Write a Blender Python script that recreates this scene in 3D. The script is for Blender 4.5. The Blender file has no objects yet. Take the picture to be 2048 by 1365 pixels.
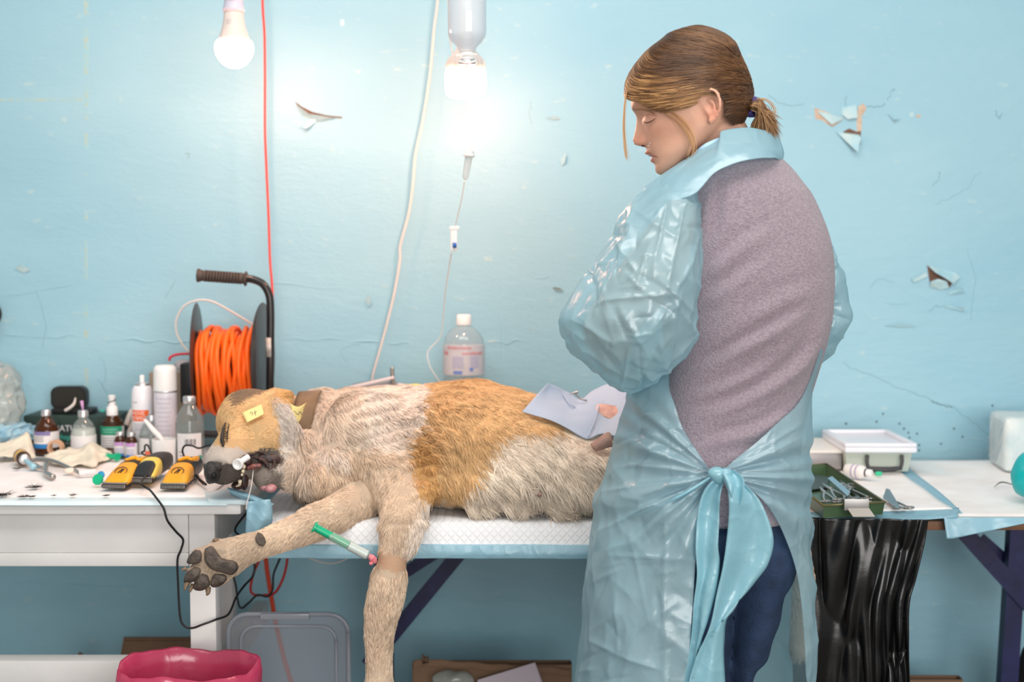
import bpy, bmesh, math, random
import numpy as np
from mathutils import Vector, Matrix

random.seed(7)
RNG = np.random.default_rng(11)
scene = bpy.context.scene
COL = scene.collection
PI = math.pi

# ---------------------------------------------------------------- camera
FOC = 2048 * 50.0 / 36.0                 # focal length in pixels of the 2048 frame
CAM = np.array([0.0, 0.0, 1.29])
PITCH = math.radians(4.08)
cam_data = bpy.data.cameras.new('camera')
cam_data.lens = 50.0
cam_data.sensor_width = 36.0
cam_data.clip_start = 0.05
cam_data.dof.use_dof = True
cam_data.dof.focus_distance = 2.28
cam_data.dof.aperture_fstop = 3.2
cam = bpy.data.objects.new('camera', cam_data)
COL.objects.link(cam)
cam.location = CAM
cam.rotation_euler = (PI / 2 - PITCH, 0, 0)
scene.camera = cam

# ---------------------------------------------------------------- world, daylight, exposure
world = bpy.data.worlds.new('world')
scene.world = world
world.use_nodes = True
wb = world.node_tree.nodes['Background']
wb.inputs['Color'].default_value = (1.0, 0.975, 0.96, 1)
wb.inputs['Strength'].default_value = 0.40
def area(name, loc, target, sx, sy, power, color):
    l = bpy.data.lights.new(name, 'AREA')
    l.shape = 'RECTANGLE'; l.size = sx; l.size_y = sy; l.energy = power; l.color = color
    o = bpy.data.objects.new(name, l); COL.objects.link(o)
    o.location = loc
    d = Vector(target) - Vector(loc)
    o.rotation_euler = d.to_track_quat('-Z', 'Y').to_euler()
    return o
area('window_daylight', (1.1, -1.9, 1.55), (0.1, 2.9, 0.95), 3.0, 1.8, 112, (1.0, 0.96, 0.93))
area('overhead_fill', (-0.1, 1.2, 2.95), (0.0, 2.3, 0.8), 2.2, 0.8, 40, (1.0, 0.95, 0.90))  # added fill from above to lift the ambience, no lamp seen there
BULB_STRENGTH = 118.0
scene.view_settings.view_transform = 'Standard'
scene.view_settings.look = 'None'
scene.view_settings.exposure = 0.05
scene.view_settings.gamma = 1.0
scene.view_settings.use_curve_mapping = False

# ---------------------------------------------------------------- geometry helpers
CP, SP_ = math.cos(PITCH), math.sin(PITCH)
def P(px, py, d):
    """world point that lies at depth y=d on the line of sight of photo pixel (px, py)"""
    a = (px - 1024.0) / FOC; b = (682.5 - py) / FOC
    v = np.array([a, CP + SP_ * b, -SP_ + CP * b])
    return CAM + v * (d / v[1])
def T(px, py, z):
    """world point on the horizontal plane z seen at pixel (px, py)"""
    a = (px - 1024.0) / FOC; b = (682.5 - py) / FOC
    v = np.array([a, CP + SP_ * b, -SP_ + CP * b])
    return CAM + v * ((z - CAM[2]) / v[2])
def proj(V):
    V = np.asarray(V, float) - CAM
    dz = V[..., 1] * CP - V[..., 2] * SP_
    up = V[..., 1] * SP_ + V[..., 2] * CP
    return np.stack([1024 + FOC * V[..., 0] / dz, 682.5 - FOC * up / dz], -1)
def ppm(d):
    return FOC / d
def spline(pts, n):
    """Catmull-Rom through the points, n samples in all"""
    p = np.asarray(pts, float)
    if len(p) == 2:
        t = np.linspace(0, 1, n)[:, None]
        return p[0] * (1 - t) + p[1] * t
    q = np.vstack([2 * p[0] - p[1], p, 2 * p[-1] - p[-2]])
    out = []
    for t in np.linspace(0, len(p) - 1 - 1e-9, n):
        i = int(t); f = t - i
        a, b, c, d = q[i], q[i + 1], q[i + 2], q[i + 3]
        out.append(0.5 * ((2 * b) + (c - a) * f + (2 * a - 5 * b + 4 * c - d) * f * f + (3 * b - a - 3 * c + d) * f ** 3))
    return np.array(out)
_nk = RNG.normal(size=(48, 3)); _np = RNG.uniform(0, 6.283, 48)
def noise(V, freq, k=0, n=10):
    """smooth pseudo noise in -1..1"""
    V = np.asarray(V, float)
    s = np.zeros(V.shape[:-1])
    for i in range(n):
        j = (k * 7 + i) % 48
        s += np.sin((V @ _nk[j]) * freq + _np[j] + k * 1.7)
    return s / (n ** 0.5) / 1.5
def rings_to_faces(n, m, closed_u=True, cap0=True, cap1=True):
    """n rings of m points"""
    f = []
    mm = m if closed_u else m - 1
    for i in range(n - 1):
        for j in range(mm):
            a = i * m + j; b = i * m + (j + 1) % m
            f.append((a, b, b + m, a + m))
    if cap0: f.append(tuple(range(m - 1, -1, -1)))
    if cap1: f.append(tuple((n - 1) * m + j for j in range(m)))
    return f
def join(*vfs):
    V = []; F = []; o = 0
    for v, f in vfs:
        V.append(np.asarray(v, float)); F += [tuple(i + o for i in q) for q in f]; o += len(v)
    return np.vstack(V), F
def box(c, s, rot=0.0, bev=0.0, tilt=(0, 0)):
    """box centre c, full size s, rotation about z; bev bevels all edges"""
    bm = bmesh.new()
    bmesh.ops.create_cube(bm, size=1.0)
    for v in bm.verts: v.co = Vector((v.co.x * s[0], v.co.y * s[1], v.co.z * s[2]))
    if bev > 0:
        bmesh.ops.bevel(bm, geom=list(bm.edges), offset=bev, segments=2, affect='EDGES', profile=0.6)
    M = Matrix.Translation(Vector(c)) @ Matrix.Rotation(rot, 4, 'Z') @ Matrix.Rotation(tilt[0], 4, 'X') @ Matrix.Rotation(tilt[1], 4, 'Y')
    bm.transform(M)
    bm.verts.index_update()
    V = np.array([v.co[:] for v in bm.verts]); F = [tuple(v.index for v in f.verts) for f in bm.faces]
    bm.free()
    return V, F
def frame_of(d):
    d = np.asarray(d, float); d = d / np.linalg.norm(d)
    a = np.array([0, 0, 1.0]) if abs(d[2]) < 0.9 else np.array([1.0, 0, 0])
    u = np.cross(d, a); u /= np.linalg.norm(u); v = np.cross(d, u)
    return d, u, v
def lathe(base, prof, axis=(0, 0, 1), m=24, cap0=True, cap1=True):
    """prof: list of (radius, height) along axis from base"""
    d, u, v = frame_of(axis)
    base = np.asarray(base, float)
    R = []
    ang = np.arange(m) / m * 2 * PI
    cs = np.cos(ang)[:, None]; sn = np.sin(ang)[:, None]
    for r, h in prof:
        R.append(base + d * h + (u * cs + v * sn) * max(r, 1e-5))
    return np.vstack(R), rings_to_faces(len(prof), m, True, cap0, cap1)
def tube(pts, r, m=10, n=None, sub=True, flat=None):
    """swept tube through points; r scalar or per-point list"""
    pts = np.asarray(pts, float)
    rr = np.full(len(pts), r) if np.isscalar(r) else np.asarray(r, float)
    if sub:
        n = n or (len(pts) - 1) * 8 + 1
        q = spline(np.column_stack([pts, rr]), n); pts = q[:, :3]; rr = np.maximum(q[:, 3], 1e-4)
    tg = np.gradient(pts, axis=0); tg /= np.linalg.norm(tg, axis=1)[:, None] + 1e-12
    d, u, v = frame_of(tg[0])
    ang = np.arange(m) / m * 2 * PI
    R = []
    for i in range(len(pts)):
        u = u - tg[i] * (u @ tg[i]); u /= np.linalg.norm(u) + 1e-12
        v = np.cross(tg[i], u)
        R.append(pts[i] + (np.cos(ang)[:, None] * u + np.sin(ang)[:, None] * v) * rr[i])
    return np.vstack(R), rings_to_faces(len(pts), m)
def ball(c, r, m=20, n=12, rot=None):
    """ellipsoid; r scalar or 3 radii; rot a 3x3"""
    r = np.array([r, r, r]) if np.isscalar(r) else np.asarray(r, float)
    V = []
    for i in range(n + 1):
        t = PI * i / n
        for j in range(m):
            a = 2 * PI * j / m
            V.append((math.sin(t) * math.cos(a), math.sin(t) * math.sin(a), -math.cos(t)))
    V = np.array(V) * r
    V[:m, :2] *= 0; V[-m:, :2] *= 0
    V[:m, :2] = 1e-5; V[-m:, :2] = 1e-5
    if rot is not None: V = V @ np.asarray(rot).T
    return V + np.asarray(c, float), rings_to_faces(n + 1, m, True, False, False)
def grid(nu, nv, fn):
    """sheet: fn(u, v) -> point, u along rows"""
    V = np.array([fn(i / (nu - 1), j / (nv - 1)) for i in range(nu) for j in range(nv)])
    F = [(i * nv + j, i * nv + j + 1, (i + 1) * nv + j + 1, (i + 1) * nv + j) for i in range(nu - 1) for j in range(nv - 1)]
    return V, F
def thick(vf, t, direction=None):
    """give an open sheet a thickness t (along its own normals)"""
    bm = bmesh.new()
    vs = [bm.verts.new(p) for p in vf[0]]
    for f in vf[1]:
        try: bm.faces.new([vs[i] for i in f])
        except ValueError: pass
    bmesh.ops.recalc_face_normals(bm, faces=bm.faces)
    bmesh.ops.solidify(bm, geom=list(bm.faces), thickness=t)
    bm.verts.index_update()
    V = np.array([v.co[:] for v in bm.verts]); F = [tuple(v.index for v in f.verts) for f in bm.faces]
    bm.free()
    return V, F
def prism(poly, y0, y1):
    """polygon of (x, z) extruded from depth y0 to y1"""
    n = len(poly)
    V = [(x, y0, z) for x, z in poly] + [(x, y1, z) for x, z in poly]
    F = [tuple(range(n)), tuple(range(2 * n - 1, n - 1, -1))]
    F += [(i, i + n, (i + 1) % n + n, (i + 1) % n) for i in range(n)]
    return np.array(V, float), F
def plate(pts, t, n=None):
    """flat polygon of 3d points given thickness t along its normal"""
    p = np.asarray(pts, float); k = len(p)
    if n is None:
        n = np.cross(p[1] - p[0], p[2] - p[0])
    n = np.asarray(n, float); n = n / np.linalg.norm(n)
    V = np.vstack([p, p + n * t])
    F = [tuple(range(k - 1, -1, -1)), tuple(range(k, 2 * k))]
    F += [(i, (i + 1) % k, (i + 1) % k + k, i + k) for i in range(k)]
    return V, F
ORIGIN = {}
def obj(name, vf, m, parent=None, smooth=True, origin=None, auto=None):
    """link one mesh object; vertices are given in world space"""
    V, F = vf
    V = np.asarray(V, float)
    me = bpy.data.meshes.new(name)
    o = bpy.data.objects.new(name, me)
    COL.objects.link(o)
    if parent is not None:
        o.parent = parent; wo = ORIGIN[parent.name]
    else:
        if origin is None:
            mn, mx = V.min(0), V.max(0); origin = ((mn[0] + mx[0]) / 2, (mn[1] + mx[1]) / 2, mn[2])
        wo = np.asarray(origin, float); o.location = wo
    ORIGIN[o.name] = wo
    me.from_pydata((V - wo).tolist(), [], [tuple(f) for f in F])
    me.validate()
    bm = bmesh.new(); bm.from_mesh(me)
    bmesh.ops.recalc_face_normals(bm, faces=bm.faces)
    bm.to_mesh(me); bm.free()
    if smooth:
        me.shade_smooth() if auto is None else None
        if auto is not None:
            me.polygons.foreach_set('use_smooth', [True] * len(me.polygons))
            me.set_sharp_from_angle(angle=math.radians(auto))
    if m is not None: me.materials.append(m)
    return o
def empty(name, loc):
    o = bpy.data.objects.new(name, None)
    COL.objects.link(o)
    o.location = loc; o.empty_display_size = 0.05
    ORIGIN[o.name] = np.asarray(loc, float)
    return o
def tag(o, label, cat, group=None, kind=None):
    o['label'] = label
    if cat: o['category'] = cat
    if group: o['group'] = group
    if kind: o['kind'] = kind
    return o
def structure(o, label=None):
    o['kind'] = 'structure'
    if label: o['label'] = label
    return o

# ---------------------------------------------------------------- material helpers
def lin(*c):
    return tuple((x / 255 / 12.92) if x / 255 <= 0.04045 else ((x / 255 + 0.055) / 1.055) ** 2.4 for x in c) + (1.0,)
MATS = {}
def mat(name, rgb, rough=0.5, metal=0.0, spec=0.5, noise_amt=0.0, noise_scale=20.0, bump=0.0, bump_scale=60.0,
        trans=0.0, ior=1.45, alpha=1.0, coat=0.0, rgb2=None, sss=0.0, emis=None, emis_s=0.0, sheen=0.0, detail=4.0):
    """procedural principled material: base colour varied by noise, fine relief by bump"""
    if name in MATS: return MATS[name]
    m = bpy.data.materials.new(name); m.use_nodes = True
    nt = m.node_tree; b = nt.nodes['Principled BSDF']
    b.inputs['Base Color'].default_value = lin(*rgb)
    b.inputs['Roughness'].default_value = rough
    b.inputs['Metallic'].default_value = metal
    b.inputs['Specular IOR Level'].default_value = spec
    b.inputs['Transmission Weight'].default_value = trans
    b.inputs['IOR'].default_value = ior
    b.inputs['Alpha'].default_value = alpha
    b.inputs['Coat Weight'].default_value = coat
    b.inputs['Sheen Weight'].default_value = sheen
    if sss:
        b.inputs['Subsurface Weight'].default_value = sss
        b.inputs['Subsurface Radius'].default_value = (0.012, 0.005, 0.003)
        b.inputs['Subsurface Scale'].default_value = 1.0
    if emis:
        b.inputs['Emission Color'].default_value = lin(*emis); b.inputs['Emission Strength'].default_value = emis_s
    tc = nt.nodes.new('ShaderNodeTexCoord')
    if noise_amt > 0 or rgb2:
        n = nt.nodes.new('ShaderNodeTexNoise'); n.inputs['Scale'].default_value = noise_scale; n.inputs['Detail'].default_value = detail
        nt.links.new(tc.outputs['Object'], n.inputs['Vector'])
        r = nt.nodes.new('ShaderNodeMapRange'); r.inputs['From Min'].default_value = 0.35; r.inputs['From Max'].default_value = 0.65
        nt.links.new(n.outputs['Fac'], r.inputs['Value'])
        mx = nt.nodes.new('ShaderNodeMix'); mx.data_type = 'RGBA'
        c1 = lin(*rgb)
        c2 = lin(*rgb2) if rgb2 else tuple(x * (1 - noise_amt) for x in c1[:3]) + (1,)
        mx.inputs['A'].default_value = c1; mx.inputs['B'].default_value = c2
        nt.links.new(r.outputs['Result'], mx.inputs['Factor'])
        nt.links.new(mx.outputs['Result'], b.inputs['Base Color'])
    if bump > 0:
        n2 = nt.nodes.new('ShaderNodeTexNoise'); n2.inputs['Scale'].default_value = bump_scale; n2.inputs['Detail'].default_value = 5
        nt.links.new(tc.outputs['Object'], n2.inputs['Vector'])
        bp = nt.nodes.new('ShaderNodeBump'); bp.inputs['Strength'].default_value = bump; bp.inputs['Distance'].default_value = 0.004
        nt.links.new(n2.outputs['Fac'], bp.inputs['Height'])
        nt.links.new(bp.outputs['Normal'], b.inputs['Normal'])
    MATS[name] = m
    return m
def sheet_mat(name, rgb, transparent=0.2, translucent=0.4, rough=0.3, gloss=0.12, bump=0.0, bump_scale=40.0, rgb2=None):
    """thin plastic film / non-woven sheet: diffuse + translucent + see-through + gloss"""
    if name in MATS: return MATS[name]
    m = bpy.data.materials.new(name); m.use_nodes = True
    nt = m.node_tree; nt.nodes.clear(); N = nt.nodes.new; L = nt.links.new
    out = N('ShaderNodeOutputMaterial')
    df = N('ShaderNodeBsdfDiffuse'); tl = N('ShaderNodeBsdfTranslucent'); tp = N('ShaderNodeBsdfTransparent'); gl = N('ShaderNodeBsdfGlossy')
    c = lin(*rgb)
    df.inputs['Color'].default_value = c; tl.inputs['Color'].default_value = c
    tp.inputs['Color'].default_value = tuple(0.35 + 0.65 * x for x in c[:3]) + (1,)
    gl.inputs['Roughness'].default_value = rough; gl.inputs['Color'].default_value = (1, 1, 1, 1)
    m1 = N('ShaderNodeMixShader'); m1.inputs[0].default_value = translucent
    L(df.outputs[0], m1.inputs[1]); L(tl.outputs[0], m1.inputs[2])
    m2 = N('ShaderNodeMixShader'); m2.inputs[0].default_value = transparent
    L(m1.outputs[0], m2.inputs[1]); L(tp.outputs[0], m2.inputs[2])
    m3 = N('ShaderNodeMixShader')
    fr = N('ShaderNodeLayerWeight'); fr.inputs['Blend'].default_value = 0.3
    fp_ = N('ShaderNodeMath'); fp_.operation = 'POWER'; fp_.inputs[1].default_value = 3.0
    L(fr.outputs['Facing'], fp_.inputs[0])
    ml = N('ShaderNodeMath'); ml.operation = 'MULTIPLY_ADD'; ml.inputs[1].default_value = gloss; ml.inputs[2].default_value = gloss * 0.35
    L(fp_.outputs[0], ml.inputs[0])
    L(ml.outputs[0], m3.inputs[0]); L(m2.outputs[0], m3.inputs[1]); L(gl.outputs[0], m3.inputs[2])
    L(m3.outputs[0], out.inputs[0])
    tc = N('ShaderNodeTexCoord')
    if rgb2:
        n = N('ShaderNodeTexNoise'); n.inputs['Scale'].default_value = 9; n.inputs['Detail'].default_value = 3
        L(tc.outputs['Object'], n.inputs['Vector'])
        mx = N('ShaderNodeMix'); mx.data_type = 'RGBA'; mx.inputs['A'].default_value = c; mx.inputs['B'].default_value = lin(*rgb2)
        L(n.outputs['Fac'], mx.inputs['Factor']); L(mx.outputs['Result'], df.inputs['Color']); L(mx.outputs['Result'], tl.inputs['Color'])
    if bump > 0:
        # creases: sharp-edged cells warped by noise
        nw = N('ShaderNodeTexNoise'); nw.inputs['Scale'].default_value = 6.0
        L(tc.outputs['Object'], nw.inputs['Vector'])
        ad = N('ShaderNodeMix'); ad.data_type = 'RGBA'; ad.blend_type = 'LINEAR_LIGHT'; ad.inputs['Factor'].default_value = 0.10
        L(tc.outputs['Object'], ad.inputs['A']); L(nw.outputs['Color'], ad.inputs['B'])
        v = N('ShaderNodeTexVoronoi'); v.feature = 'F1'; v.inputs['Scale'].default_value = bump_scale
        L(ad.outputs['Result'], v.inputs['Vector'])
        n3 = N('ShaderNodeTexNoise'); n3.inputs['Scale'].default_value = bump_scale * 1.7; n3.inputs['Detail'].default_value = 3
        L(tc.outputs['Object'], n3.inputs['Vector'])
        sm = N('ShaderNodeMath'); sm.operation = 'MULTIPLY_ADD'; sm.inputs[1].default_value = 0.5
        L(n3.outputs['Fac'], sm.inputs[0]); L(v.outputs['Distance'], sm.inputs[2])
        bp = N('ShaderNodeBump'); bp.inputs['Strength'].default_value = bump; bp.inputs['Distance'].default_value = 0.012
        L(sm.outputs[0], bp.inputs['Height'])
        for s in (df, tl, gl): L(bp.outputs[0], s.inputs['Normal'])
    MATS[name] = m
    return m
def attr_mat(name, rough=0.6, sss=0.0, spec=0.3, bump=0.0, bump_scale=200.0, attr='col', hair=False, sheen=0.0):
    """material that reads the colour of the thing itself from a colour attribute"""
    if name in MATS: return MATS[name]
    m = bpy.data.materials.new(name); m.use_nodes = True
    nt = m.node_tree; b = nt.nodes['Principled BSDF']
    a = nt.nodes.new('ShaderNodeAttribute'); a.attribute_name = attr
    nt.links.new(a.outputs['Color'], b.inputs['Base Color'])
    b.inputs['Roughness'].default_value = rough; b.inputs['Specular IOR Level'].default_value = spec
    b.inputs['Sheen Weight'].default_value = sheen
    if sss:
        b.inputs['Subsurface Weight'].default_value = sss
        b.inputs['Subsurface Radius'].default_value = (0.010, 0.004, 0.002); b.inputs['Subsurface Scale'].default_value = 1.0
    if bump > 0:
        tc = nt.nodes.new('ShaderNodeTexCoord')
        n2 = nt.nodes.new('ShaderNodeTexNoise'); n2.inputs['Scale'].default_value = bump_scale; n2.inputs['Detail'].default_value = 4
        nt.links.new(tc.outputs['Object'], n2.inputs['Vector'])
        bp = nt.nodes.new('ShaderNodeBump'); bp.inputs['Strength'].default_value = bump; bp.inputs['Distance'].default_value = 0.003
        nt.links.new(n2.outputs['Fac'], bp.inputs['Height']); nt.links.new(bp.outputs['Normal'], b.inputs['Normal'])
    MATS[name] = m
    return m
def set_col(o, cols, attr='col'):
    a = o.data.color_attributes.new(attr, 'FLOAT_COLOR', 'POINT')
    c = np.ones((len(o.data.vertices), 4), np.float32); c[:, :3] = cols
    a.data.foreach_set('color', c.ravel())
def hair_obj(name, pts, rad, cols, m, parent):
    """pts: (N, K, 3) world points of N strands; rad (K,) ; cols (N, 3)"""
    N, K, _ = pts.shape
    hc = bpy.data.hair_curves.new(name)
    hc.add_curves([K] * N)
    wo = ORIGIN[parent.name]
    hc.attributes['position'].data.foreach_set('vector', (pts - wo).astype(np.float32).ravel())
    ra = hc.attributes.get('radius') or hc.attributes.new('radius', 'FLOAT', 'POINT')
    ra.data.foreach_set('value', np.tile(np.asarray(rad, np.float32), N))
    ca = hc.attributes.new('col', 'FLOAT_COLOR', 'CURVE')
    c = np.ones((N, 4), np.float32); c[:, :3] = cols
    ca.data.foreach_set('color', c.ravel())
    hc.materials.append(m)
    o = bpy.data.objects.new(name, hc); COL.objects.link(o); o.parent = parent
    ORIGIN[o.name] = wo
    o['kind'] = 'stuff'
    return o
def remesh(vfs, voxel, smooth_it=2, smooth_f=0.5):
    """union of closed shapes as one continuous surface -> (V, F)"""
    V, F = join(*vfs)
    me = bpy.data.meshes.new('tmp'); me.from_pydata(V.tolist(), [], F)
    bm = bmesh.new(); bm.from_mesh(me); bmesh.ops.recalc_face_normals(bm, faces=bm.faces); bm.to_mesh(me); bm.free()
    o = bpy.data.objects.new('tmp', me); COL.objects.link(o)
    md = o.modifiers.new('r', 'REMESH'); md.mode = 'VOXEL'; md.voxel_size = voxel
    if smooth_it:
        ms = o.modifiers.new('s', 'SMOOTH'); ms.iterations = smooth_it; ms.factor = smooth_f
    dg = bpy.context.evaluated_depsgraph_get(); e = o.evaluated_get(dg); m2 = e.to_mesh()
    nv = len(m2.vertices); co = np.empty(nv * 3, np.float32); m2.vertices.foreach_get('co', co)
    FF = [tuple(p.vertices) for p in m2.polygons]
    e.to_mesh_clear()
    bpy.data.objects.remove(o); bpy.data.meshes.remove(me)
    return co.reshape(-1, 3).astype(float), FF
def vert_normals(V, F):
    n = np.zeros_like(V)
    Q = np.array([f[:3] for f in F]); c = np.cross(V[Q[:, 1]] - V[Q[:, 0]], V[Q[:, 2]] - V[Q[:, 0]])
    for k in range(3): np.add.at(n, Q[:, k], c)
    Q4 = np.array([f for f in F if len(f) == 4])
    if len(Q4):
        c4 = np.cross(V[Q4[:, 2]] - V[Q4[:, 0]], V[Q4[:, 3]] - V[Q4[:, 0]])
        for k in (0, 2, 3): np.add.at(n, Q4[:, k], c4)
    return n / (np.linalg.norm(n, axis=1)[:, None] + 1e-12)
def in_poly(pts, poly):
    x, y = pts[:, 0], pts[:, 1]; r = np.zeros(len(pts), bool); n = len(poly)
    for i in range(n):
        x1, y1 = poly[i]; x2, y2 = poly[(i + 1) % n]
        c = ((y1 > y) != (y2 > y)) & (x < (x2 - x1) * (y - y1) / (y2 - y1 + 1e-12) + x1)
        r ^= c
    return r
def text_obj(name, s, centre, size, m, parent, normal=(0, -1, 0), up=(0, 0, 1), sx=1.0, bend=None):
    """flat lettering turned into a mesh, laid on a surface; bend=(centre, radius) wraps it round a vertical cylinder"""
    cu = bpy.data.curves.new(name, 'FONT'); cu.body = s; cu.size = size; cu.align_x = 'CENTER'; cu.align_y = 'CENTER'
    cu.resolution_u = 2
    t = bpy.data.objects.new('tmp', cu); COL.objects.link(t)
    me = t.to_mesh()
    V = np.array([v.co[:] for v in me.vertices]); F = [tuple(p.vertices) for p in me.polygons]
    t.to_mesh_clear(); bpy.data.objects.remove(t); bpy.data.curves.remove(cu)
    n = np.asarray(normal, float); n /= np.linalg.norm(n); u = np.asarray(up, float); u -= n * (u @ n); u /= np.linalg.norm(u)
    r = np.cross(u, n)
    c = np.asarray(centre, float)
    if bend is None:
        W = c + V[:, :1] * sx * r + V[:, 1:2] * u + n * 0.0004
    else:
        bc, br = bend
        a0 = math.atan2(c[1] - bc[1], c[0] - bc[0])
        a = a0 + V[:, 0] * sx / br
        W = np.column_stack([bc[0] + np.cos(a) * (br + 0.0005), bc[1] + np.sin(a) * (br + 0.0005), c[2] + V[:, 1]])
    return obj(name, (W, F), m, parent, smooth=False)
# ================================================================ the setting
WALL_Y = 3.16
def wall_material():
    m = bpy.data.materials.new('blue_wall_paint'); m.use_nodes = True
    nt = m.node_tree; b = nt.nodes['Principled BSDF']; N = nt.nodes.new; L = nt.links.new
    tc = N('ShaderNodeTexCoord')
    n1 = N('ShaderNodeTexNoise'); n1.inputs['Scale'].default_value = 1.6; n1.inputs['Detail'].default_value = 5
    n2 = N('ShaderNodeTexNoise'); n2.inputs['Scale'].default_value = 26; n2.inputs['Detail'].default_value = 6
    n3 = N('ShaderNodeTexNoise'); n3.inputs['Scale'].default_value = 120; n3.inputs['Detail'].default_value = 4
    mp = N('ShaderNodeMapping'); mp.inputs['Scale'].default_value = (1, 1, 2.4)
    L(tc.outputs['Object'], mp.inputs['Vector'])
    for n in (n1, n2, n3): L(mp.outputs['Vector'], n.inputs['Vector'])
    r1 = N('ShaderNodeValToRGB')
    r1.color_ramp.elements[0].position = 0.30; r1.color_ramp.elements[0].color = lin(141, 189, 207)
    r1.color_ramp.elements[1].position = 0.72; r1.color_ramp.elements[1].color = lin(157, 200, 213)
    L(n1.outputs['Fac'], r1.inputs['Fac'])
    # small scuffs where the paint is thin
    r2 = N('ShaderNodeValToRGB')
    r2.color_ramp.elements[0].position = 0.66; r2.color_ramp.elements[0].color = (0, 0, 0, 1)
    r2.color_ramp.elements[1].position = 0.78; r2.color_ramp.elements[1].color = (1, 1, 1, 1)
    L(n2.outputs['Fac'], r2.inputs['Fac'])
    mx = N('ShaderNodeMix'); mx.data_type = 'RGBA'; mx.inputs['B'].default_value = lin(176, 205, 208)
    L(r2.outputs['Color'], mx.inputs['Factor']); L(r1.outputs['Color'], mx.inputs['A'])
    L(mx.outputs['Result'], b.inputs['Base Color'])
    b.inputs['Roughness'].default_value = 0.42; b.inputs['Specular IOR Level'].default_value = 0.35
    s1 = N('ShaderNodeMath'); s1.operation = 'MULTIPLY_ADD'; s1.inputs[1].default_value = 0.35
    L(n3.outputs['Fac'], s1.inputs[0]); L(n2.outputs['Fac'], s1.inputs[2])
    bp = N('ShaderNodeBump'); bp.inputs['Strength'].default_value = 0.22; bp.inputs['Distance'].default_value = 0.006
    L(s1.outputs[0], bp.inputs['Height']); L(bp.outputs['Normal'], b.inputs['Normal'])
    return m
M_WALL = wall_material()
wall = structure(obj('wall_back', box((0, WALL_Y + 0.1, 1.5), (7.0, 0.2, 3.0)), M_WALL, smooth=False),
                 'pale blue painted plaster wall with peeling flakes')
M_FLOOR = mat('grey_floor', (120, 116, 110), 0.6, noise_amt=0.25, noise_scale=8)
structure(obj('floor', box((0, 1.0, -0.05), (7.0, 5.0, 0.1)), M_FLOOR, smooth=False), 'grey worn floor')

M_PLASTER = mat('bare_plaster', (196, 168, 146), 0.9, rgb2=(214, 200, 180), noise_scale=60, bump=0.5)
M_BROWN_PLASTER = mat('brown_plaster', (122, 92, 76), 0.9, noise_amt=0.3, noise_scale=70)
M_FLAKE = mat('loose_paint', (190, 214, 214), 0.5, rgb2=(160, 205, 218), noise_scale=30)
M_CRACK = mat('crack_dirt', (112, 146, 154), 0.9)
M_CHIP = mat('chip_dirt', (84, 98, 102), 0.9)
M_STAIN = mat('old_glue', (176, 196, 186), 0.8, rgb2=(150, 200, 212), noise_scale=70)
def wall_pts(pp, off=0.0):
    return [P(x, y, WALL_Y - off) for x, y in pp]
def patch(name, pp, m, off=0.0006, t=0.0006):
    p = wall_pts(pp, 0.0); p = [q + np.array([0, -off, 0]) for q in p]
    return obj(name, plate(p, t, n=(0, 1, 0)), m, wall, smooth=False)
def flake(pp, lifts, m=M_FLAKE):
    """curled paint flake: outline on the wall, each corner lifted off by its own amount"""
    p = np.array([q - np.array([0, 0.001 + l, 0]) for q, l in zip(wall_pts(pp), lifts)])
    return obj('paint_flake', plate(p, 0.0012, n=(0, 1, 0)), m, wall, smooth=False)
patch('bare_plaster', [(1628, 216), (1648, 222), (1670, 232), (1688, 237), (1666, 254), (1656, 250), (1645, 241), (1631, 238)], M_PLASTER)
patch('bare_plaster', [(1716, 213), (1727, 207), (1733, 217), (1724, 232), (1723, 262), (1714, 264), (1713, 235)], M_PLASTER)
patch('bare_plaster', [(1686, 264), (1698, 257), (1714, 264), (1722, 262), (1720, 290), (1711, 303), (1704, 276)], M_BROWN_PLASTER)
flake([(1671, 263), (1690, 266), (1716, 270), (1719, 276), (1711, 306)], [0.001, 0.001, 0.006, 0.012, 0.020])
flake([(1633, 222), (1660, 229), (1686, 238), (1662, 250)], [0.001, 0.004, 0.001, 0.007])
flake([(1684, 215), (1712, 210), (1713, 236), (1694, 239), (1682, 228)], [0.001, 0.003, 0.008, 0.006, 0.001])
patch('bare_plaster', [(1854, 531), (1868, 544), (1888, 554), (1904, 567), (1899, 577), (1890, 564), (1875, 558), (1859, 564), (1857, 551)], M_BROWN_PLASTER)
flake([(1853, 531), (1880, 538), (1910, 546), (1919, 556), (1903, 567), (1885, 556), (1866, 545)], [0.012, 0.002, 0.001, 0.002, 0.012, 0.016, 0.016])
flake([(1859, 563), (1875, 558), (1891, 563), (1897, 576), (1880, 580), (1860, 575)], [0.010, 0.008, 0.008, 0.004, 0.001, 0.001])
flake([(1894, 585), (1922, 575), (1928, 584), (1900, 590)], [0.001, 0.009, 0.004, 0.001])
flake([(1885, 612), (1905, 612), (1927, 616), (1925, 622), (1900, 618)], [0.001, 0.004, 0.010, 0.004, 0.001])
flake([(1822, 558), (1850, 546), (1856, 552), (1826, 566)], [0.005, 0.001, 0.001, 0.003])
patch('bare_plaster', [(590, 203), (603, 213), (625, 224), (655, 231), (684, 234), (684, 237), (650, 234), (618, 228), (598, 217)], M_BROWN_PLASTER)
flake([(592, 209), (616, 228), (650, 235), (672, 237), (640, 244), (606, 232)], [0.008, 0.010, 0.010, 0.002, 0.001, 0.001])
flake([(606, 256), (620, 240), (637, 236), (630, 246), (614, 259)], [0.010, 0.004, 0.001, 0.002, 0.012])
patch('bare_plaster', [(1105, 575), (1120, 577), (1126, 581), (1110, 581)], M_BROWN_PLASTER)
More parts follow.
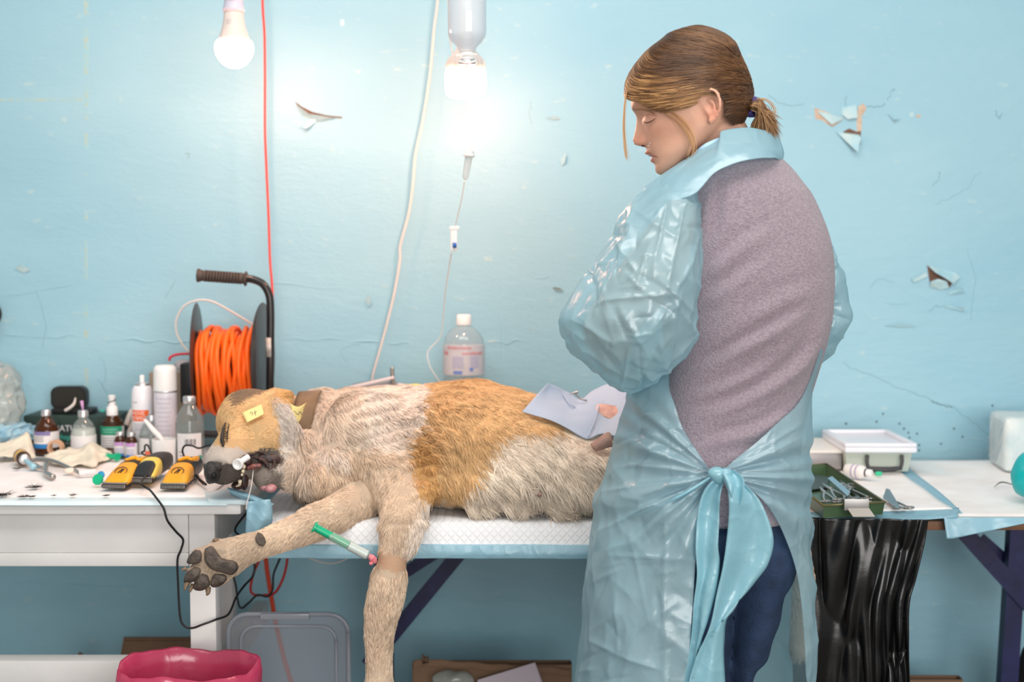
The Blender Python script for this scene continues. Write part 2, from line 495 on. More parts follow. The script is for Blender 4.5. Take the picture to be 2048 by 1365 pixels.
flake([(1108, 577), (1127, 580), (1124, 585), (1110, 583)], [0.005, 0.005, 0.001, 0.001])
patch('bare_plaster', [(680, 40), (688, 38), (689, 50), (682, 53)], M_FLAKE)
patch('bare_plaster', [(1818, 227), (1826, 224), (1828, 232), (1820, 234)], M_FLAKE)
patch('bare_plaster', [(1832, 230), (1842, 230), (1841, 235), (1833, 235)], M_PLASTER)
flake([(1122, 318), (1132, 306), (1130, 325), (1124, 333)], [0.001, 0.008, 0.006, 0.001])
flake([(1088, 236), (1110, 232), (1122, 238), (1104, 240)], [0.001, 0.006, 0.002, 0.001])
flake([(730, 602), (738, 586), (744, 604), (736, 618)], [0.001, 0.007, 0.006, 0.001])
flake([(30, 538), (44, 528), (62, 540), (48, 546)], [0.001, 0.006, 0.004, 0.001])
flake([(1774, 228), (1786, 240), (1800, 238), (1788, 246)], [0.001, 0.008, 0.003, 0.001])
flake([(1768, 652), (1800, 648), (1832, 652), (1800, 655)], [0.001, 0.005, 0.002, 0.001])
rr = random.Random(5)
def ridge(p0, p1, n, name='paint_ridge', r=0.0022, jit=4, m=None):
    pts = []
    for i in range(n):
        t = i / (n - 1)
        pts.append(P(p0[0] + (p1[0] - p0[0]) * t, p0[1] + (p1[1] - p0[1]) * t + rr.uniform(-jit, jit), WALL_Y + 0.0006))
    rad = [r * rr.uniform(0.45, 1.2) for _ in pts]; rad[0] = rad[-1] = 0.0004
    obj(name, tube(pts, rad, m=6, n=n * 4), m or M_WALL, wall)
ridge((0, 668), (185, 676), 9); ridge((190, 676), (400, 688), 9); ridge((548, 672), (700, 682), 8, jit=5)
ridge((700, 682), (835, 690), 7); ridge((968, 690), (1062, 679), 7); ridge((1850, 622), (1890, 606), 5)
ridge((420, 566), (720, 576), 10, r=0.0016); ridge((1060, 560), (1125, 545), 5, r=0.0016); ridge((1000, 600), (1010, 800), 7, r=0.0014)
ridge((0, 590), (160, 570), 7, r=0.0014); ridge((1720, 600), (1830, 612), 6, r=0.0012)
ridge((0, 1165), (300, 1172), 9, r=0.0012); ridge((840, 1190), (1130, 1206), 9, r=0.0012)
def crack(pp, r=0.0007):
    r = r * 0.75
    pp = [(x + rr.uniform(-2.5, 2.5), y + rr.uniform(-2.5, 2.5)) for x, y in spline(pp, len(pp) * 3)]
    obj('crack', tube([P(x, y, WALL_Y) for x, y in pp], r, m=5, n=len(pp) * 4), M_CRACK, wall)
crack([(1690, 728), (1712, 742), (1742, 752), (1790, 772), (1838, 790), (1870, 806), (1905, 814), (1925, 832), (1952, 850), (1978, 872)], 0.0006)
crack([(1860, 802), (1880, 810), (1898, 814), (1906, 814)], 0.0013)
crack([(1535, 190), (1555, 205), (1580, 212), (1610, 208)], 0.0006); crack([(1700, 222), (1690, 205), (1694, 192)], 0.0007)
crack([(1735, 212), (1760, 214), (1770, 208)], 0.0009); crack([(1775, 200), (1782, 182), (1792, 178)], 0.0006)
crack([(1990, 222), (1998, 236), (2002, 228)], 0.0008); crack([(1866, 372), (1880, 352), (1878, 345)], 0.0006)
crack([(700, 730), (680, 700), (720, 690)], 0.0005); crack([(196, 760), (206, 775), (214, 790)], 0.0006)
crack([(70, 580), (90, 640), (84, 700)], 0.0005); crack([(1790, 568), (1760, 560), (1740, 575)], 0.0005)
crack([(1940, 640), (1950, 560), (1935, 500)], 0.0004); crack([(1870, 410), (1900, 395), (1930, 380), (1960, 345)], 0.0004)
crack([(330, 600), (345, 575), (352, 560)], 0.0006); crack([(200, 715), (212, 740), (205, 780)], 0.0005)
crack([(1065, 205), (1060, 230), (1064, 250)], 0.0005); crack([(370, 310), (378, 306), (376, 316)], 0.001)
for _x, _y in [(1808, 858), (1799, 848), (1817, 866), (1834, 868), (1819, 876), (1838, 891), (1838, 901), (1766, 828), (1692, 848), (1753, 844), (1882, 888), (1908, 858), (1925, 874), (1985, 812)]:
    c = P(_x, _y, WALL_Y)
    obj('paint_chip', ball(c, (0.0022 + 0.0008 * rr.random(), 0.0008, 0.0026), m=8, n=5), M_CHIP, wall)
# strips of old glue where tape once was
for _a, _b in [(0, 30), (55, 150), (170, 215), (230, 240), (265, 300), (345, 352), (420, 440), (480, 560), (610, 640), (660, 678), (735, 775)]:
    w = rr.uniform(2.5, 5)
    patch('glue_mark', [(172 - w, _a), (172 + w, _a + 3), (174 + w * .6, _b), (172 - w * .8, _b - 2)], M_STAIN, off=0.0003, t=0.0004)
for _a, _b in [(0, 40), (48, 110), (120, 168)]:
    patch('glue_mark', [(_a, 198), (_b, 196), (_b, 202), (_a, 203)], M_STAIN, off=0.0003, t=0.0004)

# ================================================================ left table
M_WHITE_WOOD = mat('white_painted_wood', (222, 222, 220), 0.45, noise_amt=0.10, noise_scale=6, bump=0.12, bump_scale=50)
ZL = 0.832            # top of the left table
ZT = 0.800            # top of the operating table
xr = P(482, 1015, 2.45)[0]
lt = empty('white_table', (-0.85, 2.8, 0))
tag(lt, 'white painted wooden table under the medicine bottles and yellow clippers', 'table')
obj('table_top', box(((-1.35 + xr) / 2, 2.795, ZL - 0.0105), (xr + 1.35, 0.69, 0.021), bev=0.006), M_WHITE_WOOD, lt, auto=40)
xp0 = P(378, 1100, 2.475)[0]; xp1 = P(430, 1100, 2.475)[0]
zap = P(0, 1133, 2.475)[2]; zst = P(0, 1106, 2.475)[2]
obj('apron_board', box(((-1.35 + xp0 - 0.0006) / 2, 2.484, (ZL - 0.021 + zst) / 2), (xp0 + 1.35 - 0.0012, 0.018, ZL - 0.021 - zst), bev=0.001), M_WHITE_WOOD, lt, auto=40)
obj('apron_strip', box(((-1.35 + xp0 - 0.0006) / 2, 2.483, (zst + zap) / 2 - 0.0003), (xp0 + 1.35 - 0.0012, 0.020, zst - zap - 0.0006), bev=0.0015), M_WHITE_WOOD, lt, auto=40)
obj('leg', box(((xp0 + xp1) / 2, 2.475 + 0.0225, (ZL - 0.021) / 2), (xp1 - xp0, 0.045, ZL - 0.021), bev=0.002), M_WHITE_WOOD, lt, auto=40)
obj('leg', box((P(449, 1200, 3.08)[0], 3.08, (ZL - 0.021) / 2), (0.045, 0.045, ZL - 0.021), bev=0.002), M_WHITE_WOOD, lt, auto=40)
obj('leg', box((-1.32, 2.4975, (ZL - 0.021) / 2), (0.045, 0.045, ZL - 0.021), bev=0.002), M_WHITE_WOOD, lt, auto=40)
obj('leg', box((-1.32, 3.08, (ZL - 0.021) / 2), (0.045, 0.045, ZL - 0.021), bev=0.002), M_WHITE_WOOD, lt, auto=40)
obj('side_rail', box((xp1 - 0.012, 2.79, 0.775), (0.018, 0.54, 0.07), bev=0.001), M_WHITE_WOOD, lt, auto=40)
zr = P(0, 1322, 2.48)[2]
obj('lower_rail', box(((-1.34 + xp0) / 2, 2.4975, zr - 0.021), (xp0 + 1.34, 0.040, 0.042), bev=0.002), M_WHITE_WOOD, lt, auto=40)
obj('lower_side_rail', box((xp1 - 0.022, 2.79, zr - 0.06), (0.03, 0.535, 0.04), bev=0.002), M_WHITE_WOOD, lt, auto=40)

# ================================================================ operating table
M_TABLE_WOOD = mat('brown_table_edge', (124, 88, 62), 0.6, noise_amt=0.4, noise_scale=30)
M_BLUE_STEEL = mat('dark_blue_steel', (34, 40, 92), 0.45, noise_amt=0.5, noise_scale=14, bump=0.1)
ot = empty('folding_table', (0.3, 2.8, 0))
tag(ot, 'brown topped folding table with dark blue steel legs carrying the dog', 'table')
xo0 = P(520, 1050, 2.47)[0]; xo1 = P(2300, 1050, 2.45)[0]
obj('table_top', box(((xo0 + xo1) / 2, 2.795, ZT - 0.008), (xo1 - xo0, 0.69, 0.016), bev=0.002), M_TABLE_WOOD, ot, auto=40)
def bar(p0, p1, w, t, m=None):
    p0 = np.asarray(p0); p1 = np.asarray(p1)
    d = (p1 - p0) / np.linalg.norm(p1 - p0); up = np.cross(d, [0, 1, 0]); up /= np.linalg.norm(up); yy = np.array([0, 1.0, 0])
    V = [p + up * a * w / 2 + yy * b * t / 2 for p in (p0, p1) for a, b in ((-1, -1), (1, -1), (1, 1), (-1, 1))]
    return np.array(V), rings_to_faces(2, 4)
yL = 2.92
a = P(2034, 1050, yL); b_ = P(2014, 1365, yL)
dirv = (b_ - a) / (b_[2] - a[2]); foot = a + dirv * (0.02 - a[2]); top_ = a + dirv * (ZT - 0.017 - a[2])
obj('leg', bar(top_, foot, 0.036, 0.03), M_BLUE_STEEL, ot, smooth=False)
obj('foot_bar', box((foot[0], yL - 0.08, 0.0125), (0.035, 0.5, 0.025), bev=0.003), M_BLUE_STEEL, ot, auto=40)
obj('brace', bar(P(1915, 1050, yL - 0.02), P(2075, 1228, yL - 0.02), 0.034, 0.006), M_BLUE_STEEL, ot, smooth=False)
obj('brace', bar(P(1960, 1078, yL + 0.03), P(2090, 1192, yL + 0.03), 0.026, 0.006), M_BLUE_STEEL, ot, smooth=False)
a = P(768, 1060, yL); foot = a.copy(); foot[2] = 0.02; top_ = a.copy(); top_[2] = ZT - 0.017
obj('leg', bar(top_, foot, 0.036, 0.03), M_BLUE_STEEL, ot, smooth=False)
obj('foot_bar', box((foot[0], yL - 0.08, 0.0125), (0.035, 0.5, 0.025), bev=0.003), M_BLUE_STEEL, ot, auto=40)
obj('brace', bar(P(945, 1075, yL - 0.02), P(735, 1332, yL - 0.02), 0.030, 0.006), M_BLUE_STEEL, ot, smooth=False)
obj('brace', bar(P(905, 1085, yL + 0.03), P(770, 1172, yL + 0.03), 0.024, 0.006), M_BLUE_STEEL, ot, smooth=False)

# ================================================================ absorbent pads
def quilt_mat(name, rgb, scale):
    m = mat(name, rgb, 0.75)
    nt = m.node_tree; b = nt.nodes['Principled BSDF']; N = nt.nodes.new; L = nt.links.new
    tc = N('ShaderNodeTexCoord'); hs = []
    for ang in (PI / 4, -PI / 4):
        mp = N('ShaderNodeMapping'); mp.inputs['Rotation'].default_value = (ang, ang, ang) if False else (0, ang, 0)
        L(tc.outputs['Object'], mp.inputs['Vector'])
        w = N('ShaderNodeTexWave'); w.wave_type = 'BANDS'; w.bands_direction = 'X'; w.inputs['Scale'].default_value = scale; w.inputs['Distortion'].default_value = 0.0
        L(mp.outputs['Vector'], w.inputs['Vector'])
        pw = N('ShaderNodeMath'); pw.operation = 'POWER'; pw.inputs[1].default_value = 10
        L(w.outputs['Fac'], pw.inputs[0]); hs.append(pw)
    mx = N('ShaderNodeMath'); mx.operation = 'MAXIMUM'
    L(hs[0].outputs[0], mx.inputs[0]); L(hs[1].outputs[0], mx.inputs[1])
    bp = N('ShaderNodeBump'); bp.inputs['Strength'].default_value = 0.5; bp.inputs['Distance'].default_value = -0.002
    L(mx.outputs[0], bp.inputs['Height']); L(bp.outputs['Normal'], b.inputs['Normal'])
    return m
M_PAD = quilt_mat('white_quilted_pad', (236, 238, 240), 30)
M_PAD_PLAIN = mat('white_pad', (248, 247, 246), 0.8, rgb2=(240, 236, 232), noise_scale=14, bump=0.15, bump_scale=80)
M_PAD_BLUE = sheet_mat('blue_pad_backing', (150, 208, 228), 0.05, 0.3, 0.35, 0.15, bump=0.25, bump_scale=30, rgb2=(186, 222, 234))
M_PAD_PALE = mat('pale_blue_pad_border', (206, 230, 236), 0.5, rgb2=(222, 236, 238), noise_scale=12)
def pad_sheet(prof, xa, xb, nx=60, amp=0.002, freq=14, k=0, xfun=None):
    """cross-section prof [(y, z)] swept from x=xa to xb with slight waviness"""
    pr = spline(prof, len(prof) * 4)
    def fn(u, v):
        y, z = pr[int(round(u * (len(pr) - 1)))]
        x = xa + (xb - xa) * v
        q = np.array([x, y, z])
        return q
    vf = grid(len(pr), nx, fn)
    V = vf[0].copy()
    hang = np.clip((ZT - 0.002 - V[:, 2]) / 0.05, 0, 1)
    V[:, 1] -= (noise(V, freq, k) * 0.5 + 0.5) * amp * (0.3 + 4 * hang)
    V[:, 2] += np.abs(noise(V, freq * 1.3, k + 1)) * amp * 0.5
    return thick((V, vf[1]), 0.0025)
# pad on the left table
lp = tag(obj('absorbent_pad', pad_sheet([(3.10, ZL + 0.004), (2.9, ZL + 0.004), (2.7, ZL + 0.004), (2.475, ZL + 0.004)], -1.3, P(418, 985, 2.5)[0], amp=0.0012), M_PAD_PLAIN),
         'white absorbent pad spread over the left table beneath the clippers', 'pad')
obj('border', pad_sheet([(2.478, ZL + 0.0045), (2.462, ZL + 0.0042), (2.449, ZL + 0.0030), (2.4435, ZL - 0.003)], -1.3, P(455, 985, 2.45)[0], amp=0.0012), M_PAD_PALE, lp)
# pad under the dog
dp = tag(obj('absorbent_pad', pad_sheet([(3.05, ZT + 0.004), (2.8, ZT + 0.004), (2.55, ZT + 0.004), (2.455, ZT + 0.003), (2.436, ZT - 0.008), (2.430, ZT - 0.03), (2.428, P(0, 1094, 2.428)[2])],
          P(506, 1050, 2.45)[0], P(1590, 1050, 2.45)[0], nx=90, amp=0.0022), M_PAD),
         'white quilted absorbent pad lying under the dog and hanging over the edge', 'pad')
zb0 = P(0, 1093, 2.428)[2]; zb1 = P(0, 1117, 2.428)[2]
obj('border', pad_sheet([(2.429, zb0 + 0.003), (2.428, (zb0 + zb1) / 2), (2.430, zb1)], P(506, 1050, 2.45)[0], P(1600, 1050, 2.45)[0], nx=90, amp=0.0022), M_PAD_BLUE, dp)
# pads to the right of the woman
def slab_poly(name, pix, z, m, lab, cat='pad', t=0.003, wave=0.0015):
    """flat pad lying on plane z; corners given on that plane"""
    c = [T(x, y, z) for x, y in pix]
    def fn(u, v):
        p = (c[0] * (1 - v) + c[1] * v) * (1 - u) + (c[3] * (1 - v) + c[2] * v) * u
        return p
    vf = grid(24, 24, fn); V = vf[0]
    V[:, 2] += (noise(V, 16, 4) + 0.8).clip(0) * wave
    return tag(obj(name, thick((V, vf[1]), t), m), lab, cat)
zp = ZT + 0.004
rp = slab_poly('absorbent_pad', [(1560, 915), (1795, 942), (1905, 1021), (1560, 1030)], zp + 0.004, M_PAD_PLAIN, 'white absorbent pad under the green instrument tray')
# blue border: right and front edges
def strip(name, left, right, m, parent, t=0.0015, n=30):
    L_ = spline(left, n); R_ = spline(right, n)
    vf = grid(n, 5, lambda u, v: L_[int(round(u * (n - 1)))] * (1 - v) + R_[int(round(u * (n - 1)))] * v)
    return obj(name, thick(vf, t), m, parent)
strip('border', [T(1795, 942, zp + .004), T(1850, 985, zp + .004), T(1903, 1021, zp + .004)], [T(1818, 938, zp + .004), T(1880, 985, zp + .004), T(1925, 1026, zp + .004)], M_PAD_BLUE, rp)
strip('border', [T(1560, 1026, zp + .006), T(1700, 1023, zp + .006), T(1800, 1020, zp + .006), T(1918, 1016, zp + .006)],
      [P(1560, 1026, 2.437), P(1650, 1036, 2.435), P(1760, 1044, 2.434), P(1915, 1034, 2.437)], M_PAD_BLUE, rp)
rp2 = slab_poly('absorbent_pad', [(1800, 921), (2160, 921), (2200, 1034), (1912, 1034)], zp, M_PAD_PLAIN, 'white absorbent pad beside the teal bag, blue corner hanging down', wave=0.001)
def hang_fn(u, v):
    xx = 1888 + (2090 - 1888) * v
    low = 1078 - 38 * min(1, max(0, (v - 0.06) / 0.9)) if v > 0.06 else 1078
    y = 1035 + (low - 1035) * u
    p = P(xx + (6 * u * (1 - v)), y, 2.436 - 0.012 * u + 0.003 * math.sin(v * 17))
    return p
obj('hanging_corner', thick(grid(10, 40, hang_fn), 0.0015), M_PAD_BLUE, rp2)
# blue drape strip at the joint of the two tables
bd = tag(obj('blue_pad_strip', thick(grid(26, 10, lambda u, v: P(494 + 46 * v + 6 * math.sin(u * 5) * v - 4 * u, 1004 + 101 * u - 5 * v * (1 - u), 2.425 + 0.006 * math.sin(v * 6 + u * 3))), 0.0012), M_PAD_BLUE),
         'blue plastic pad corner hanging between the two tables below the dog\'s muzzle', 'pad')
c4 = [(452, 974), (500, 985), (560, 1010), (530, 1020), (478, 1000)]
def fold_fn(u, v):
    a = spline([(455, 975), (500, 988), (548, 1008)], 20)[int(round(u * 19))]
    b = spline([(462, 990), (497, 1004), (535, 1018)], 20)[int(round(u * 19))]
    q = a * (1 - v) + b * v
    return P(q[0], q[1], 2.46 - 0.025 * u - 0.012 * math.sin(v * PI))
obj('folded_edge', thick(grid(20, 9, fold_fn), 0.0015), M_PAD_BLUE, bd)
def pale_fn(u, v):
    a = np.array([410 + 60 * v, 984 - 8 * v]); b = np.array([416 + 108 * v, 1009 + 3 * v])
    q = a * (1 - u) + b * u
    p = T(q[0], q[1], ZL + 0.0065)
    if p[1] < 2.447: p = P(q[0], q[1], 2.447)
    return p
obj('pale_border', thick(grid(12, 14, pale_fn), 0.0015), M_PAD_PALE, bd)
# ================================================================ the dog
def TP(pts, m=16):
    """tube whose points are (px, py, depth, radius in pixels)"""
    return tube([P(x, y, d) for x, y, d, r in pts], [r / ppm(d) for x, y, d, r in pts], m=m, n=(len(pts) - 1) * 6 + 1)
def BP(px, py, d, rx, rz, ry=None, rot=None, m=20, n=14):
    """ellipsoid placed by pixel, radii in pixels across / up, depth radius in metres"""
    s = ppm(d)
    return ball(P(px, py, d), (rx / s, ry if ry is not None else (rx + rz) / 2 / s, rz / s), m=m, n=n, rot=rot)
# trunk: sections along x, (px at depth 2.7, top z, back y, front y)
trunk_sec = [(600, 0.955, 2.80, 2.60), (630, 0.985, 2.84, 2.56), (680, 0.996, 2.90, 2.535), (740, 1.000, 2.94, 2.515), (800, 0.999, 2.96, 2.50),
             (860, 1.003, 2.97, 2.470), (920, 1.008, 2.975, 2.455), (1000, 1.002, 2.975, 2.446), (1070, 0.988, 2.97, 2.438),
             (1150, 0.966, 2.97, 2.440), (1230, 0.955, 2.97, 2.45), (1320, 0.945, 2.96, 2.51), (1390, 0.92, 2.92, 2.57), (1430, 0.88, 2.84, 2.66)]
def trunk():
    q = spline(trunk_sec, 60); R = []; m = 40
    zb = ZT + 0.008
    for px, zt, yb, yf in q:
        x = (px - 1024) / ppm(2.7); cy, cz = (yb + yf) / 2, (zt + zb) / 2
        ry, rz = (yb - yf) / 2, (zt - zb) / 2
        a = np.arange(m) / m * 2 * PI
        c, s = np.cos(a), np.sin(a); e = 2 / 2.5; e2 = np.where((c > 0) & (s < 0), 2 / 3.6, e)
        y = cy - np.sign(c) * np.abs(c) ** e2 * ry
        z = cz + np.sign(s) * np.abs(s) ** e2 * rz
        # the side that faces the viewer slopes: lower part nearer
        y = y + (z - cz) / rz * 0.035 * (c > 0) * c
        R.append(np.column_stack([np.full(m, x), y, z]))
    return np.vstack(R), rings_to_faces(len(q), m)
foreleg_up = [(735, 880, 2.60, 70), (780, 940, 2.53, 66), (808, 1000, 2.45, 52), (803, 1050, 2.385, 46), (797, 1085, 2.36, 40), (786, 1108, 2.35, 31),
              (784, 1130, 2.345, 30), (780, 1150, 2.345, 36), (771, 1195, 2.34, 38), (761, 1245, 2.34, 33), (758, 1300, 2.34, 27), (759, 1345, 2.34, 27), (756, 1395, 2.33, 36), (748, 1440, 2.31, 38), (742, 1470, 2.29, 30)]
foreleg_low = [(745, 1000, 2.52, 44), (690, 1022, 2.46, 42), (640, 1042, 2.42, 38), (580, 1067, 2.38, 32), (530, 1086, 2.345, 28), (495, 1098, 2.325, 31), (462, 1112, 2.315, 38), (436, 1124, 2.31, 40)]
shapes = [
    trunk(),
    TP([(560, 858, 2.64, 70), (610, 868, 2.68, 74), (680, 880, 2.72, 88)]),                       # neck
    BP(735, 865, 2.62, 95, 82, 0.10), BP(690, 925, 2.56, 62, 48, 0.07), BP(640, 955, 2.53, 42, 38, 0.06),   # shoulder, brisket
    BP(620, 900, 2.60, 36, 50, 0.06),
    TP([(600, 925, 2.60, 40), (640, 950, 2.54, 42), (680, 990, 2.50, 40)]),
    TP(foreleg_up), BP(846, 988, 2.44, 26, 28, 0.035), BP(830, 1020, 2.42, 32, 44, 0.04),
    TP(foreleg_low),
    # paw of the stretched leg
    BP(437, 1118, 2.305, 44, 34, 0.026), TP([(425, 1110, 2.305, 24), (402, 1112, 2.30, 18), (389, 1114, 2.294, 17)]), TP([(430, 1125, 2.30, 26), (402, 1140, 2.297, 18), (382, 1151, 2.290, 18)]),
    TP([(437, 1132, 2.30, 26), (418, 1152, 2.295, 18), (403, 1166, 2.288, 18)]), TP([(450, 1135, 2.305, 28), (442, 1152, 2.297, 20), (438, 1162, 2.291, 17)]),
    BP(440, 1086, 2.33, 16, 9, 0.012),
    # head lying on its side
    BP(520, 846, 2.58, 72, 64, 0.085), BP(528, 876, 2.53, 58, 56, 0.065), BP(468, 842, 2.54, 34, 50, 0.055), BP(500, 812, 2.58, 55, 34, 0.06),
    TP([(496, 872, 2.53, 52), (470, 905, 2.475, 47), (447, 930, 2.435, 42), (437, 943, 2.412, 32)]),
    BP(478, 936, 2.455, 30, 32, 0.030), BP(505, 915, 2.48, 34, 30, 0.035),
    TP([(575, 915, 2.53, 44), (548, 940, 2.48, 34), (532, 958, 2.452, 27), (540, 970, 2.445, 16)]), BP(575, 945, 2.52, 26, 36, 0.04), BP(560, 955, 2.475, 14, 24, 0.02),
    TP([(545, 796, 2.555, 14), (562, 826, 2.525, 21), (576, 862, 2.515, 21), (588, 893, 2.512, 12)]),   # upper ear
    TP([(540, 790, 2.60, 14), (566, 789, 2.60, 12), (583, 786, 2.60, 6)]), BP(578, 795, 2.60, 10, 12, 0.006),   # ear behind
    BP(1035, 1002, 2.458, 44, 20, 0.022), BP(1125, 1000, 2.452, 52, 28, 0.020), BP(960, 1006, 2.466, 40, 18, 0.02),       # loose belly skin
    BP(640, 800, 2.70, 28, 20, 0.05),                                                             # ruff behind the collar
    # hind leg, hanging down beyond the table edge
    TP([(1330, 930, 2.62, 90), (1430, 960, 2.54, 70), (1530, 1000, 2.455, 50), (1580, 1060, 2.385, 30), (1599, 1130, 2.372, 25), (1606, 1165, 2.37, 22), (1599, 1250, 2.37, 19), (1600, 1300, 2.365, 22), (1606, 1320, 2.36, 20)]),
]
DV, DF = remesh(shapes, 0.0048, 4, 0.5)
# loose skin: folds over shoulder and flank
dpx = proj(DV); dn = vert_normals(DV, DF)
def bump2(x0, y0, sx, sy): return np.exp(-((dpx[:, 0] - x0) / sx) ** 2 - ((dpx[:, 1] - y0) / sy) ** 2)
warp = noise(DV, 16, 2) * 11
warp1 = warp * 1.3 + noise(DV, 40, 3) * 7
f1 = np.sin(2 * PI * (dpx[:, 1] + 0.30 * (dpx[:, 0] - 800) + warp1) / 21.0) * (0.6 + 0.6 * noise(DV, 30, 8))
f2 = np.sin(2 * PI * (dpx[:, 1] - 0.95 * (dpx[:, 0] - 900) + warp * 2.0) / 34.0)
f3 = np.sin(2 * PI * (dpx[:, 0] + 0.35 * dpx[:, 1] + warp * 2.0) / 40.0)
dd = 0.0042 * f1 * (bump2(800, 840, 75, 55) + 0.9 * bump2(850, 900, 35, 60)) + 0.0062 * f2 * (bump2(876, 862, 48, 62) + 0.5 * bump2(1040, 960, 90, 60))
dd += 0.0030 * f3 * (bump2(660, 850, 30, 60) + 0.0 * bump2(1120, 900, 70, 60)) + 0.0045 * noise(DV, 30, 5) * (dpx[:, 0] > 600) * (dpx[:, 1] < 1040)
near = dn[:, 1] < 0.3
DV = DV + dn * (dd * near)[:, None]
DV[:, 2] = np.where((DV[:, 1] > 2.45) & (DV[:, 2] < ZT + 0.0085), ZT + 0.0085, DV[:, 2])
dn = vert_normals(DV, DF); dpx = proj(DV)
# coat colours, as patches of the animal's own coat
C_TAN = np.array(lin(221, 182, 132)[:3]); C_ORANGE = np.array(lin(216, 170, 112)[:3]); C_CREAM = np.array(lin(236, 221, 206)[:3]); C_BELLY = np.array(lin(240, 225, 206)[:3])
C_LEG = np.array(lin(224, 200, 174)[:3]); C_GREY = np.array(lin(150, 140, 130)[:3]); C_DARK = np.array(lin(52, 46, 42)[:3]); C_SKIN = np.array(lin(214, 174, 142)[:3])
C_PALEGREY = np.array(lin(212, 200, 188)[:3]); C_BROWN = np.array(lin(168, 140, 112)[:3])
P_SADDLE = [(838, 740), (1090, 740), (1180, 830), (1110, 860), (1010, 862), (985, 905), (950, 960), (930, 975), (905, 1010), (880, 1000), (850, 1010), (832, 980), (822, 900), (812, 872), (852, 850), (842, 800)]
P_ELBOW = [(812, 870), (862, 900), (878, 985), (872, 1015), (850, 1000), (838, 1000), (826, 960)]
P_HEAD = [(420, 770), (560, 765), (600, 780), (545, 800), (552, 850), (560, 905), (535, 905), (505, 905), (470, 895), (440, 890), (425, 895)]
P_BACKEAR = [(545, 770), (600, 770), (596, 812), (575, 800), (548, 796)]
P_MUZZLE_DARK = [(400, 930), (430, 925), (470, 925), (487, 920), (495, 905), (530, 895), (562, 905), (572, 930), (545, 935), (520, 950), (520, 980), (480, 975), (400, 985)]
P_CHIN = [(480, 935), (540, 935), (565, 950), (560, 990), (480, 990)]
P_MUZZLE_PALE = [(420, 890), (470, 893), (505, 905), (490, 925), (460, 930), (425, 930), (410, 915)]
P_DARKHEAD = [(470, 772), (525, 768), (520, 785), (490, 798), (462, 812), (455, 800)]
P_SHAVED = [(742, 1098), (780, 1102), (835, 1120), (818, 1136), (800, 1146), (768, 1140), (744, 1128)]
P_EYE = [(444, 852), (449, 854), (450, 888), (446, 893), (441, 880)]
P_FOREARM_PALE = [(835, 1010), (885, 1000), (870, 1060), (850, 1125), (822, 1120), (815, 1070)]
def coat(V, jit=1.0):
    n = len(V); q = proj(V); hj = np.where(q[:, :1] < 600, 0.45, 1.0); q = q + RNG.normal(size=(n, 2)) * 6 * jit * hj
    q[:, 0] += noise(V, 45, 7) * 8 * jit; q[:, 1] += noise(V, 45, 9) * 8 * jit
    c = np.tile(C_CREAM, (n, 1))
    c[q[:, 0] > 880] = C_BELLY
    c[(q[:, 1] > 990) & (q[:, 0] < 890)] = C_LEG
    c[(q[:, 1] > 930) & (q[:, 0] < 760) & (q[:, 0] > 590)] = C_LEG
    c[(q[:, 1] > 900) & (q[:, 0] < 830) & (q[:, 0] > 690)] = C_LEG * 0.96
    c[(q[:, 0] > 1380)] = C_LEG
    mid = (q[:, 0] > 600) & (q[:, 0] < 720) & (q[:, 1] < 900); c[mid] = C_CREAM * 0.5 + C_LEG * 0.5
    def put(poly, colr): c[in_poly(q, poly)] = colr
    put(P_SADDLE, C_TAN); put(P_ELBOW, C_ORANGE); put(P_FOREARM_PALE, C_CREAM)
    hd = (q[:, 0] < 600) & (q[:, 1] < 1000); c[hd] = C_PALEGREY
    put(P_HEAD, C_TAN); put(P_BACKEAR, C_ORANGE); put(P_DARKHEAD, C_BROWN * 0.6)
    put(P_MUZZLE_PALE, C_PALEGREY); put(P_MUZZLE_DARK, C_GREY * 0.42); put(P_CHIN, C_GREY * 0.85); put(P_EYE, C_DARK)
    put([(586, 900), (640, 890), (620, 985), (560, 985), (575, 930)], C_LEG * 0.5 + C_CREAM * 0.5)
    put(P_SHAVED, C_SKIN)
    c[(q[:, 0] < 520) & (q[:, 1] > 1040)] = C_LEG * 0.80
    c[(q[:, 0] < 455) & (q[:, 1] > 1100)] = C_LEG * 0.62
    return c
dog = obj('dog', (DV, DF), attr_mat('dog_skin', 0.8, bump=0.3, bump_scale=300))
tag(dog, 'large tan and cream dog lying asleep on its side on the folding table', 'dog')
set_col(dog, coat(DV, 0.4) * 0.72)
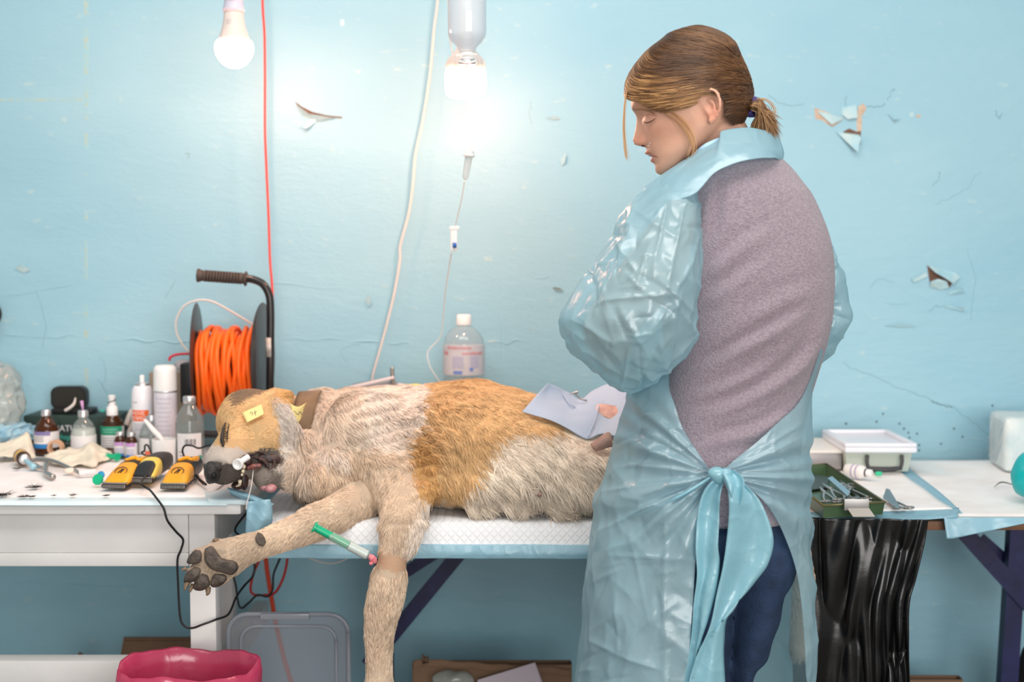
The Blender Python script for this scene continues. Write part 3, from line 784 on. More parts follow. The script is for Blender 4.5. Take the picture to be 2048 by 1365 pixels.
# fur
def fur():
    Q = np.array([f for f in DF if len(f) == 4])
    a, b, c, d = (DV[Q[:, i]] for i in range(4))
    A = np.linalg.norm(np.cross(c - a, d - b), axis=1) / 2
    cen = (a + b + c + d) / 4; cp = proj(cen); fn = np.cross(c - a, d - b); fn /= np.linalg.norm(fn, axis=1)[:, None] + 1e-12
    w = A.copy()
    w *= np.where(fn[:, 1] > 0.55, 0.35, 1.0)                    # far side
    w *= np.where(cen[:, 2] < ZT + 0.02, np.where(cen[:, 1] > 2.46, 0.15, 1), 1)
    w *= np.where(cp[:, 0] > 1240, 0.25, 1.0)
    w *= np.where((cp[:, 0] < 600), 1.8, 1.0)
    w[in_poly(cp, P_SHAVED)] *= 0.10
    for poly in PAD_POLYS: w[in_poly(cp, poly) & (cen[:, 1] < 2.35)] *= 0.10
    w[(cp[:, 0] < 480) & (cp[:, 1] > 1085) & (cen[:, 1] < 2.33)] *= 2.2
    w[(np.abs(cp[:, 0] - 424) < 20) & (np.abs(cp[:, 1] - 945) < 28) & (cen[:, 1] < 2.43)] *= 0.0
    N = 210000
    idx = RNG.choice(len(Q), N, p=w / w.sum())
    u, v = RNG.random((N, 1)), RNG.random((N, 1))
    root = (a[idx] * (1 - u) + b[idx] * u) * (1 - v) + (d[idx] * (1 - u) + c[idx] * u) * v
    nn = vert_normals(DV, DF); n = nn[Q[idx, 0]]
    q = proj(root); x, y = q[:, 0], q[:, 1]
    # direction the coat lies in
    fl = np.tile([0.75, -0.45, -0.45], (N, 1))
    body = x > 880
    fl[body] = [0.55, -0.35, -0.75]
    ll = (x < 745) & (y > 960) & (x > 590) | (x < 600) & (y > 1000)
    fl[ll] = [-0.85, -0.1, -0.6]
    ul = (x > 715) & (x < 880) & (y > 930); fl[ul] = [-0.15, -0.25, -1.0]
    hd = (x < 600) & (y < 1000); fl[hd] = [0.75, 0.2, 0.35]
    ear = (x > 545) & (x < 602) & (y < 905) & (y > 795); fl[ear] = [0.35, -0.05, -0.9]
    rf = (x > 590) & (x < 660) & (y < 990) & (y > 780); fl[rf] = [0.35, -0.35, -0.75]
    hl = (x > 1460); fl[hl] = [0.1, -0.2, -1]
    fl += np.column_stack([noise(root, 38, 3), noise(root, 38, 4), noise(root, 38, 5)]) * 0.42
    fl += np.column_stack([noise(root, 130, 6), noise(root, 130, 7), noise(root, 130, 8)]) * 0.26
    fl += RNG.normal(size=(N, 3)) * 0.16
    t = fl - n * (fl * n).sum(1)[:, None]; t /= np.linalg.norm(t, axis=1)[:, None] + 1e-9
    L = np.full(N, 0.021)
    L[x > 900] = 0.026; L[(x > 940) & (y > 950)] = 0.030
    L[ul] = 0.013; L[(x > 715) & (x < 880) & (y > 1140)] = 0.013
    L[ll] = 0.011; L[hd] = 0.008; L[(x < 520) & (y > 880) & (y < 1000)] = 0.004; L[ear] = 0.013; L[rf] = 0.024
    L[(x < 480) & (y > 1040)] = 0.0075; L[hl] = 0.010
    L[(x > 830) & (x < 880) & (y > 1000) & (y < 1150)] = 0.016
    L[in_poly(q, P_SHAVED)] = 0.0015
    L *= RNG.uniform(0.6, 1.15, N)
    lift = np.where(hd, 0.30, np.where(ul | ll, 0.26, 0.38)) + noise(root, 90, 11) * 0.16
    k = np.array([0, 0.35, 0.7, 1.0])
    pts = root[:, None, :] - n[:, None, :] * 0.0006 + t[:, None, :] * (L[:, None] * k)[:, :, None] + n[:, None, :] * (L[:, None] * lift[:, None] * (k - 0.62 * k * k))[:, :, None]
    pts[:, :, 2] -= (L[:, None] * 0.12 * k * k)
    col = coat(root, 1.0)
    col = col * RNG.uniform(0.72, 1.16, (N, 1)) * (1 + 0.10 * noise(root, 70, 12))[:, None]
    dk = RNG.random(N) < 0.06; col[dk] *= 0.55
    return hair_obj('fur', pts, np.array([0.00055, 0.00050, 0.00036, 0.00012]), np.clip(col, 0, 1), attr_mat('dog_fur', 0.65, spec=0.18), dog)
def grow(pp, k):
    pp = np.array(pp, float); c = pp.mean(0); return [tuple(c + (p - c) * k) for p in pp]
PAD_POLYS = [grow([(412, 1100), (424, 1096), (434, 1106), (444, 1118), (468, 1124), (473, 1138), (462, 1149), (445, 1144), (425, 1138), (412, 1122)], 1.06),
             grow([(390, 1103), (400, 1106), (401, 1122), (390, 1127), (376, 1125), (380, 1112)], 1.12), grow([(388, 1137), (399, 1139), (398, 1150), (386, 1163), (370, 1164), (373, 1148)], 1.1),
             grow([(403, 1150), (414, 1154), (417, 1170), (405, 1180), (390, 1178), (390, 1166)], 1.1), grow([(430, 1150), (447, 1152), (450, 1162), (438, 1172), (425, 1172), (425, 1160)], 1.15),
             [(515, 1066), (524, 1070), (531, 1083), (527, 1093), (518, 1090), (511, 1078)]]
fur()
M_PADSKIN = mat('paw_pad_skin', (70, 62, 58), 0.6, rgb2=(98, 88, 78), noise_scale=90, bump=0.6, bump_scale=260)
M_NOSE = mat('nose_leather', (44, 40, 40), 0.38, bump=0.5, bump_scale=420, rgb2=(60, 56, 54), noise_scale=120)
M_CLAW = mat('claw_horn', (120, 100, 78), 0.4)
def on_dog(px, py, off=0.0):
    """the dog's surface point seen at a pixel"""
    q = np.abs(proj(DV) - [px, py]).max(1); k = np.where(q < 5)[0]
    if len(k) == 0: k = np.array([q.argmin()])
    d = DV[k, 1].min()
    return P(px, py, d - off)
def pad_blob(pp, bulge=0.006, name='paw_pad'):
    """paw pad: outline in pixels domed off the paw"""
    pp = np.array(pp, float); c = pp.mean(0); d0 = on_dog(*c)[1]
    o = np.array([P(*p, min(on_dog(*p)[1], d0 + 0.008) - 0.0005) for p in spline(np.vstack([pp, pp[:1]]), 25)[:-1]])
    cc = P(c[0], c[1], d0)
    R = []
    for s, b in ((1.02, 0.5), (1.0, -0.30), (0.86, -0.75), (0.6, -0.97), (0.3, -1.05)):
        R.append(cc + (o - cc) * s + np.array([0, b * bulge, 0]))
    return obj(name, (np.vstack(R), rings_to_faces(5, 24)), M_PADSKIN, dog)
for k_, poly in enumerate(PAD_POLYS): pad_blob(poly, (0.009, 0.008, 0.008, 0.008, 0.008, 0.005)[k_])
for pts in [[(380, 1160, 2.286, 6), (372, 1172, 2.280, 4.5), (370, 1182, 2.276, 1.5)], [(416, 1176, 2.285, 6), (416, 1186, 2.28, 4.5), (413, 1192, 2.278, 1.5)],
            [(372, 1138, 2.285, 5), (366, 1140, 2.282, 3), (363, 1143, 2.28, 1)], [(436, 1082, 2.315, 5), (429, 1081, 2.312, 4), (425, 1084, 2.311, 1.5)], [(386, 1170, 2.288, 5), (381, 1180, 2.282, 3.5), (380, 1186, 2.28, 1)]]:
    obj('claw', TP(pts, 8), M_CLAW, dog)
# nose
ns = on_dog(428, 940)
nd = ns[1]
nose = obj('nose', join(BP(425, 944, nd + 0.004, 17, 24, 0.020), BP(434, 932, nd + 0.008, 17, 15, 0.016), BP(420, 955, nd + 0.006, 9, 14, 0.014)), M_NOSE, dog)
M_BLACK_HOLE = mat('black_lining', (14, 12, 12), 0.6)
obj('nostril', BP(428, 952, nd - 0.013, 5.5, 8, 0.007, m=12, n=8), M_BLACK_HOLE, nose)
# eye, closed, with dark lids
M_LID = mat('dark_eyelid', (30, 25, 22), 0.45, bump=0.5, bump_scale=300)
def ribbon_on(name, pp, r_px, m, off=0.002, parent=None, mseg=8, push=0.0):
    pts = [on_dog(x, y, off) for x, y in pp]
    d = np.mean([p[1] for p in pts]); rp = np.broadcast_to(np.asarray(r_px, float), (len(pp),))
    return obj(name, tube(pts, [max(r, 0.5) / ppm(d) for r in rp], m=mseg), m, parent or dog)
eye = ribbon_on('eyelid', [(451, 846), (446, 862), (444, 880), (447, 893)], [1.2, 3.2, 3.8, 1.5], M_LID, off=0.0035)
ribbon_on('eyelid_crease', [(458, 848), (455, 866), (454, 884)], [0.8, 1.4, 0.8], M_LID, parent=eye)
# mouth: dark lips, inner cheek, teeth, tongue
M_LIP = mat('black_lip', (34, 27, 26), 0.35, rgb2=(74, 50, 46), noise_scale=120, bump=0.5, bump_scale=200)
M_GUM = mat('gum', (150, 92, 82), 0.35, rgb2=(96, 58, 56), noise_scale=150)
mouth = obj('mouth', join(BP(528, 920, on_dog(528, 922)[1] + 0.005, 34, 13, 0.008, m=18, n=10), BP(490, 922, on_dog(490, 922)[1] + 0.004, 16, 12, 0.010), BP(488, 962, on_dog(488, 960)[1] + 0.006, 9, 20, 0.012), BP(476, 972, on_dog(478, 968)[1] + 0.004, 14, 8, 0.010)), M_LIP, dog)
for pp, rp in [([(512, 905), (530, 908), (546, 918), (548, 932), (538, 940)], [3, 5, 5, 4, 2]), ([(508, 915), (522, 920), (534, 930), (536, 936)], [3, 5, 5, 3]), ([(482, 918), (497, 912), (512, 908)], [3, 5, 3])]:
    ribbon_on('lip_fold', pp, [q_ * 0.72 for q_ in rp], M_LIP, off=0.0045, parent=mouth)
ribbon_on('gum', [(494, 938), (506, 934), (522, 932)], [4, 6, 4], M_GUM, off=0.007, parent=mouth)
M_TOOTH = mat('tooth', (238, 226, 196), 0.25)
for x, y, r in [(488, 934, 3.6), (486, 943, 3.4), (484, 950, 2.6)]:
    obj('tooth', BP(x, y, on_dog(x, y)[1] - 0.007, r, r * 1.2, 0.004, m=10, n=8), M_TOOTH, mouth)
obj('tooth', TP([(480, 962, on_dog(480, 962)[1] - 0.006, 4), (479, 970, on_dog(480, 968)[1] - 0.008, 3), (471, 974, on_dog(474, 970)[1] - 0.008, 1.2)], 8), M_TOOTH, mouth)
M_TONGUE = mat('tongue', (198, 152, 152), 0.3, rgb2=(170, 108, 116), noise_scale=60, sss=0.2)
tz = P(545, 980, 2.437)
obj('tongue', join(BP(541, 977, 2.440, 13, 9, 0.012), BP(530, 974, 2.444, 12, 8, 0.012)), M_TONGUE, dog)
obj('nipple', BP(1079, 990, on_dog(1079, 990)[1] - .006, 5, 5, .005, m=10, n=8), mat('grey_pink_nipple', (150, 118, 108), 0.6), dog)
# collar
M_COLLAR = mat('brown_leather', (132, 106, 78), 0.6, rgb2=(110, 86, 62), noise_scale=24, bump=0.2)
def collar_fn(u, v):
    a = 2 * PI * v
    x = P(611 - 22 * 1 + 44 * u, 868, 2.66)[0] + 0.010 * math.sin(a)
    r = 0.0765 + 0.002 * u
    return np.array([x, 2.655 - 1.0 * r * math.cos(a), P(611, 866, 2.655)[2] + r * 1.02 * math.sin(a)])
obj('collar', thick(grid(5, 49, collar_fn), 0.003), M_COLLAR, dog)
# yellow paper tags with a pen mark
M_TAPE = mat('yellow_paper_tape', (240, 222, 150), 0.7, noise_amt=0.08, noise_scale=40)
M_PEN = mat('pen_ink', (70, 70, 66), 0.6)
def on_quad(c4, u, v, off=0.0):
    return (c4[0] * (1 - u) + c4[1] * u) * (1 - v) + (c4[3] * (1 - u) + c4[2] * u) * v + np.array([0, -off, 0])
q4 = [P(484, 826, on_dog(484, 826)[1] - .010), P(523, 809, on_dog(523, 811)[1] - .011), P(528, 829, on_dog(527, 829)[1] - .011), P(494, 846, on_dog(494, 844)[1] - .010)]
tg = obj('paper_tag', thick(grid(7, 9, lambda u, v: on_quad(q4, v, u, 0.002 * math.sin(v * PI))), 0.0008), M_TAPE, dog)
tg['label'] = 'yellow paper tag with a pen mark'
def pen(parent, q4, strokes, off):
    for s in strokes:
        obj('pen_mark', tube([on_quad(q4, u, v, off) for u, v in s], 0.00055, m=6), M_PEN, parent)
pen(tg, q4, [[(0.34, 0.40), (0.42, 0.28), (0.48, 0.42), (0.40, 0.60)], [(0.62, 0.22), (0.60, 0.50), (0.58, 0.78)], [(0.50, 0.55), (0.60, 0.48), (0.70, 0.46)]], 0.0030)
q5 = [P(580, 806, 2.50), P(611, 806, 2.55), P(609, 838, 2.55), P(590, 838, 2.505)]
tg2 = obj('paper_tag', thick(grid(9, 9, lambda u, v: P(579 + 33 * v + (5 - 10 * v) * u, 806 + 8 * math.sin(v * PI) + u * (10 + 22 * math.sin(v * PI) ** 0.8), 2.515 + 0.03 * v + 0.010 * (2 * v - 1) ** 2)), 0.0008), M_TAPE, dog)
tg2['label'] = 'yellow paper tag on the collar'
obj('pen_mark', tube([P(588, 822, 2.512), P(596, 830, 2.514), P(600, 824, 2.518), P(604, 830, 2.522)], 0.0006, m=6), M_PEN, tg2)
# ================================================================ the person
DP = 2.16                                   # depth of the body's middle
S0 = ppm(DP)
def loft(rows, n=80, m=72, e=2.2, cap=True):
    """rows (py, x left, x right, depth, half thickness) -> rings; point j: angle from right, over the viewer's side, to left"""
    q = spline(rows, n); R = []
    a = np.arange(m) / m * 2 * PI; c, s = np.cos(a), np.sin(a)
    cx_ = np.sign(c) * np.abs(c) ** (2 / e); sy_ = np.sign(s) * np.abs(s) ** (2 / e)
    for py, xl, xr_, d, th in q:
        A = P(xl, py, d); B = P(xr_, py, d); cen = (A + B) / 2; rx = (B[0] - A[0]) / 2
        R.append(np.column_stack([cen[0] + rx * cx_, cen[1] - th * sy_, np.full(m, cen[2])]))
    return np.vstack(R), rings_to_faces(n, m, True, cap, cap)
PSI = math.radians(9)
HO = np.array([1375.0, 215.0]); EF = np.array([-0.954, 0.300]); EU = np.array([-0.300, -0.954])
W_F = np.array([-0.954 * math.cos(PSI), 0.954 * math.sin(PSI), -0.300]); W_L = np.array([-math.sin(PSI), -math.cos(PSI), 0]); W_U = np.array([-0.300 * math.cos(PSI), 0.300 * math.sin(PSI), 0.954])
HC = P(HO[0], HO[1], DP)
def H(f, l, w):
    """head-local pixels (forward, towards the viewer, up) -> world"""
    return HC + (np.asarray(f)[..., None] * W_F + np.asarray(l)[..., None] * W_L + np.asarray(w)[..., None] * W_U) / S0
def hpx(x, y):
    r = np.array([x, y]) - HO
    return r @ EF, r @ EU
def ip(x, xs, ys):
    """smooth interpolation of a table"""
    o = np.argsort(xs); xs = np.asarray(xs, float)[o]; ys = np.asarray(ys, float)[o]
    d = np.gradient(ys, xs); i = np.clip(np.searchsorted(xs, x) - 1, 0, len(xs) - 2)
    h = xs[i + 1] - xs[i]; t = np.clip((x - xs[i]) / h, 0, 1)
    return (2 * t ** 3 - 3 * t ** 2 + 1) * ys[i] + (t ** 3 - 2 * t ** 2 + t) * h * d[i] + (-2 * t ** 3 + 3 * t ** 2) * ys[i + 1] + (t ** 3 - t ** 2) * h * d[i + 1]
def head_shape():
    ws = np.concatenate([np.linspace(-117, -40, 44), np.linspace(-38, 20, 34), np.linspace(23, 134, 36)])
    front = ip(ws, [134, 122, 110, 92, 70, 52, 35, 22, 13, 0, -28, -45, -60, -72, -88, -98, -108, -117], [-10, 35, 55, 76, 92, 100, 105, 102, 98, 97, 97, 98, 97, 95, 93, 97, 94, 78])
    back = ip(ws, [134, 122, 110, 80, 40, 0, -30, -60, -85, -98, -108, -117], [-40, -72, -92, -114, -124, -118, -100, -62, -8, 30, 50, 64])
    half = ip(ws, [134, 122, 110, 80, 40, 13, -30, -60, -85, -100, -110, -117], [10, 46, 62, 86, 94, 91, 84, 72, 58, 42, 28, 10])
    m = 96; a = np.arange(m) / m * 2 * PI; R = []
    for w, f, b, h in zip(ws, front, back, half):
        c0 = -8 if w > -50 else -8 + (-50 - w) * 1.15
        c0 = min(c0, f - 12)
        c, s = np.cos(a), np.sin(a)
        e = 2.25
        ff = np.where(c > 0, c0 + (f - c0) * np.abs(c) ** (2 / e), c0 - (c0 - b) * np.abs(c) ** (2 / 2.0))
        ll = h * np.sign(s) * np.abs(s) ** (2 / e)
        fr = (c > 0)
        g = lambda x0, sx: np.exp(-((np.abs(ll) - x0) / sx) ** 2)
        nose_h = np.interp(w, [-54, -49, -44, -38, -28, -15, 0, 13, 22], [0, 3, 14, 24, 27, 19, 11, 4, 0]); nose_w = np.interp(w, [-54, -38, -28, 0, 22], [17, 15, 12, 9, 9])
        ff = ff + fr * nose_h * g(0, nose_w) + fr * np.exp(-((w + 38) / 7.0) ** 2) * 6 * g(14, 7)
        ff = ff + fr * (12 * np.exp(-((w + 61) / 5.0) ** 2) + 8.5 * np.exp(-((w + 79) / 5.5) ** 2) - 4 * np.exp(-((w + 70.5) / 3.0) ** 2)) * g(0, 19)
        ff = ff - fr * 9 * np.exp(-((w - 6) / 12) ** 2) * g(33, 16)              # eye sockets
        ff = ff + fr * 5 * np.exp(-((w + 1) / 7.5) ** 2) * g(34, 11)              # closed lids
        ff = ff + fr * 4 * np.exp(-((w - 27) / 7) ** 2) * g(30, 22)              # brows
        ll = ll * (1 + fr * 0.05 * np.exp(-((w + 22) / 18) ** 2))
        R.append(H(ff, ll, np.full(m, w)))
    return np.vstack(R), rings_to_faces(len(ws), m)
def HT(pts):
    """tube through head-local points (f, l, w, r) in pixels"""
    return tube([H(f, l, w) for f, l, w, r in pts], [r / S0 for *_, r in pts], m=12)
def ear_shapes(side=1):
    pp = [(1409, 224, 84), (1404, 206, 88), (1412, 194, 94), (1426, 191, 99), (1437, 202, 101), (1440, 222, 99), (1436, 238, 94), (1428, 248, 88), (1419, 247, 84)]
    pts = []
    for x, y, l in pp:
        f, w = hpx(x, y); pts.append((f, l * side, w, 3.6))
    f0, w0 = hpx(1423, 220)
    out = [HT(pts)]
    f1, w1 = hpx(1414, 226); out.append(HT([(f1, 82 * side, w1 + 10, 4), (f1, 85 * side, w1, 5), (f1 - 3, 84 * side, w1 - 14, 4)]))
    f2, w2 = hpx(1424, 248); out.append(ball(H(f2, 85 * side, w2), (7 / S0, 4.5 / S0, 8 / S0)))
    a1 = [hpx(1416, 208), hpx(1426, 214), hpx(1430, 226), hpx(1424, 238)]
    out.append(HT([(f, (90 if i in (1, 2) else 86) * side, w, 3.2) for i, (f, w) in enumerate(a1)]))
    out.append(ball(H(f0, 79 * side, w0), (15 / S0, 6 / S0, 24 / S0)))
    return out
def hand(wrist, tip, palm_n, r=0.0085):
    """palm and five fingers, slightly curled; palm_n points out of the palm"""
    wrist = np.asarray(wrist); tip = np.asarray(tip); d = tip - wrist; d /= np.linalg.norm(d)
    n = np.asarray(palm_n, float); n -= d * (n @ d); n /= np.linalg.norm(n); s = np.cross(d, n)
    out = [tube([wrist - d * 0.01, wrist + d * 0.03, wrist + d * 0.075], [0.024, 0.030, 0.028], m=12)]
    for off, L in ((-0.026, 0.062), (-0.009, 0.074), (0.009, 0.070), (0.026, 0.054)):
        b0 = wrist + d * 0.068 + s * off * 0.9
        out.append(tube([b0, b0 + d * L * 0.45 + n * 0.004 + s * off * 0.1, b0 + d * L * 0.75 + n * 0.016, b0 + d * L * 0.88 + n * 0.030], [r * 1.08, r, r * 0.9, r * 0.72], m=10))
    b0 = wrist + d * 0.025 - s * 0.022
    out.append(tube([b0, b0 + d * 0.025 - s * 0.022 + n * 0.006, b0 + d * 0.052 - s * 0.028 + n * 0.016], [0.012, 0.0105, 0.008], m=10))
    return out
lw = P(1296, 775, 2.36); lh = P(1312, 822, 2.46)
rw = P(1425, 762, 2.40); rh = P(1352, 818, 2.475)
body_shapes = [head_shape()] + ear_shapes(1) + ear_shapes(-1) + [
    TP([(1412, 215, DP, 52), (1436, 262, DP, 55), (1462, 320, DP, 60), (1480, 370, DP, 66)]),
    loft([(330, 1440, 1530, DP, .05), (360, 1380, 1570, DP, .08), (420, 1350, 1605, DP, .095), (560, 1345, 1640, DP, .105), (720, 1345, 1615, DP, .105), (850, 1310, 1590, DP, .115), (1000, 1285, 1590, DP, .12), (1110, 1300, 1580, DP, .115)], n=40, m=40),
    tube([P(1400, 430, 2.12), P(1290, 560, 2.11), P(1215, 668, 2.16), P(1255, 725, 2.27), lw], [.050, .044, .038, .034, .026], m=14), *hand(lw, lh, (0.2, -0.1, -1)),
    tube([P(1560, 440, 2.20), P(1604, 560, 2.235), P(1634, 640, 2.26), P(1560, 710, 2.36), rw], [.044, .036, .026, .028, .026], m=14), *hand(rw, rh, (0, -0.2, -1)),
    TP([(1410, 1080, DP, 70), (1405, 1300, DP, 54), (1405, 1620, DP, 42), (1410, 1750, DP, 46), (1415, 2080, DP, 30)]),
    TP([(1525, 1080, DP, 54), (1488, 1300, DP, 24), (1478, 1620, DP, 30), (1478, 1750, DP, 36), (1480, 2080, DP, 28)]),
]
BV, BF = remesh(body_shapes, 0.0027, 2, 0.4)
person = obj('person', (BV, BF), attr_mat('human_skin', 0.48, sss=0.12, spec=0.4, bump=0.12, bump_scale=260))
tag(person, 'person in a pale blue plastic gown and mauve fleece bending over the dog', 'person')
def skin_cols(V):
    n = len(V); r = (V - HC) * S0
    f, l, w = r @ W_F, r @ W_L, r @ W_U
    c = np.tile(np.array(lin(222, 172, 146)[:3]), (n, 1))
    def mixc(mask, colr):
        nonlocal c
        c = c * (1 - mask[:, None]) + np.array(lin(*colr)[:3]) * mask[:, None]
    g = lambda x, x0, s: np.exp(-((x - x0) / s) ** 2)
    mixc(0.45 * g(w, -32, 14) * g(f, 112, 16), (206, 128, 104))            # nose
    mixc(0.40 * g(w, -30, 26) * g(np.abs(l), 62, 26) * (f > 20), (206, 138, 112))   # cheek
    mixc(0.85 * np.clip(1 - np.abs(w + 63.5) / 5.0, 0, 1) ** 0.5 * (np.abs(l) < 23) * (f > 88), (196, 116, 104))
    mixc(0.85 * np.clip(1 - np.abs(w + 78.5) / 7.0, 0, 1) ** 0.5 * (np.abs(l) < 20) * (f > 88), (204, 122, 110))
    mixc(0.9 * g(w, -70.8, 2.2) * (np.abs(l) < 24) * (f > 86), (110, 52, 46))
    mixc(0.5 * g(w, -36, 22) * g(f, -46, 22) * (np.abs(l) > 78), (214, 132, 112))    # ear
    mixc(0.5 * g(w, 27, 5) * g(np.abs(l), 32, 18) * (f > 60), (150, 112, 82))        # brow
    c *= (1 + 0.05 * noise(V, 55, 3) + 0.03 * noise(V, 160, 4))[:, None]
    return np.clip(c, 0, 1)
set_col(person, skin_cols(BV))
M_LASH = mat('lash_line', (92, 62, 48), 0.6)
def on_body(px, py, off=0.0):
    q = np.abs(BPX - [px, py]).max(1); k = np.where(q < 4)[0]
    if len(k) == 0: k = np.array([q.argmin()])
    return P(px, py, BV[k, 1].min() - off)
BPX = proj(BV)
def face_line(name, pp, r_px, m, off=0.0004):
    rp = np.broadcast_to(np.asarray(r_px, float), (len(pp),))
    return obj(name, tube([on_body(x, y, off) for x, y in pp], [r / S0 for r in rp], m=8), m, person)
face_line('eyelash', [(1287, 243), (1293, 246), (1302, 243), (1311, 237)], [0.5, 1.2, 1.3, 0.6], M_LASH)
face_line('eyelid_fold', [(1287, 232), (1296, 229), (1306, 229), (1314, 233)], [0.3, 0.7, 0.7, 0.3], mat('skin_fold', (176, 122, 100), 0.6))
face_line('eyebrow', [(1268, 219), (1282, 219), (1297, 222), (1310, 228)], [0.8, 1.8, 1.6, 0.5], mat('brow_hair', (150, 112, 82), 0.8), off=0.0)
face_line('lip_line', [(1297, 312), (1304, 312), (1311, 313), (1316, 315)], [0.6, 1.2, 1.0, 0.4], mat('lip_shadow', (120, 62, 56), 0.5), off=0.0002)
face_line('nose_ring', [(1297, 284), (1300, 287), (1298, 291), (1294, 291)], 0.7, mat('ring_silver', (220, 220, 220), 0.2, metal=.9), off=0.001)
obj('eyelash', HT([(84, -26, -8, 0.7), (82, -34, -10.5, 1.1), (75, -43, -9, 0.9)]), M_LASH, person)
M_NOSTRIL = mat('nostril_dark', (92, 44, 36), 0.7)
obj('nostril', ball(H(104, 12, -46), (5 / S0, 3.0 / S0, 2.5 / S0), m=10, n=8), M_NOSTRIL, person)

# ---- hair
hair_rows = dict(w=[151, 147, 140, 130, 116, 97, 61, 18, -22, -50, -72], f=[-28, -8, 8, 40, 66, 90, 109, 107, 100, 80, 55], b=[-52, -64, -76, -90, -106, -120, -126, -127, -121, -104, -84], h=[8, 32, 48, 66, 80, 91, 101, 102, 96, 84, 66])
def hair_surf(w, a, off=0.0):
    w = np.asarray(w, float); a = np.asarray(a, float)
    f = ip(w, hair_rows['w'], hair_rows['f']) + off; b = ip(w, hair_rows['w'], hair_rows['b']) - off; h = ip(w, hair_rows['w'], hair_rows['h']) + off
    c, s = np.cos(a), np.sin(a); c0 = -12.0; e = 2.15
    f = np.maximum(f, c0 + 4)
    ff = np.where(c > 0, c0 + (f - c0) * np.abs(c) ** (2 / e), c0 - (c0 - b) * np.abs(c) ** (2 / 2.0))
    return H(ff, h * np.sign(s) * np.abs(s) ** (2 / e), w)
P_FACE = [(1200, 193), (1258, 197), (1284, 212), (1310, 224), (1340, 229), (1372, 222), (1398, 207), (1405, 190), (1428, 185), (1446, 204), (1448, 236), (1466, 256), (1520, 275), (1520, 420), (1200, 420)]
ws = np.linspace(151, -72, 90); aa = np.arange(120) / 120 * 2 * PI
WW, AA = np.meshgrid(ws, aa, indexing='ij')
HV = hair_surf(WW, AA, -3.0).reshape(-1, 3)
HF = rings_to_faces(90, 120, True, True, False)
bad = in_poly(proj(HV) + np.array([0, 7.0]), P_FACE)
HF = [f for f in HF if not bad[list(f)].any()]
used = np.unique(np.concatenate([np.array(f) for f in HF])); remap = -np.ones(len(HV), int); remap[used] = np.arange(len(used))
HFV = HV[used]; HFF = [tuple(remap[list(f)]) for f in HF]
M_HAIR_BASE = mat('brown_hair_base', (104, 74, 50), 0.6, noise_amt=0.4, noise_scale=50, bump=0.5, bump_scale=120)
hair = obj('hair', (HFV, HFF), M_HAIR_BASE, person)
hair['label'] = 'light brown hair tied back in a short ponytail'
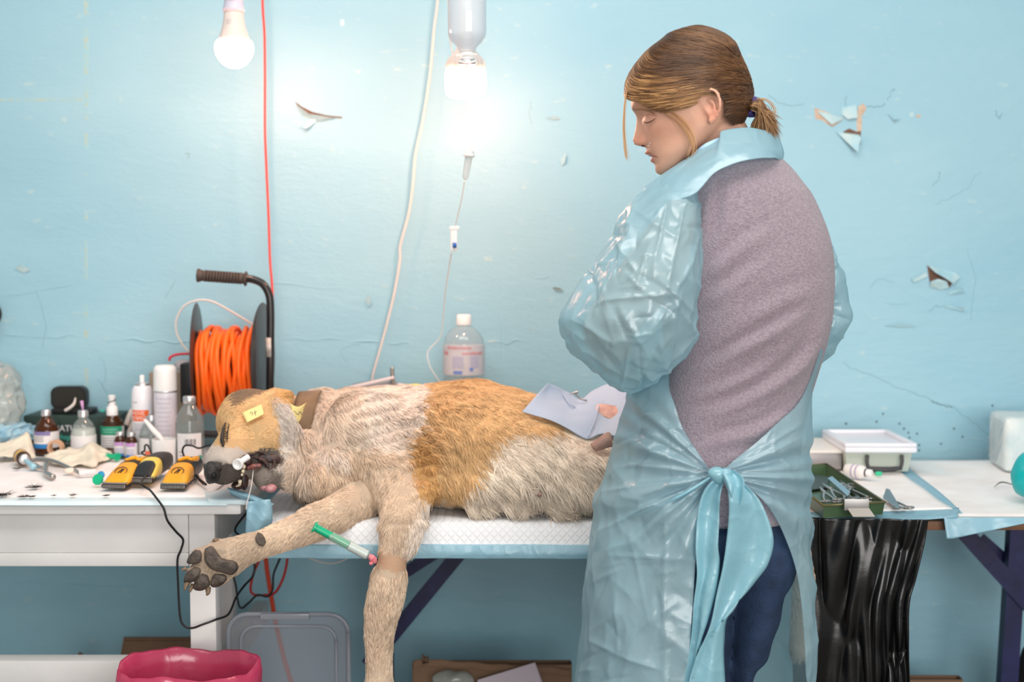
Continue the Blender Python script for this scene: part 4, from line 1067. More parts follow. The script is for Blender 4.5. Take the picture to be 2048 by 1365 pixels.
def comb():
    N = 26000; K = 9
    w0 = RNG.uniform(-66, 150, N); a0 = np.where(RNG.random(N) < 0.72, RNG.uniform(0.02, PI, N), RNG.uniform(PI, 2 * PI - 0.02, N))
    near = a0 <= PI
    at = np.where(near, PI, PI); wt = -34.0
    step = RNG.uniform(0.16, 0.42, N)
    P_ = np.zeros((N, K, 3)); lift0 = RNG.uniform(-2, 3.5, N); w, a = w0.copy(), a0.copy()
    # hair starts at a parting on the far side of the crown and sweeps down the front, then back
    for k in range(K):
        t = k / (K - 1)
        P_[:, k] = hair_surf(np.clip(w, -71, 150.5), a, lift0 + 1.5 * math.sin(PI * t) + 3.0 * noise(np.column_stack([w / 60, a, np.zeros(N)]), 3.0, 2))
        da = (at - a); dw = (wt - w)
        frontness = np.clip((1.5 - np.abs(np.minimum(a, 2 * PI - a))) / 1.5, 0, 1)
        dw = dw * (0.55 + 1.0 * frontness) + 18 * np.sin(a * 3 + w * 0.05) * 0.4
        w = w + dw * step / (K - 1); a = a + da * step / (K - 1) * (1.0 - 0.25 * frontness)
    mid = proj(P_[:, K // 2]); end = proj(P_[:, -1]); st = proj(P_[:, 0])
    keep = ~(in_poly(mid, P_FACE) | in_poly(end, P_FACE) | in_poly(st, P_FACE))
    P_ = P_[keep]; n = len(P_)
    pos = P_[:, 4]
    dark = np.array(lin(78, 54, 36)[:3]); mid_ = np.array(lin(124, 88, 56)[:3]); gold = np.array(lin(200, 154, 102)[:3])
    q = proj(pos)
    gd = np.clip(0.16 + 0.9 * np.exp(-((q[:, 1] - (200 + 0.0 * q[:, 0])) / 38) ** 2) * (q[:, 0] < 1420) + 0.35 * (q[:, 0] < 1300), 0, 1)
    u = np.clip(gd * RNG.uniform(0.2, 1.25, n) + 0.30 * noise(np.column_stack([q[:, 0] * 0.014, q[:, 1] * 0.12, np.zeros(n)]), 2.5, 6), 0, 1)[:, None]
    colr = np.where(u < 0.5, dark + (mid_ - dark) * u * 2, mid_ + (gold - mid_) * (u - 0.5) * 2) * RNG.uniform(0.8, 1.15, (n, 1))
    M = attr_mat('hair_strand', 0.38, spec=0.45)
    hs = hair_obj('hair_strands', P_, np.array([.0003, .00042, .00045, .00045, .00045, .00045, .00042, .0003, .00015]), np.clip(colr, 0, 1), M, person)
    # ponytail
    n2 = 1500
    t = np.linspace(0, 1, 9); tails = []
    for i in range(n2):
        e = RNG.random(); sp = RNG.normal(size=3)
        tip = np.array([1520 + 36 * e + 5 * sp[0], 240 + 54 * RNG.random() + 8 * sp[1]]) if RNG.random() < 0.75 else np.array([1500 + 26 * RNG.random(), 250 + 14 * RNG.random()])
        c = spline([(1484 + 4 * sp[2] * 0.3, 214 + 7 * sp[1] * 0.7), (1502, 213 + 4 * sp[2] * 0.6), (1520 + 9 * e + 3 * sp[0], 210 + 10 * e + 7 * sp[2] * 0.6), (tip[0] * 0.65 + 1522 * 0.35, tip[1] * 0.6 + 218 * 0.4), tip], 9)
        dep = DP - 0.012 + 0.012 * sp[0] * np.array([.4, .5, 1, 1, 1, 1, 1, 1, 1]) - 0.006 * t
        tails.append([P(c[k, 0], c[k, 1], dep[k]) for k in range(9)])
    tails = np.array(tails); u = RNG.random((n2, 1))
    hair_obj('ponytail', tails, np.array([.0004] * 7 + [.0003, .0001]), dark * 1.1 + (gold - dark) * u * 0.75, M, person)
    loose = []
    def wisps(path, cnt, jit, d, jd=0.004):
        for i in range(cnt):
            j = RNG.normal(size=2) * jit
            c = spline(path, 9); s = np.linspace(0.3, 1, 9)[:, None]
            c = c + j * s + np.array([math.sin(i), 0]) * 1.2 * s
            dj = d + RNG.normal() * jd
            loose.append([P(x, y, dj) for x, y in c])
    wisps([(1258, 175), (1251, 200), (1248, 250), (1250, 290), (1254, 318)], 20, 2.2, DP - 0.02)
    wisps([(1345, 225), (1372, 250), (1388, 285), (1380, 318)], 13, 6.0, DP - 0.066, 0.002)
    wisps([(1330, 226), (1350, 240), (1372, 268), (1386, 300)], 9, 6.0, DP - 0.064, 0.002)
    wisps([(1460, 85), (1480, 110), (1495, 150), (1505, 195)], 12, 4.0, DP - 0.01)
    wisps([(1360, 62), (1385, 55), (1415, 60), (1450, 78)], 10, 3.0, DP - 0.01)
    wisps([(1500, 205), (1530, 198), (1548, 215), (1545, 235)], 12, 4.0, DP - 0.01)
    loose = np.array(loose)
    hair_obj('loose_strands', loose, np.array([.00022] * 8 + [.0001]), np.tile(gold, (len(loose), 1)) * RNG.uniform(0.7, 1.2, (len(loose), 1)), M, person)
comb()
M_TIE = mat('purple_hair_tie', (98, 92, 170), 0.6, bump=0.4, bump_scale=200)
tc_ = P(1499, 214, DP - 0.01)
tie_pts = [tc_ + np.array([0.004 * math.sin(2 * t), -0.0125 * math.cos(t), 0.0135 * math.sin(t)]) for t in np.linspace(0, 2 * PI, 17)]
tie2 = [p + np.array([0.005 + 0.003 * math.sin(3 * i), 0, 0.0]) for i, p in enumerate(tie_pts)]
obj('hair_tie', join(tube(tie_pts, 0.0024, m=8), tube(tie2, 0.0022, m=8)), M_TIE, person)

# ---- fleece jacket
M_FLEECE = mat('mauve_fleece', (162, 149, 157), 0.95, spec=0.1, rgb2=(144, 130, 140), noise_scale=260, bump=0.8, bump_scale=420, sheen=0.3, detail=2)
def cr(V, freq, k, sharp=1.0):
    """crease-like ridged noise, 0..1"""
    return (1 - np.abs(noise(V, freq, k)).clip(0, 1)) ** sharp
tor_rows = [(292, 1430, 1525, DP, .045), (312, 1398, 1552, DP, .066), (335, 1365, 1578, DP, .085), (365, 1345, 1602, DP, .102), (400, 1333, 1626, DP, .112), (480, 1325, 1656, DP, .124), (560, 1324, 1663, DP, .130), (650, 1326, 1656, DP, .130),
            (720, 1326, 1640, DP, .126), (800, 1302, 1616, DP, .128), (880, 1280, 1600, DP, .134), (960, 1272, 1594, DP, .138), (1022, 1274, 1592, DP, .138)]
FV, FF_ = loft(tor_rows, n=130, m=120, e=2.25)
fn_ = vert_normals(FV, FF_); fp = proj(FV)
near = (fn_[:, 1] < 0) if fn_[60 * 120 + 30, 1] < 0 else (fn_[:, 1] > 0)
if fn_[60 * 120 + 30, 1] > 0: fn_ = -fn_
def fold_line(pp, amp, wid):
    """a cloth fold along a polyline (pixels): raised on one side, sunken on the other"""
    s = spline(pp, 60); d = np.full(len(fp), 1e9); sg = np.zeros(len(fp)); tt = np.zeros(len(fp))
    for i in range(59):
        a_, b_ = s[i], s[i + 1]; ab = b_ - a_; r = fp - a_
        t = np.clip((r @ ab) / (ab @ ab + 1e-9), 0, 1); q = r - t[:, None] * ab; dd_ = np.hypot(q[:, 0], q[:, 1])
        m_ = dd_ < d; d[m_] = dd_[m_]; sg[m_] = np.sign(ab[0] * r[m_, 1] - ab[1] * r[m_, 0]); tt[m_] = (i + t[m_]) / 59
    x = d * sg / wid
    return amp * (np.exp(-((x - 0.55)) ** 2 * 2.2) - np.exp(-((x + 0.35)) ** 2 * 3.0)) * np.sin(PI * np.clip(tt, 0.02, 0.98)) ** 0.6
disp = np.zeros(len(FV))
for pp, am, wd in [([(1380, 740), (1460, 700), (1540, 655), (1600, 620)], .007, 20), ([(1390, 830), (1470, 800), (1560, 750), (1625, 690)], .007, 20), ([(1370, 790), (1450, 765), (1530, 725)], .005, 16),
                   ([(1395, 890), (1450, 870), (1520, 850), (1580, 812)], .006, 18), ([(1405, 545), (1440, 515), (1500, 470), (1540, 450)], .006, 22), ([(1402, 600), (1450, 570), (1520, 520)], .005, 20),
                   ([(1430, 380), (1425, 430), (1412, 480)], .006, 18), ([(1460, 910), (1500, 900), (1560, 870)], .004, 14), ([(1560, 760), (1610, 700), (1640, 620)], .004, 22), ([(1470, 640), (1560, 590), (1630, 560)], .003, 26)]:
    disp += fold_line(pp, am, wd)
FV = FV + fn_ * (disp * (fn_[:, 1] < 0.1) + 0.0016 * noise(FV, 22, 8))[:, None]
fleece = obj('fleece_jacket', (FV, FF_), M_FLEECE, person)
fleece['label'] = 'mauve grey fleece showing through the open back of the gown'

# ---- jeans and shoes
M_JEANS = mat('dark_blue_denim', (38, 58, 88), 0.85, noise_amt=0.3, noise_scale=40, bump=0.4, bump_scale=300)
JV, JF = remesh([loft([(1000, 1288, 1582, DP, .126), (1040, 1286, 1586, DP, .130), (1090, 1292, 1586, DP, .130), (1135, 1300, 1578, DP, .122)], n=20, m=48, e=2.3),
                 loft([(1075, 1300, 1478, DP, .118), (1150, 1310, 1468, DP, .112), (1300, 1330, 1458, DP, .098), (1365, 1335, 1452, DP, .094), (1700, 1345, 1450, DP, .085), (2085, 1355, 1450, DP, .08)], n=40, m=40),
                 loft([(1070, 1450, 1588, DP - .006, .118), (1120, 1450, 1584, DP - .008, .116), (1160, 1452, 1574, DP - .01, .110), (1200, 1452, 1562, DP - .01, .105), (1250, 1452, 1541, DP - .01, .096), (1300, 1450, 1527, DP - .01, .09), (1365, 1446, 1506, DP - .01, .085), (1700, 1430, 1520, DP - .01, .08), (2085, 1430, 1525, DP - .01, .078)], n=50, m=40)], 0.005, 3, 0.5)
jn = vert_normals(JV, JF)
JV += jn * (0.006 * noise(JV * np.array([1, 1, 2.4]), 17, 3) + 0.0025 * noise(JV * np.array([1, 1, 2]), 45, 5))[:, None]
obj('jeans', (JV, JF), M_JEANS, person)
M_SHOE = mat('dark_shoe', (40, 40, 44), 0.6)
for cx_ in (1402, 1478):
    c = P(cx_, 2085, DP); 
    obj('shoe', join(tube([(c[0], DP - .03, 0.045), (c[0] - .01, DP + .06, 0.045), (c[0] - .02, DP + .15, 0.035), (c[0] - .022, DP + .19, 0.03)], [.042, .043, .042, .022], m=14), box((c[0] - .01, DP + .075, 0.0095), (.082, .25, .019), rot=0.06, bev=.006)), M_SHOE, person)

# ---- plastic gown
M_GOWN = sheet_mat('pale_blue_gown_film', (190, 224, 234), 0.36, 0.34, 0.27, 0.15, bump=0.22, bump_scale=20, rgb2=(174, 216, 228))
M_GOWN_TIE = sheet_mat('gown_tie_film', (168, 220, 232), 0.12, 0.36, 0.25, 0.16, bump=0.25, bump_scale=26)
def nearest_on_poly(p, poly):
    poly = np.asarray(poly, float); best = np.full(len(p), 1e9); out = p.copy()
    for i in range(len(poly)):
        a_, b_ = poly[i], poly[(i + 1) % len(poly)]; ab = b_ - a_
        t = np.clip(((p - a_) @ ab) / (ab @ ab + 1e-9), 0, 1); q = a_ + t[:, None] * ab; d = np.hypot(*(p - q).T)
        m_ = d < best; best[m_] = d[m_]; out[m_] = q[m_]
    return out
def cut_opening(V, F, polys, side_ok):
    """remove faces of the viewer's side inside the openings and pull the rim onto the outline"""
    for poly in polys:
        poly = [tuple(p) for p in spline(np.vstack([poly, poly[:1]]), len(poly) * 6)[:-1]]
        q = proj(V); ins = in_poly(q, poly) & side_ok
        keep = [f for f in F if not (np.sum(ins[list(f)]) * 2 > len(f))]
        rim = np.unique(np.concatenate([np.array(f) for f in keep]))
        rim = rim[ins[rim]]
        # also outer vertices of removed faces
        gone = [f for f in F if np.sum(ins[list(f)]) * 2 > len(f)]
        if gone:
            gv = np.unique(np.concatenate([np.array(f) for f in gone])); kv = np.unique(np.concatenate([np.array(f) for f in keep]))
            rim = np.intersect1d(gv, kv)
            tgt = nearest_on_poly(q[rim], poly)
            ok = np.hypot(*(tgt - q[rim]).T) < 26
            for i, t_, o_ in zip(rim, tgt, ok):
                if o_: V[i] = P(t_[0], t_[1], V[i, 1])
        F = keep
    used = np.unique(np.concatenate([np.array(f) for f in F])); rm = -np.ones(len(V), int); rm[used] = np.arange(len(used))
    return V[used], [tuple(rm[list(f)]) for f in F]
KNOT = np.array([1432.0, 950.0])
def creases(q, segs):
    """sharp straight ridges (x0, y0, x1, y1, height, width px) as found on crumpled film"""
    out = np.zeros(len(q))
    for x0, y0, x1, y1, am, wd in segs:
        a_ = np.array([x0, y0]); ab = np.array([x1 - x0, y1 - y0], float); r = q - a_
        t = np.clip((r @ ab) / (ab @ ab), 0, 1); d = np.hypot(*(r - t[:, None] * ab).T)
        out += am * np.exp(-d / wd) * np.sin(PI * np.clip(t, 0.03, 0.97)) ** 0.5
    return out
def random_creases(seed, n, box_, lmin, lmax, amp, wd, ang=None):
    g = random.Random(seed); S = []
    for _ in range(n):
        x = g.uniform(box_[0], box_[2]); y = g.uniform(box_[1], box_[3]); L_ = g.uniform(lmin, lmax); a_ = g.uniform(0, PI) if ang is None else g.gauss(ang, 0.5)
        S.append((x, y, x + L_ * math.cos(a_), y + L_ * math.sin(a_), g.choice((-1, 1, 1)) * amp * g.uniform(.4, 1.1), wd * g.uniform(.6, 1.4)))
    return S
def gown_body():
    rows = [(690, 1318, 1644, DP, .136), (740, 1296, 1630, DP, .138), (780, 1264, 1620, DP, .142), (850, 1240, 1617, DP, .150), (910, 1226, 1620, DP, .154), (980, 1205, 1619, DP, .158), (1060, 1188, 1620, DP, .163),
            (1150, 1172, 1626, DP, .168), (1250, 1161, 1629, DP, .174), (1320, 1153, 1625, DP, .178), (1440, 1140, 1612, DP, .182)]
    n, m = 240, 340
    V, F = loft(rows, n=n, m=m, e=2.3, cap=False)
    nn = vert_normals(V, F)
    if nn[(n // 2) * m + m // 4, 1] > 0: nn = -nn
    q = proj(V); r = q - KNOT; dist = np.hypot(r[:, 0], r[:, 1]); ang = np.arctan2(r[:, 1], r[:, 0])
    jj = np.arange(len(V)) % m; nearside = (jj > 0) & (jj < m // 2)
    pleat = np.sin(ang * 26 + 2.0 * np.sin(ang * 5) + noise(V, 6, 3) * 1.2) * 0.0050 * np.exp(-(dist / 190.0) ** 1.5) + np.sin(ang * 13 + 1.0) * 0.005 * np.exp(-(dist / 260.0) ** 2)
    sheet = 0.010 * (cr(V * np.array([1.0, 1.0, 0.7]), 9, 4, 1.6) - 0.5) + 0.0055 * (cr(V, 24, 6, 1.8) - 0.5) + 0.0030 * (cr(V, 55, 8, 1.8) - 0.5)
    hsw = np.clip((q[:, 1] - 800) / 200, 0.25, 1)
    crump = 0.007 * (cr(V * np.array([1, 1, 2.6]), 20, 9, 1.5) - 0.5) * np.exp(-((q[:, 1] - 950) / 110) ** 2) * (q[:, 0] < 1340)
    V = V + nn * (pleat * nearside + sheet * hsw + crump)[:, None]
    V = V - nn * (0.012 * np.exp(-(dist / 60.0) ** 2) * nearside)[:, None]
    segs = [(1332, 1020, 1328, 1400, .004, 5), (1225, 1112, 1382, 1118, .0035, 5), (1258, 1060, 1300, 1240, .003, 5), (1240, 1310, 1330, 1200, .004, 6), (1240, 1310, 1175, 1280, .004, 6), (1240, 1310, 1320, 1340, .004, 6), (1240, 1310, 1200, 1365, .004, 6), (1240, 1310, 1235, 1180, .004, 6),
            (1425, 952, 1250, 1040, .006, 5), (1425, 952, 1205, 1062, .006, 5), (1425, 950, 1215, 985, .006, 5), (1425, 948, 1260, 930, .006, 5), (1425, 946, 1290, 880, .006, 5), (1425, 954, 1290, 1100, .004, 5), (1440, 948, 1610, 938, .005, 5), (1440, 950, 1600, 990, .005, 5), (1440, 946, 1590, 880, .005, 5), (1440, 946, 1600, 850, .005, 5)]
    segs += random_creases(4, 46, (1180, 980, 1380, 1380), 30, 110, .0028, 4.5) + random_creases(6, 26, (1215, 800, 1380, 1010), 30, 90, .0045, 4.5, ang=-0.5) + random_creases(8, 16, (1540, 820, 1620, 1350), 30, 90, .003, 4.5, ang=1.2)
    V = V + nn * (creases(q, segs) * nearside)[:, None]
    v_open = [(1338, 640), (1345, 690), (1338, 768), (1350, 812), (1364, 854), (1392, 900), (1424, 944), (1442, 944), (1470, 920), (1510, 888), (1556, 846), (1596, 808), (1619, 762), (1640, 700), (1650, 640)]
    low_open = [(1424, 956), (1406, 985), (1399, 1020), (1392, 1100), (1386, 1200), (1379, 1300), (1370, 1500), (1609, 1500), (1611, 1340), (1608, 1270), (1602, 1200), (1592, 1140), (1574, 1085), (1550, 1034), (1520, 995), (1482, 968), (1445, 956)]
    V, F = cut_opening(V, F, [v_open, low_open], nearside)
    return V, F
gown = obj('gown', gown_body(), M_GOWN, person)
gown['label'] = 'pale blue see-through plastic gown, open at the back'
def blob(rows, amp, k, e=2.1, n=90, m=110, diag=(1.0, 1.0, 0.6), segs=()):
    V, F = loft(rows, n=n, m=m, e=e)
    nn = vert_normals(V, F)
    if nn[(n // 2) * m + m // 4, 1] > 0: nn = -nn
    D = V @ np.array([[1, 0, .5], [0, 1, 0], [-.5, 0, 1]]) * np.array(diag)
    dsp = amp * (1.0 * (cr(D, 13, k, 1.7) - 0.5) + 0.6 * (cr(D, 30, k + 1, 1.8) - 0.5) + 0.30 * (cr(V, 70, k + 2, 1.8) - 0.5))
    if len(segs): dsp = dsp + creases(proj(V), segs) * (nn[:, 1] < 0.25)
    return V + nn * dsp[:, None], F
sl = [(352, 1338, 1410, 2.13, .040), (366, 1312, 1420, 2.125, .060), (385, 1290, 1400, 2.115, .080), (420, 1262, 1408, 2.10, .095), (470, 1230, 1412, 2.085, .105), (520, 1200, 1412, 2.075, .110), (560, 1171, 1407, 2.07, .112), (600, 1142, 1400, 2.07, .112),
      (635, 1124, 1394, 2.07, .110), (668, 1128, 1390, 2.075, .105), (700, 1146, 1378, 2.08, .095), (732, 1176, 1350, 2.09, .080), (760, 1216, 1318, 2.10, .058), (782, 1250, 1286, 2.11, .028)]
sl_segs = [(1335, 392, 1302, 565, .006, 5), (1376, 398, 1328, 585, .006, 5), (1264, 450, 1212, 565, .006, 6), (1300, 480, 1268, 600, .005, 5), (1320, 560, 1396, 642, .006, 5), (1205, 600, 1335, 588, .005, 6), (1342, 598, 1388, 682, .006, 5), (1238, 615, 1292, 702, .005, 5),
           (1332, 610, 1288, 682, .005, 5), (1290, 375, 1250, 470, .005, 5), (1400, 500, 1340, 590, .005, 5), (1345, 590, 1340, 700, .005, 5), (1140, 640, 1230, 690, .005, 6), (1150, 690, 1260, 760, .004, 5), (1395, 660, 1310, 745, .006, 5), (1230, 480, 1300, 590, .004, 5), (1270, 420, 1350, 470, .004, 5)]
sl_segs += random_creases(3, 70, (1135, 385, 1400, 750), 25, 100, .0042, 4.5)
obj('sleeve', blob(sl, 0.010, 2, n=180, m=220, segs=sl_segs), M_GOWN, gown)
sr_ = [(392, 1540, 1606, 2.20, .050), (430, 1556, 1632, 2.215, .060), (488, 1586, 1660, 2.235, .060), (530, 1598, 1677, 2.25, .060), (570, 1606, 1690, 2.255, .062), (600, 1608, 1697, 2.26, .062), (628, 1608, 1705, 2.26, .062), (660, 1600, 1693, 2.262, .060), (700, 1590, 1670, 2.275, .055), (735, 1580, 1642, 2.29, .045), (756, 1580, 1618, 2.30, .025)]
obj('sleeve', blob(sr_, 0.008, 5, m=100, n=110, segs=random_creases(9, 30, (1620, 500, 1700, 745), 25, 80, .004, 4.5)), M_GOWN, gown)
def net(rows, nu, nv, amp, k):
    """sheet through a net of control points (px, py, depth)"""
    A = np.array([spline(r, nv) for r in np.array(rows, float)]); G = np.array([spline(A[:, j], nu) for j in range(nv)]).transpose(1, 0, 2)
    V = np.array([P(*g) for g in G.reshape(-1, 3)])
    _, F = grid(nu, nv, lambda u, v: (0, 0, 0))
    nn = vert_normals(V, F)
    V = V + nn * (amp * (0.6 * noise(V, 18, k) + 0.5 * (cr(V, 40, k + 1, 1.6) - .5)))[:, None]
    return V, F
collar_rows = [
    [(1322, 352, 2.17), (1362, 327, 2.125), (1402, 303, 2.095), (1436, 280, 2.085), (1444, 261, 2.085), (1492, 255, 2.095), (1528, 260, 2.115), (1554, 270, 2.15)],
    [(1300, 366, 2.13), (1345, 345, 2.085), (1392, 328, 2.065), (1428, 308, 2.06), (1448, 284, 2.068), (1496, 274, 2.078), (1535, 280, 2.10), (1562, 292, 2.15)],
    [(1288, 384, 2.11), (1335, 372, 2.065), (1380, 358, 2.045), (1420, 334, 2.045), (1452, 312, 2.05), (1500, 298, 2.058), (1540, 300, 2.08), (1566, 308, 2.14)],
    [(1300, 410, 2.08), (1345, 402, 2.035), (1391, 388, 2.028), (1428, 348, 2.038), (1462, 330, 2.042), (1505, 320, 2.048), (1545, 317, 2.07), (1564, 323, 2.13)]]
obj('neckband', thick(net(collar_rows, 36, 70, 0.004, 3), 0.0006), M_GOWN, gown)
M_UNDER = mat('light_blue_shirt', (170, 208, 232), 0.8, bump=0.2, bump_scale=300)
obj('shirt_collar', thick(net([[(1384, 312, 2.12), (1406, 292, 2.10), (1424, 282, 2.098), (1438, 276, 2.10)], [(1388, 326, 2.105), (1412, 306, 2.09), (1430, 297, 2.09), (1440, 296, 2.095)]], 8, 16, 0.001, 3), 0.0012), M_UNDER, person)
def tail(left, right, amp, k, m=None, nu=60, nv=12):
    L_ = spline(left, nu); R_ = spline(right, nu)
    V = []
    for i in range(nu):
        for j in range(nv):
            t = j / (nv - 1); p = L_[i] * (1 - t) + R_[i] * t
            V.append(P(p[0], p[1], p[2] - 0.006 * math.sin(t * PI * 2 + i * 0.08)))
    V = np.array(V); _, F = grid(nu, nv, lambda u, v: (0, 0, 0)); nn = vert_normals(V, F)
    V = V + nn * (amp * (cr(V * np.array([1, 1, .6]), 26, k, 1.6) - .5) + 0.5 * amp * noise(V, 50, k + 2))[:, None]
    return thick((V, F), 0.0006)
d0 = 1.992
obj('tie', tail([(1428, 956, d0), (1404, 985, d0), (1396, 1020, d0), (1392, 1095, d0), (1394, 1150, d0), (1387, 1210, d0), (1384, 1290, d0), (1370, 1360, d0), (1358, 1440, d0)],
                [(1452, 952, d0), (1441, 985, d0 - .008), (1437, 1030, d0 - .006), (1436, 1090, d0 - .006), (1438, 1125, d0), (1430, 1175, d0), (1416, 1235, d0), (1402, 1300, d0), (1396, 1440, d0)], 0.006, 3), M_GOWN_TIE, gown)
obj('tie', tail([(1444, 952, d0 - .01), (1456, 985, d0 - .018), (1457, 1040, d0 - .016), (1452, 1110, d0 - .014), (1438, 1180, d0 - .012), (1420, 1250, d0 - .012), (1396, 1320, d0 - .012), (1380, 1365, d0 - .012), (1364, 1440, d0 - .012)],
                [(1474, 950, d0 - .01), (1512, 985, d0 - .002), (1534, 1030, d0), (1547, 1082, d0), (1537, 1128, d0), (1517, 1162, d0), (1496, 1194, d0), (1455, 1236, d0), (1451, 1290, d0), (1452, 1365, d0), (1454, 1440, d0)], 0.007, 6), M_GOWN_TIE, gown)
obj('tie_loop', tail([(1440, 946, d0 - .01), (1452, 968, d0 - .02), (1460, 990, d0 - .022), (1468, 1008, d0 - .016)], [(1466, 940, d0 - .01), (1486, 958, d0 - .022), (1486, 985, d0 - .024), (1478, 1010, d0 - .016)], 0.004, 8, nu=20), M_GOWN_TIE, gown)
kn = join(ball(P(1436, 952, d0 - .004), (17 / S0, .012, 15 / S0), m=20, n=14), ball(P(1452, 950, d0 - .006), (14 / S0, .011, 12 / S0), m=20, n=14))
kv = kn[0] + 0.0025 * np.column_stack([noise(kn[0], 110, 2), noise(kn[0], 110, 3), noise(kn[0], 110, 4)])
obj('knot', (kv, kn[1]), M_GOWN_TIE, gown)
for a_, b_, c_, r_ in [((1428, 952), (1345, 1000), (1226, 1048), 2.4)]:
    def dep(p): 
        xx = (p[0] - 1415) / 210.0; return DP - 0.158 * max(0.0, 1 - abs(xx) ** 2.3) ** (1 / 2.3) + 0.004
    obj('stretched_fold', tube([P(*a_, dep(a_) - .004), P(*b_, dep(b_)), P(*c_, dep(c_) + 0.002)], [r_ * 1.3 / S0, r_ / S0, 0.4 / S0], m=10, n=24), M_GOWN_TIE, gown)
# ================================================================ materials of the small things
def film(name, rgb, see=0.8, gloss=0.25, rough=0.06, facing=0.5):
    """clear glass / clear plastic skin: see-through, darker and glossier at the rims"""
    if name in MATS: return MATS[name]
    m = bpy.data.materials.new(name); m.use_nodes = True
    nt = m.node_tree; nt.nodes.clear(); N = nt.nodes.new; L = nt.links.new
    out = N('ShaderNodeOutputMaterial'); tp = N('ShaderNodeBsdfTransparent'); gl = N('ShaderNodeBsdfGlossy'); df = N('ShaderNodeBsdfDiffuse')
    c = lin(*rgb); tp.inputs['Color'].default_value = c; df.inputs['Color'].default_value = c; gl.inputs['Roughness'].default_value = rough
    m1 = N('ShaderNodeMixShader'); m1.inputs[0].default_value = see; L(df.outputs[0], m1.inputs[1]); L(tp.outputs[0], m1.inputs[2])
    lw = N('ShaderNodeLayerWeight'); lw.inputs['Blend'].default_value = facing
    pw = N('ShaderNodeMath'); pw.operation = 'POWER'; pw.inputs[1].default_value = 2.2; L(lw.outputs['Facing'], pw.inputs[0])
    ml = N('ShaderNodeMath'); ml.operation = 'MULTIPLY_ADD'; ml.inputs[1].default_value = gloss; ml.inputs[2].default_value = 0.04; L(pw.outputs[0], ml.inputs[0])
    m2 = N('ShaderNodeMixShader'); L(ml.outputs[0], m2.inputs[0]); L(m1.outputs[0], m2.inputs[1]); L(gl.outputs[0], m2.inputs[2])
    L(m2.outputs[0], out.inputs[0]); MATS[name] = m
    return m
M_GLASS = film('clear_glass', (232, 238, 236), 0.86, 0.45)
M_AMBER = film('amber_glass', (96, 52, 20), 0.55, 0.35)
M_WATER = film('clear_liquid', (206, 212, 212), 0.74, 0.2)
M_MILKY = mat('milky_liquid', (226, 224, 218), 0.5)
M_ALU = mat('crimped_aluminium', (214, 214, 214), 0.32, metal=0.85)
M_STEEL = mat('surgical_steel', (172, 168, 164), 0.26, metal=0.8)
M_WHITEP = mat('white_plastic', (238, 238, 236), 0.35)
M_PAPER = mat('white_label', (228, 226, 226), 0.6)
M_GREYTXT = mat('grey_print', (150, 146, 152), 0.7)
M_BLACKTXT = mat('black_print', (40, 40, 42), 0.7)
M_BLACKP = mat('black_plastic', (30, 30, 31), 0.45, noise_amt=0.2, noise_scale=60)
M_DKGREEN = mat('dark_green_card', (44, 66, 60), 0.55, rgb2=(36, 54, 50), noise_scale=10)
M_TEAL_TXT = mat('teal_print', (70, 190, 170), 0.6)
M_GREENP = mat('green_plastic', (24, 178, 128), 0.3)
M_YELLOW = mat('yellow_clipper_shell', (242, 172, 26), 0.35, rgb2=(232, 160, 24), noise_scale=20)
M_ORANGE = mat('orange_cord_sheath', (250, 104, 20), 0.42)
M_RED = mat('red_cord_sheath', (226, 62, 44), 0.45)
M_WHITECORD = mat('white_cord_sheath', (226, 216, 208), 0.5)
M_BLACKCORD = mat('black_cord_sheath', (22, 22, 24), 0.45)
M_CARD = mat('brown_cardboard', (134, 106, 84), 0.85, noise_amt=0.15, noise_scale=20)
M_LATEX = mat('cream_latex', (240, 230, 208), 0.5, sss=0.1, noise_amt=0.06, noise_scale=30)
ZS = ZL + 0.0075                       # surface of the pad on the left table
RGT = ZT + 0.0125                      # surface of the pad under the tray

def bottle(name, lab, cat, px, py, z, prof_px, m_body, parts=(), group=None, depth=None, m=32):
    """upright bottle; prof_px [(half width px, image y)]; parts: (name, material, prof_px, grow)"""
    base = T(px, py, z) if depth is None else P(px, py, depth)
    d = base[1]; s = ppm(d); zof = lambda y: P(px, y, d)[2]
    root = empty(name, (base[0], d, z)); tag(root, lab, cat, group)
    zb = z
    def lp(prof, grow=0.0, cap0=True, cap1=True):
        return lathe((base[0], d, 0), [(r / s + grow, max(zof(y), zb)) for r, y in prof], m=m, cap0=cap0, cap1=cap1)
    b = obj('body', lp(prof_px), m_body, root)
    made = {'body': b}
    for pname, pm, prof, grow in parts:
        made[pname] = obj(pname, lp(prof, grow), pm, root, auto=50)
    return root, base, s, zof, made
def print_lines(parent, base, r, zs, wid, m, a0=-PI / 2, h=0.0012, name='print_line'):
    """small printed lines wrapped on a bottle"""
    for z, w_, off in zs:
        da = w_ / r; a1 = a0 + off / r
        V = []
        for k in range(7):
            a = a1 - da / 2 + da * k / 6
            V += [(base[0] + math.cos(a) * r, base[1] + math.sin(a) * r, z - h), (base[0] + math.cos(a) * r, base[1] + math.sin(a) * r, z + h)]
        F = [(2 * k, 2 * k + 2, 2 * k + 3, 2 * k + 1) for k in range(6)]
        obj(name, (np.array(V), F), m, parent)

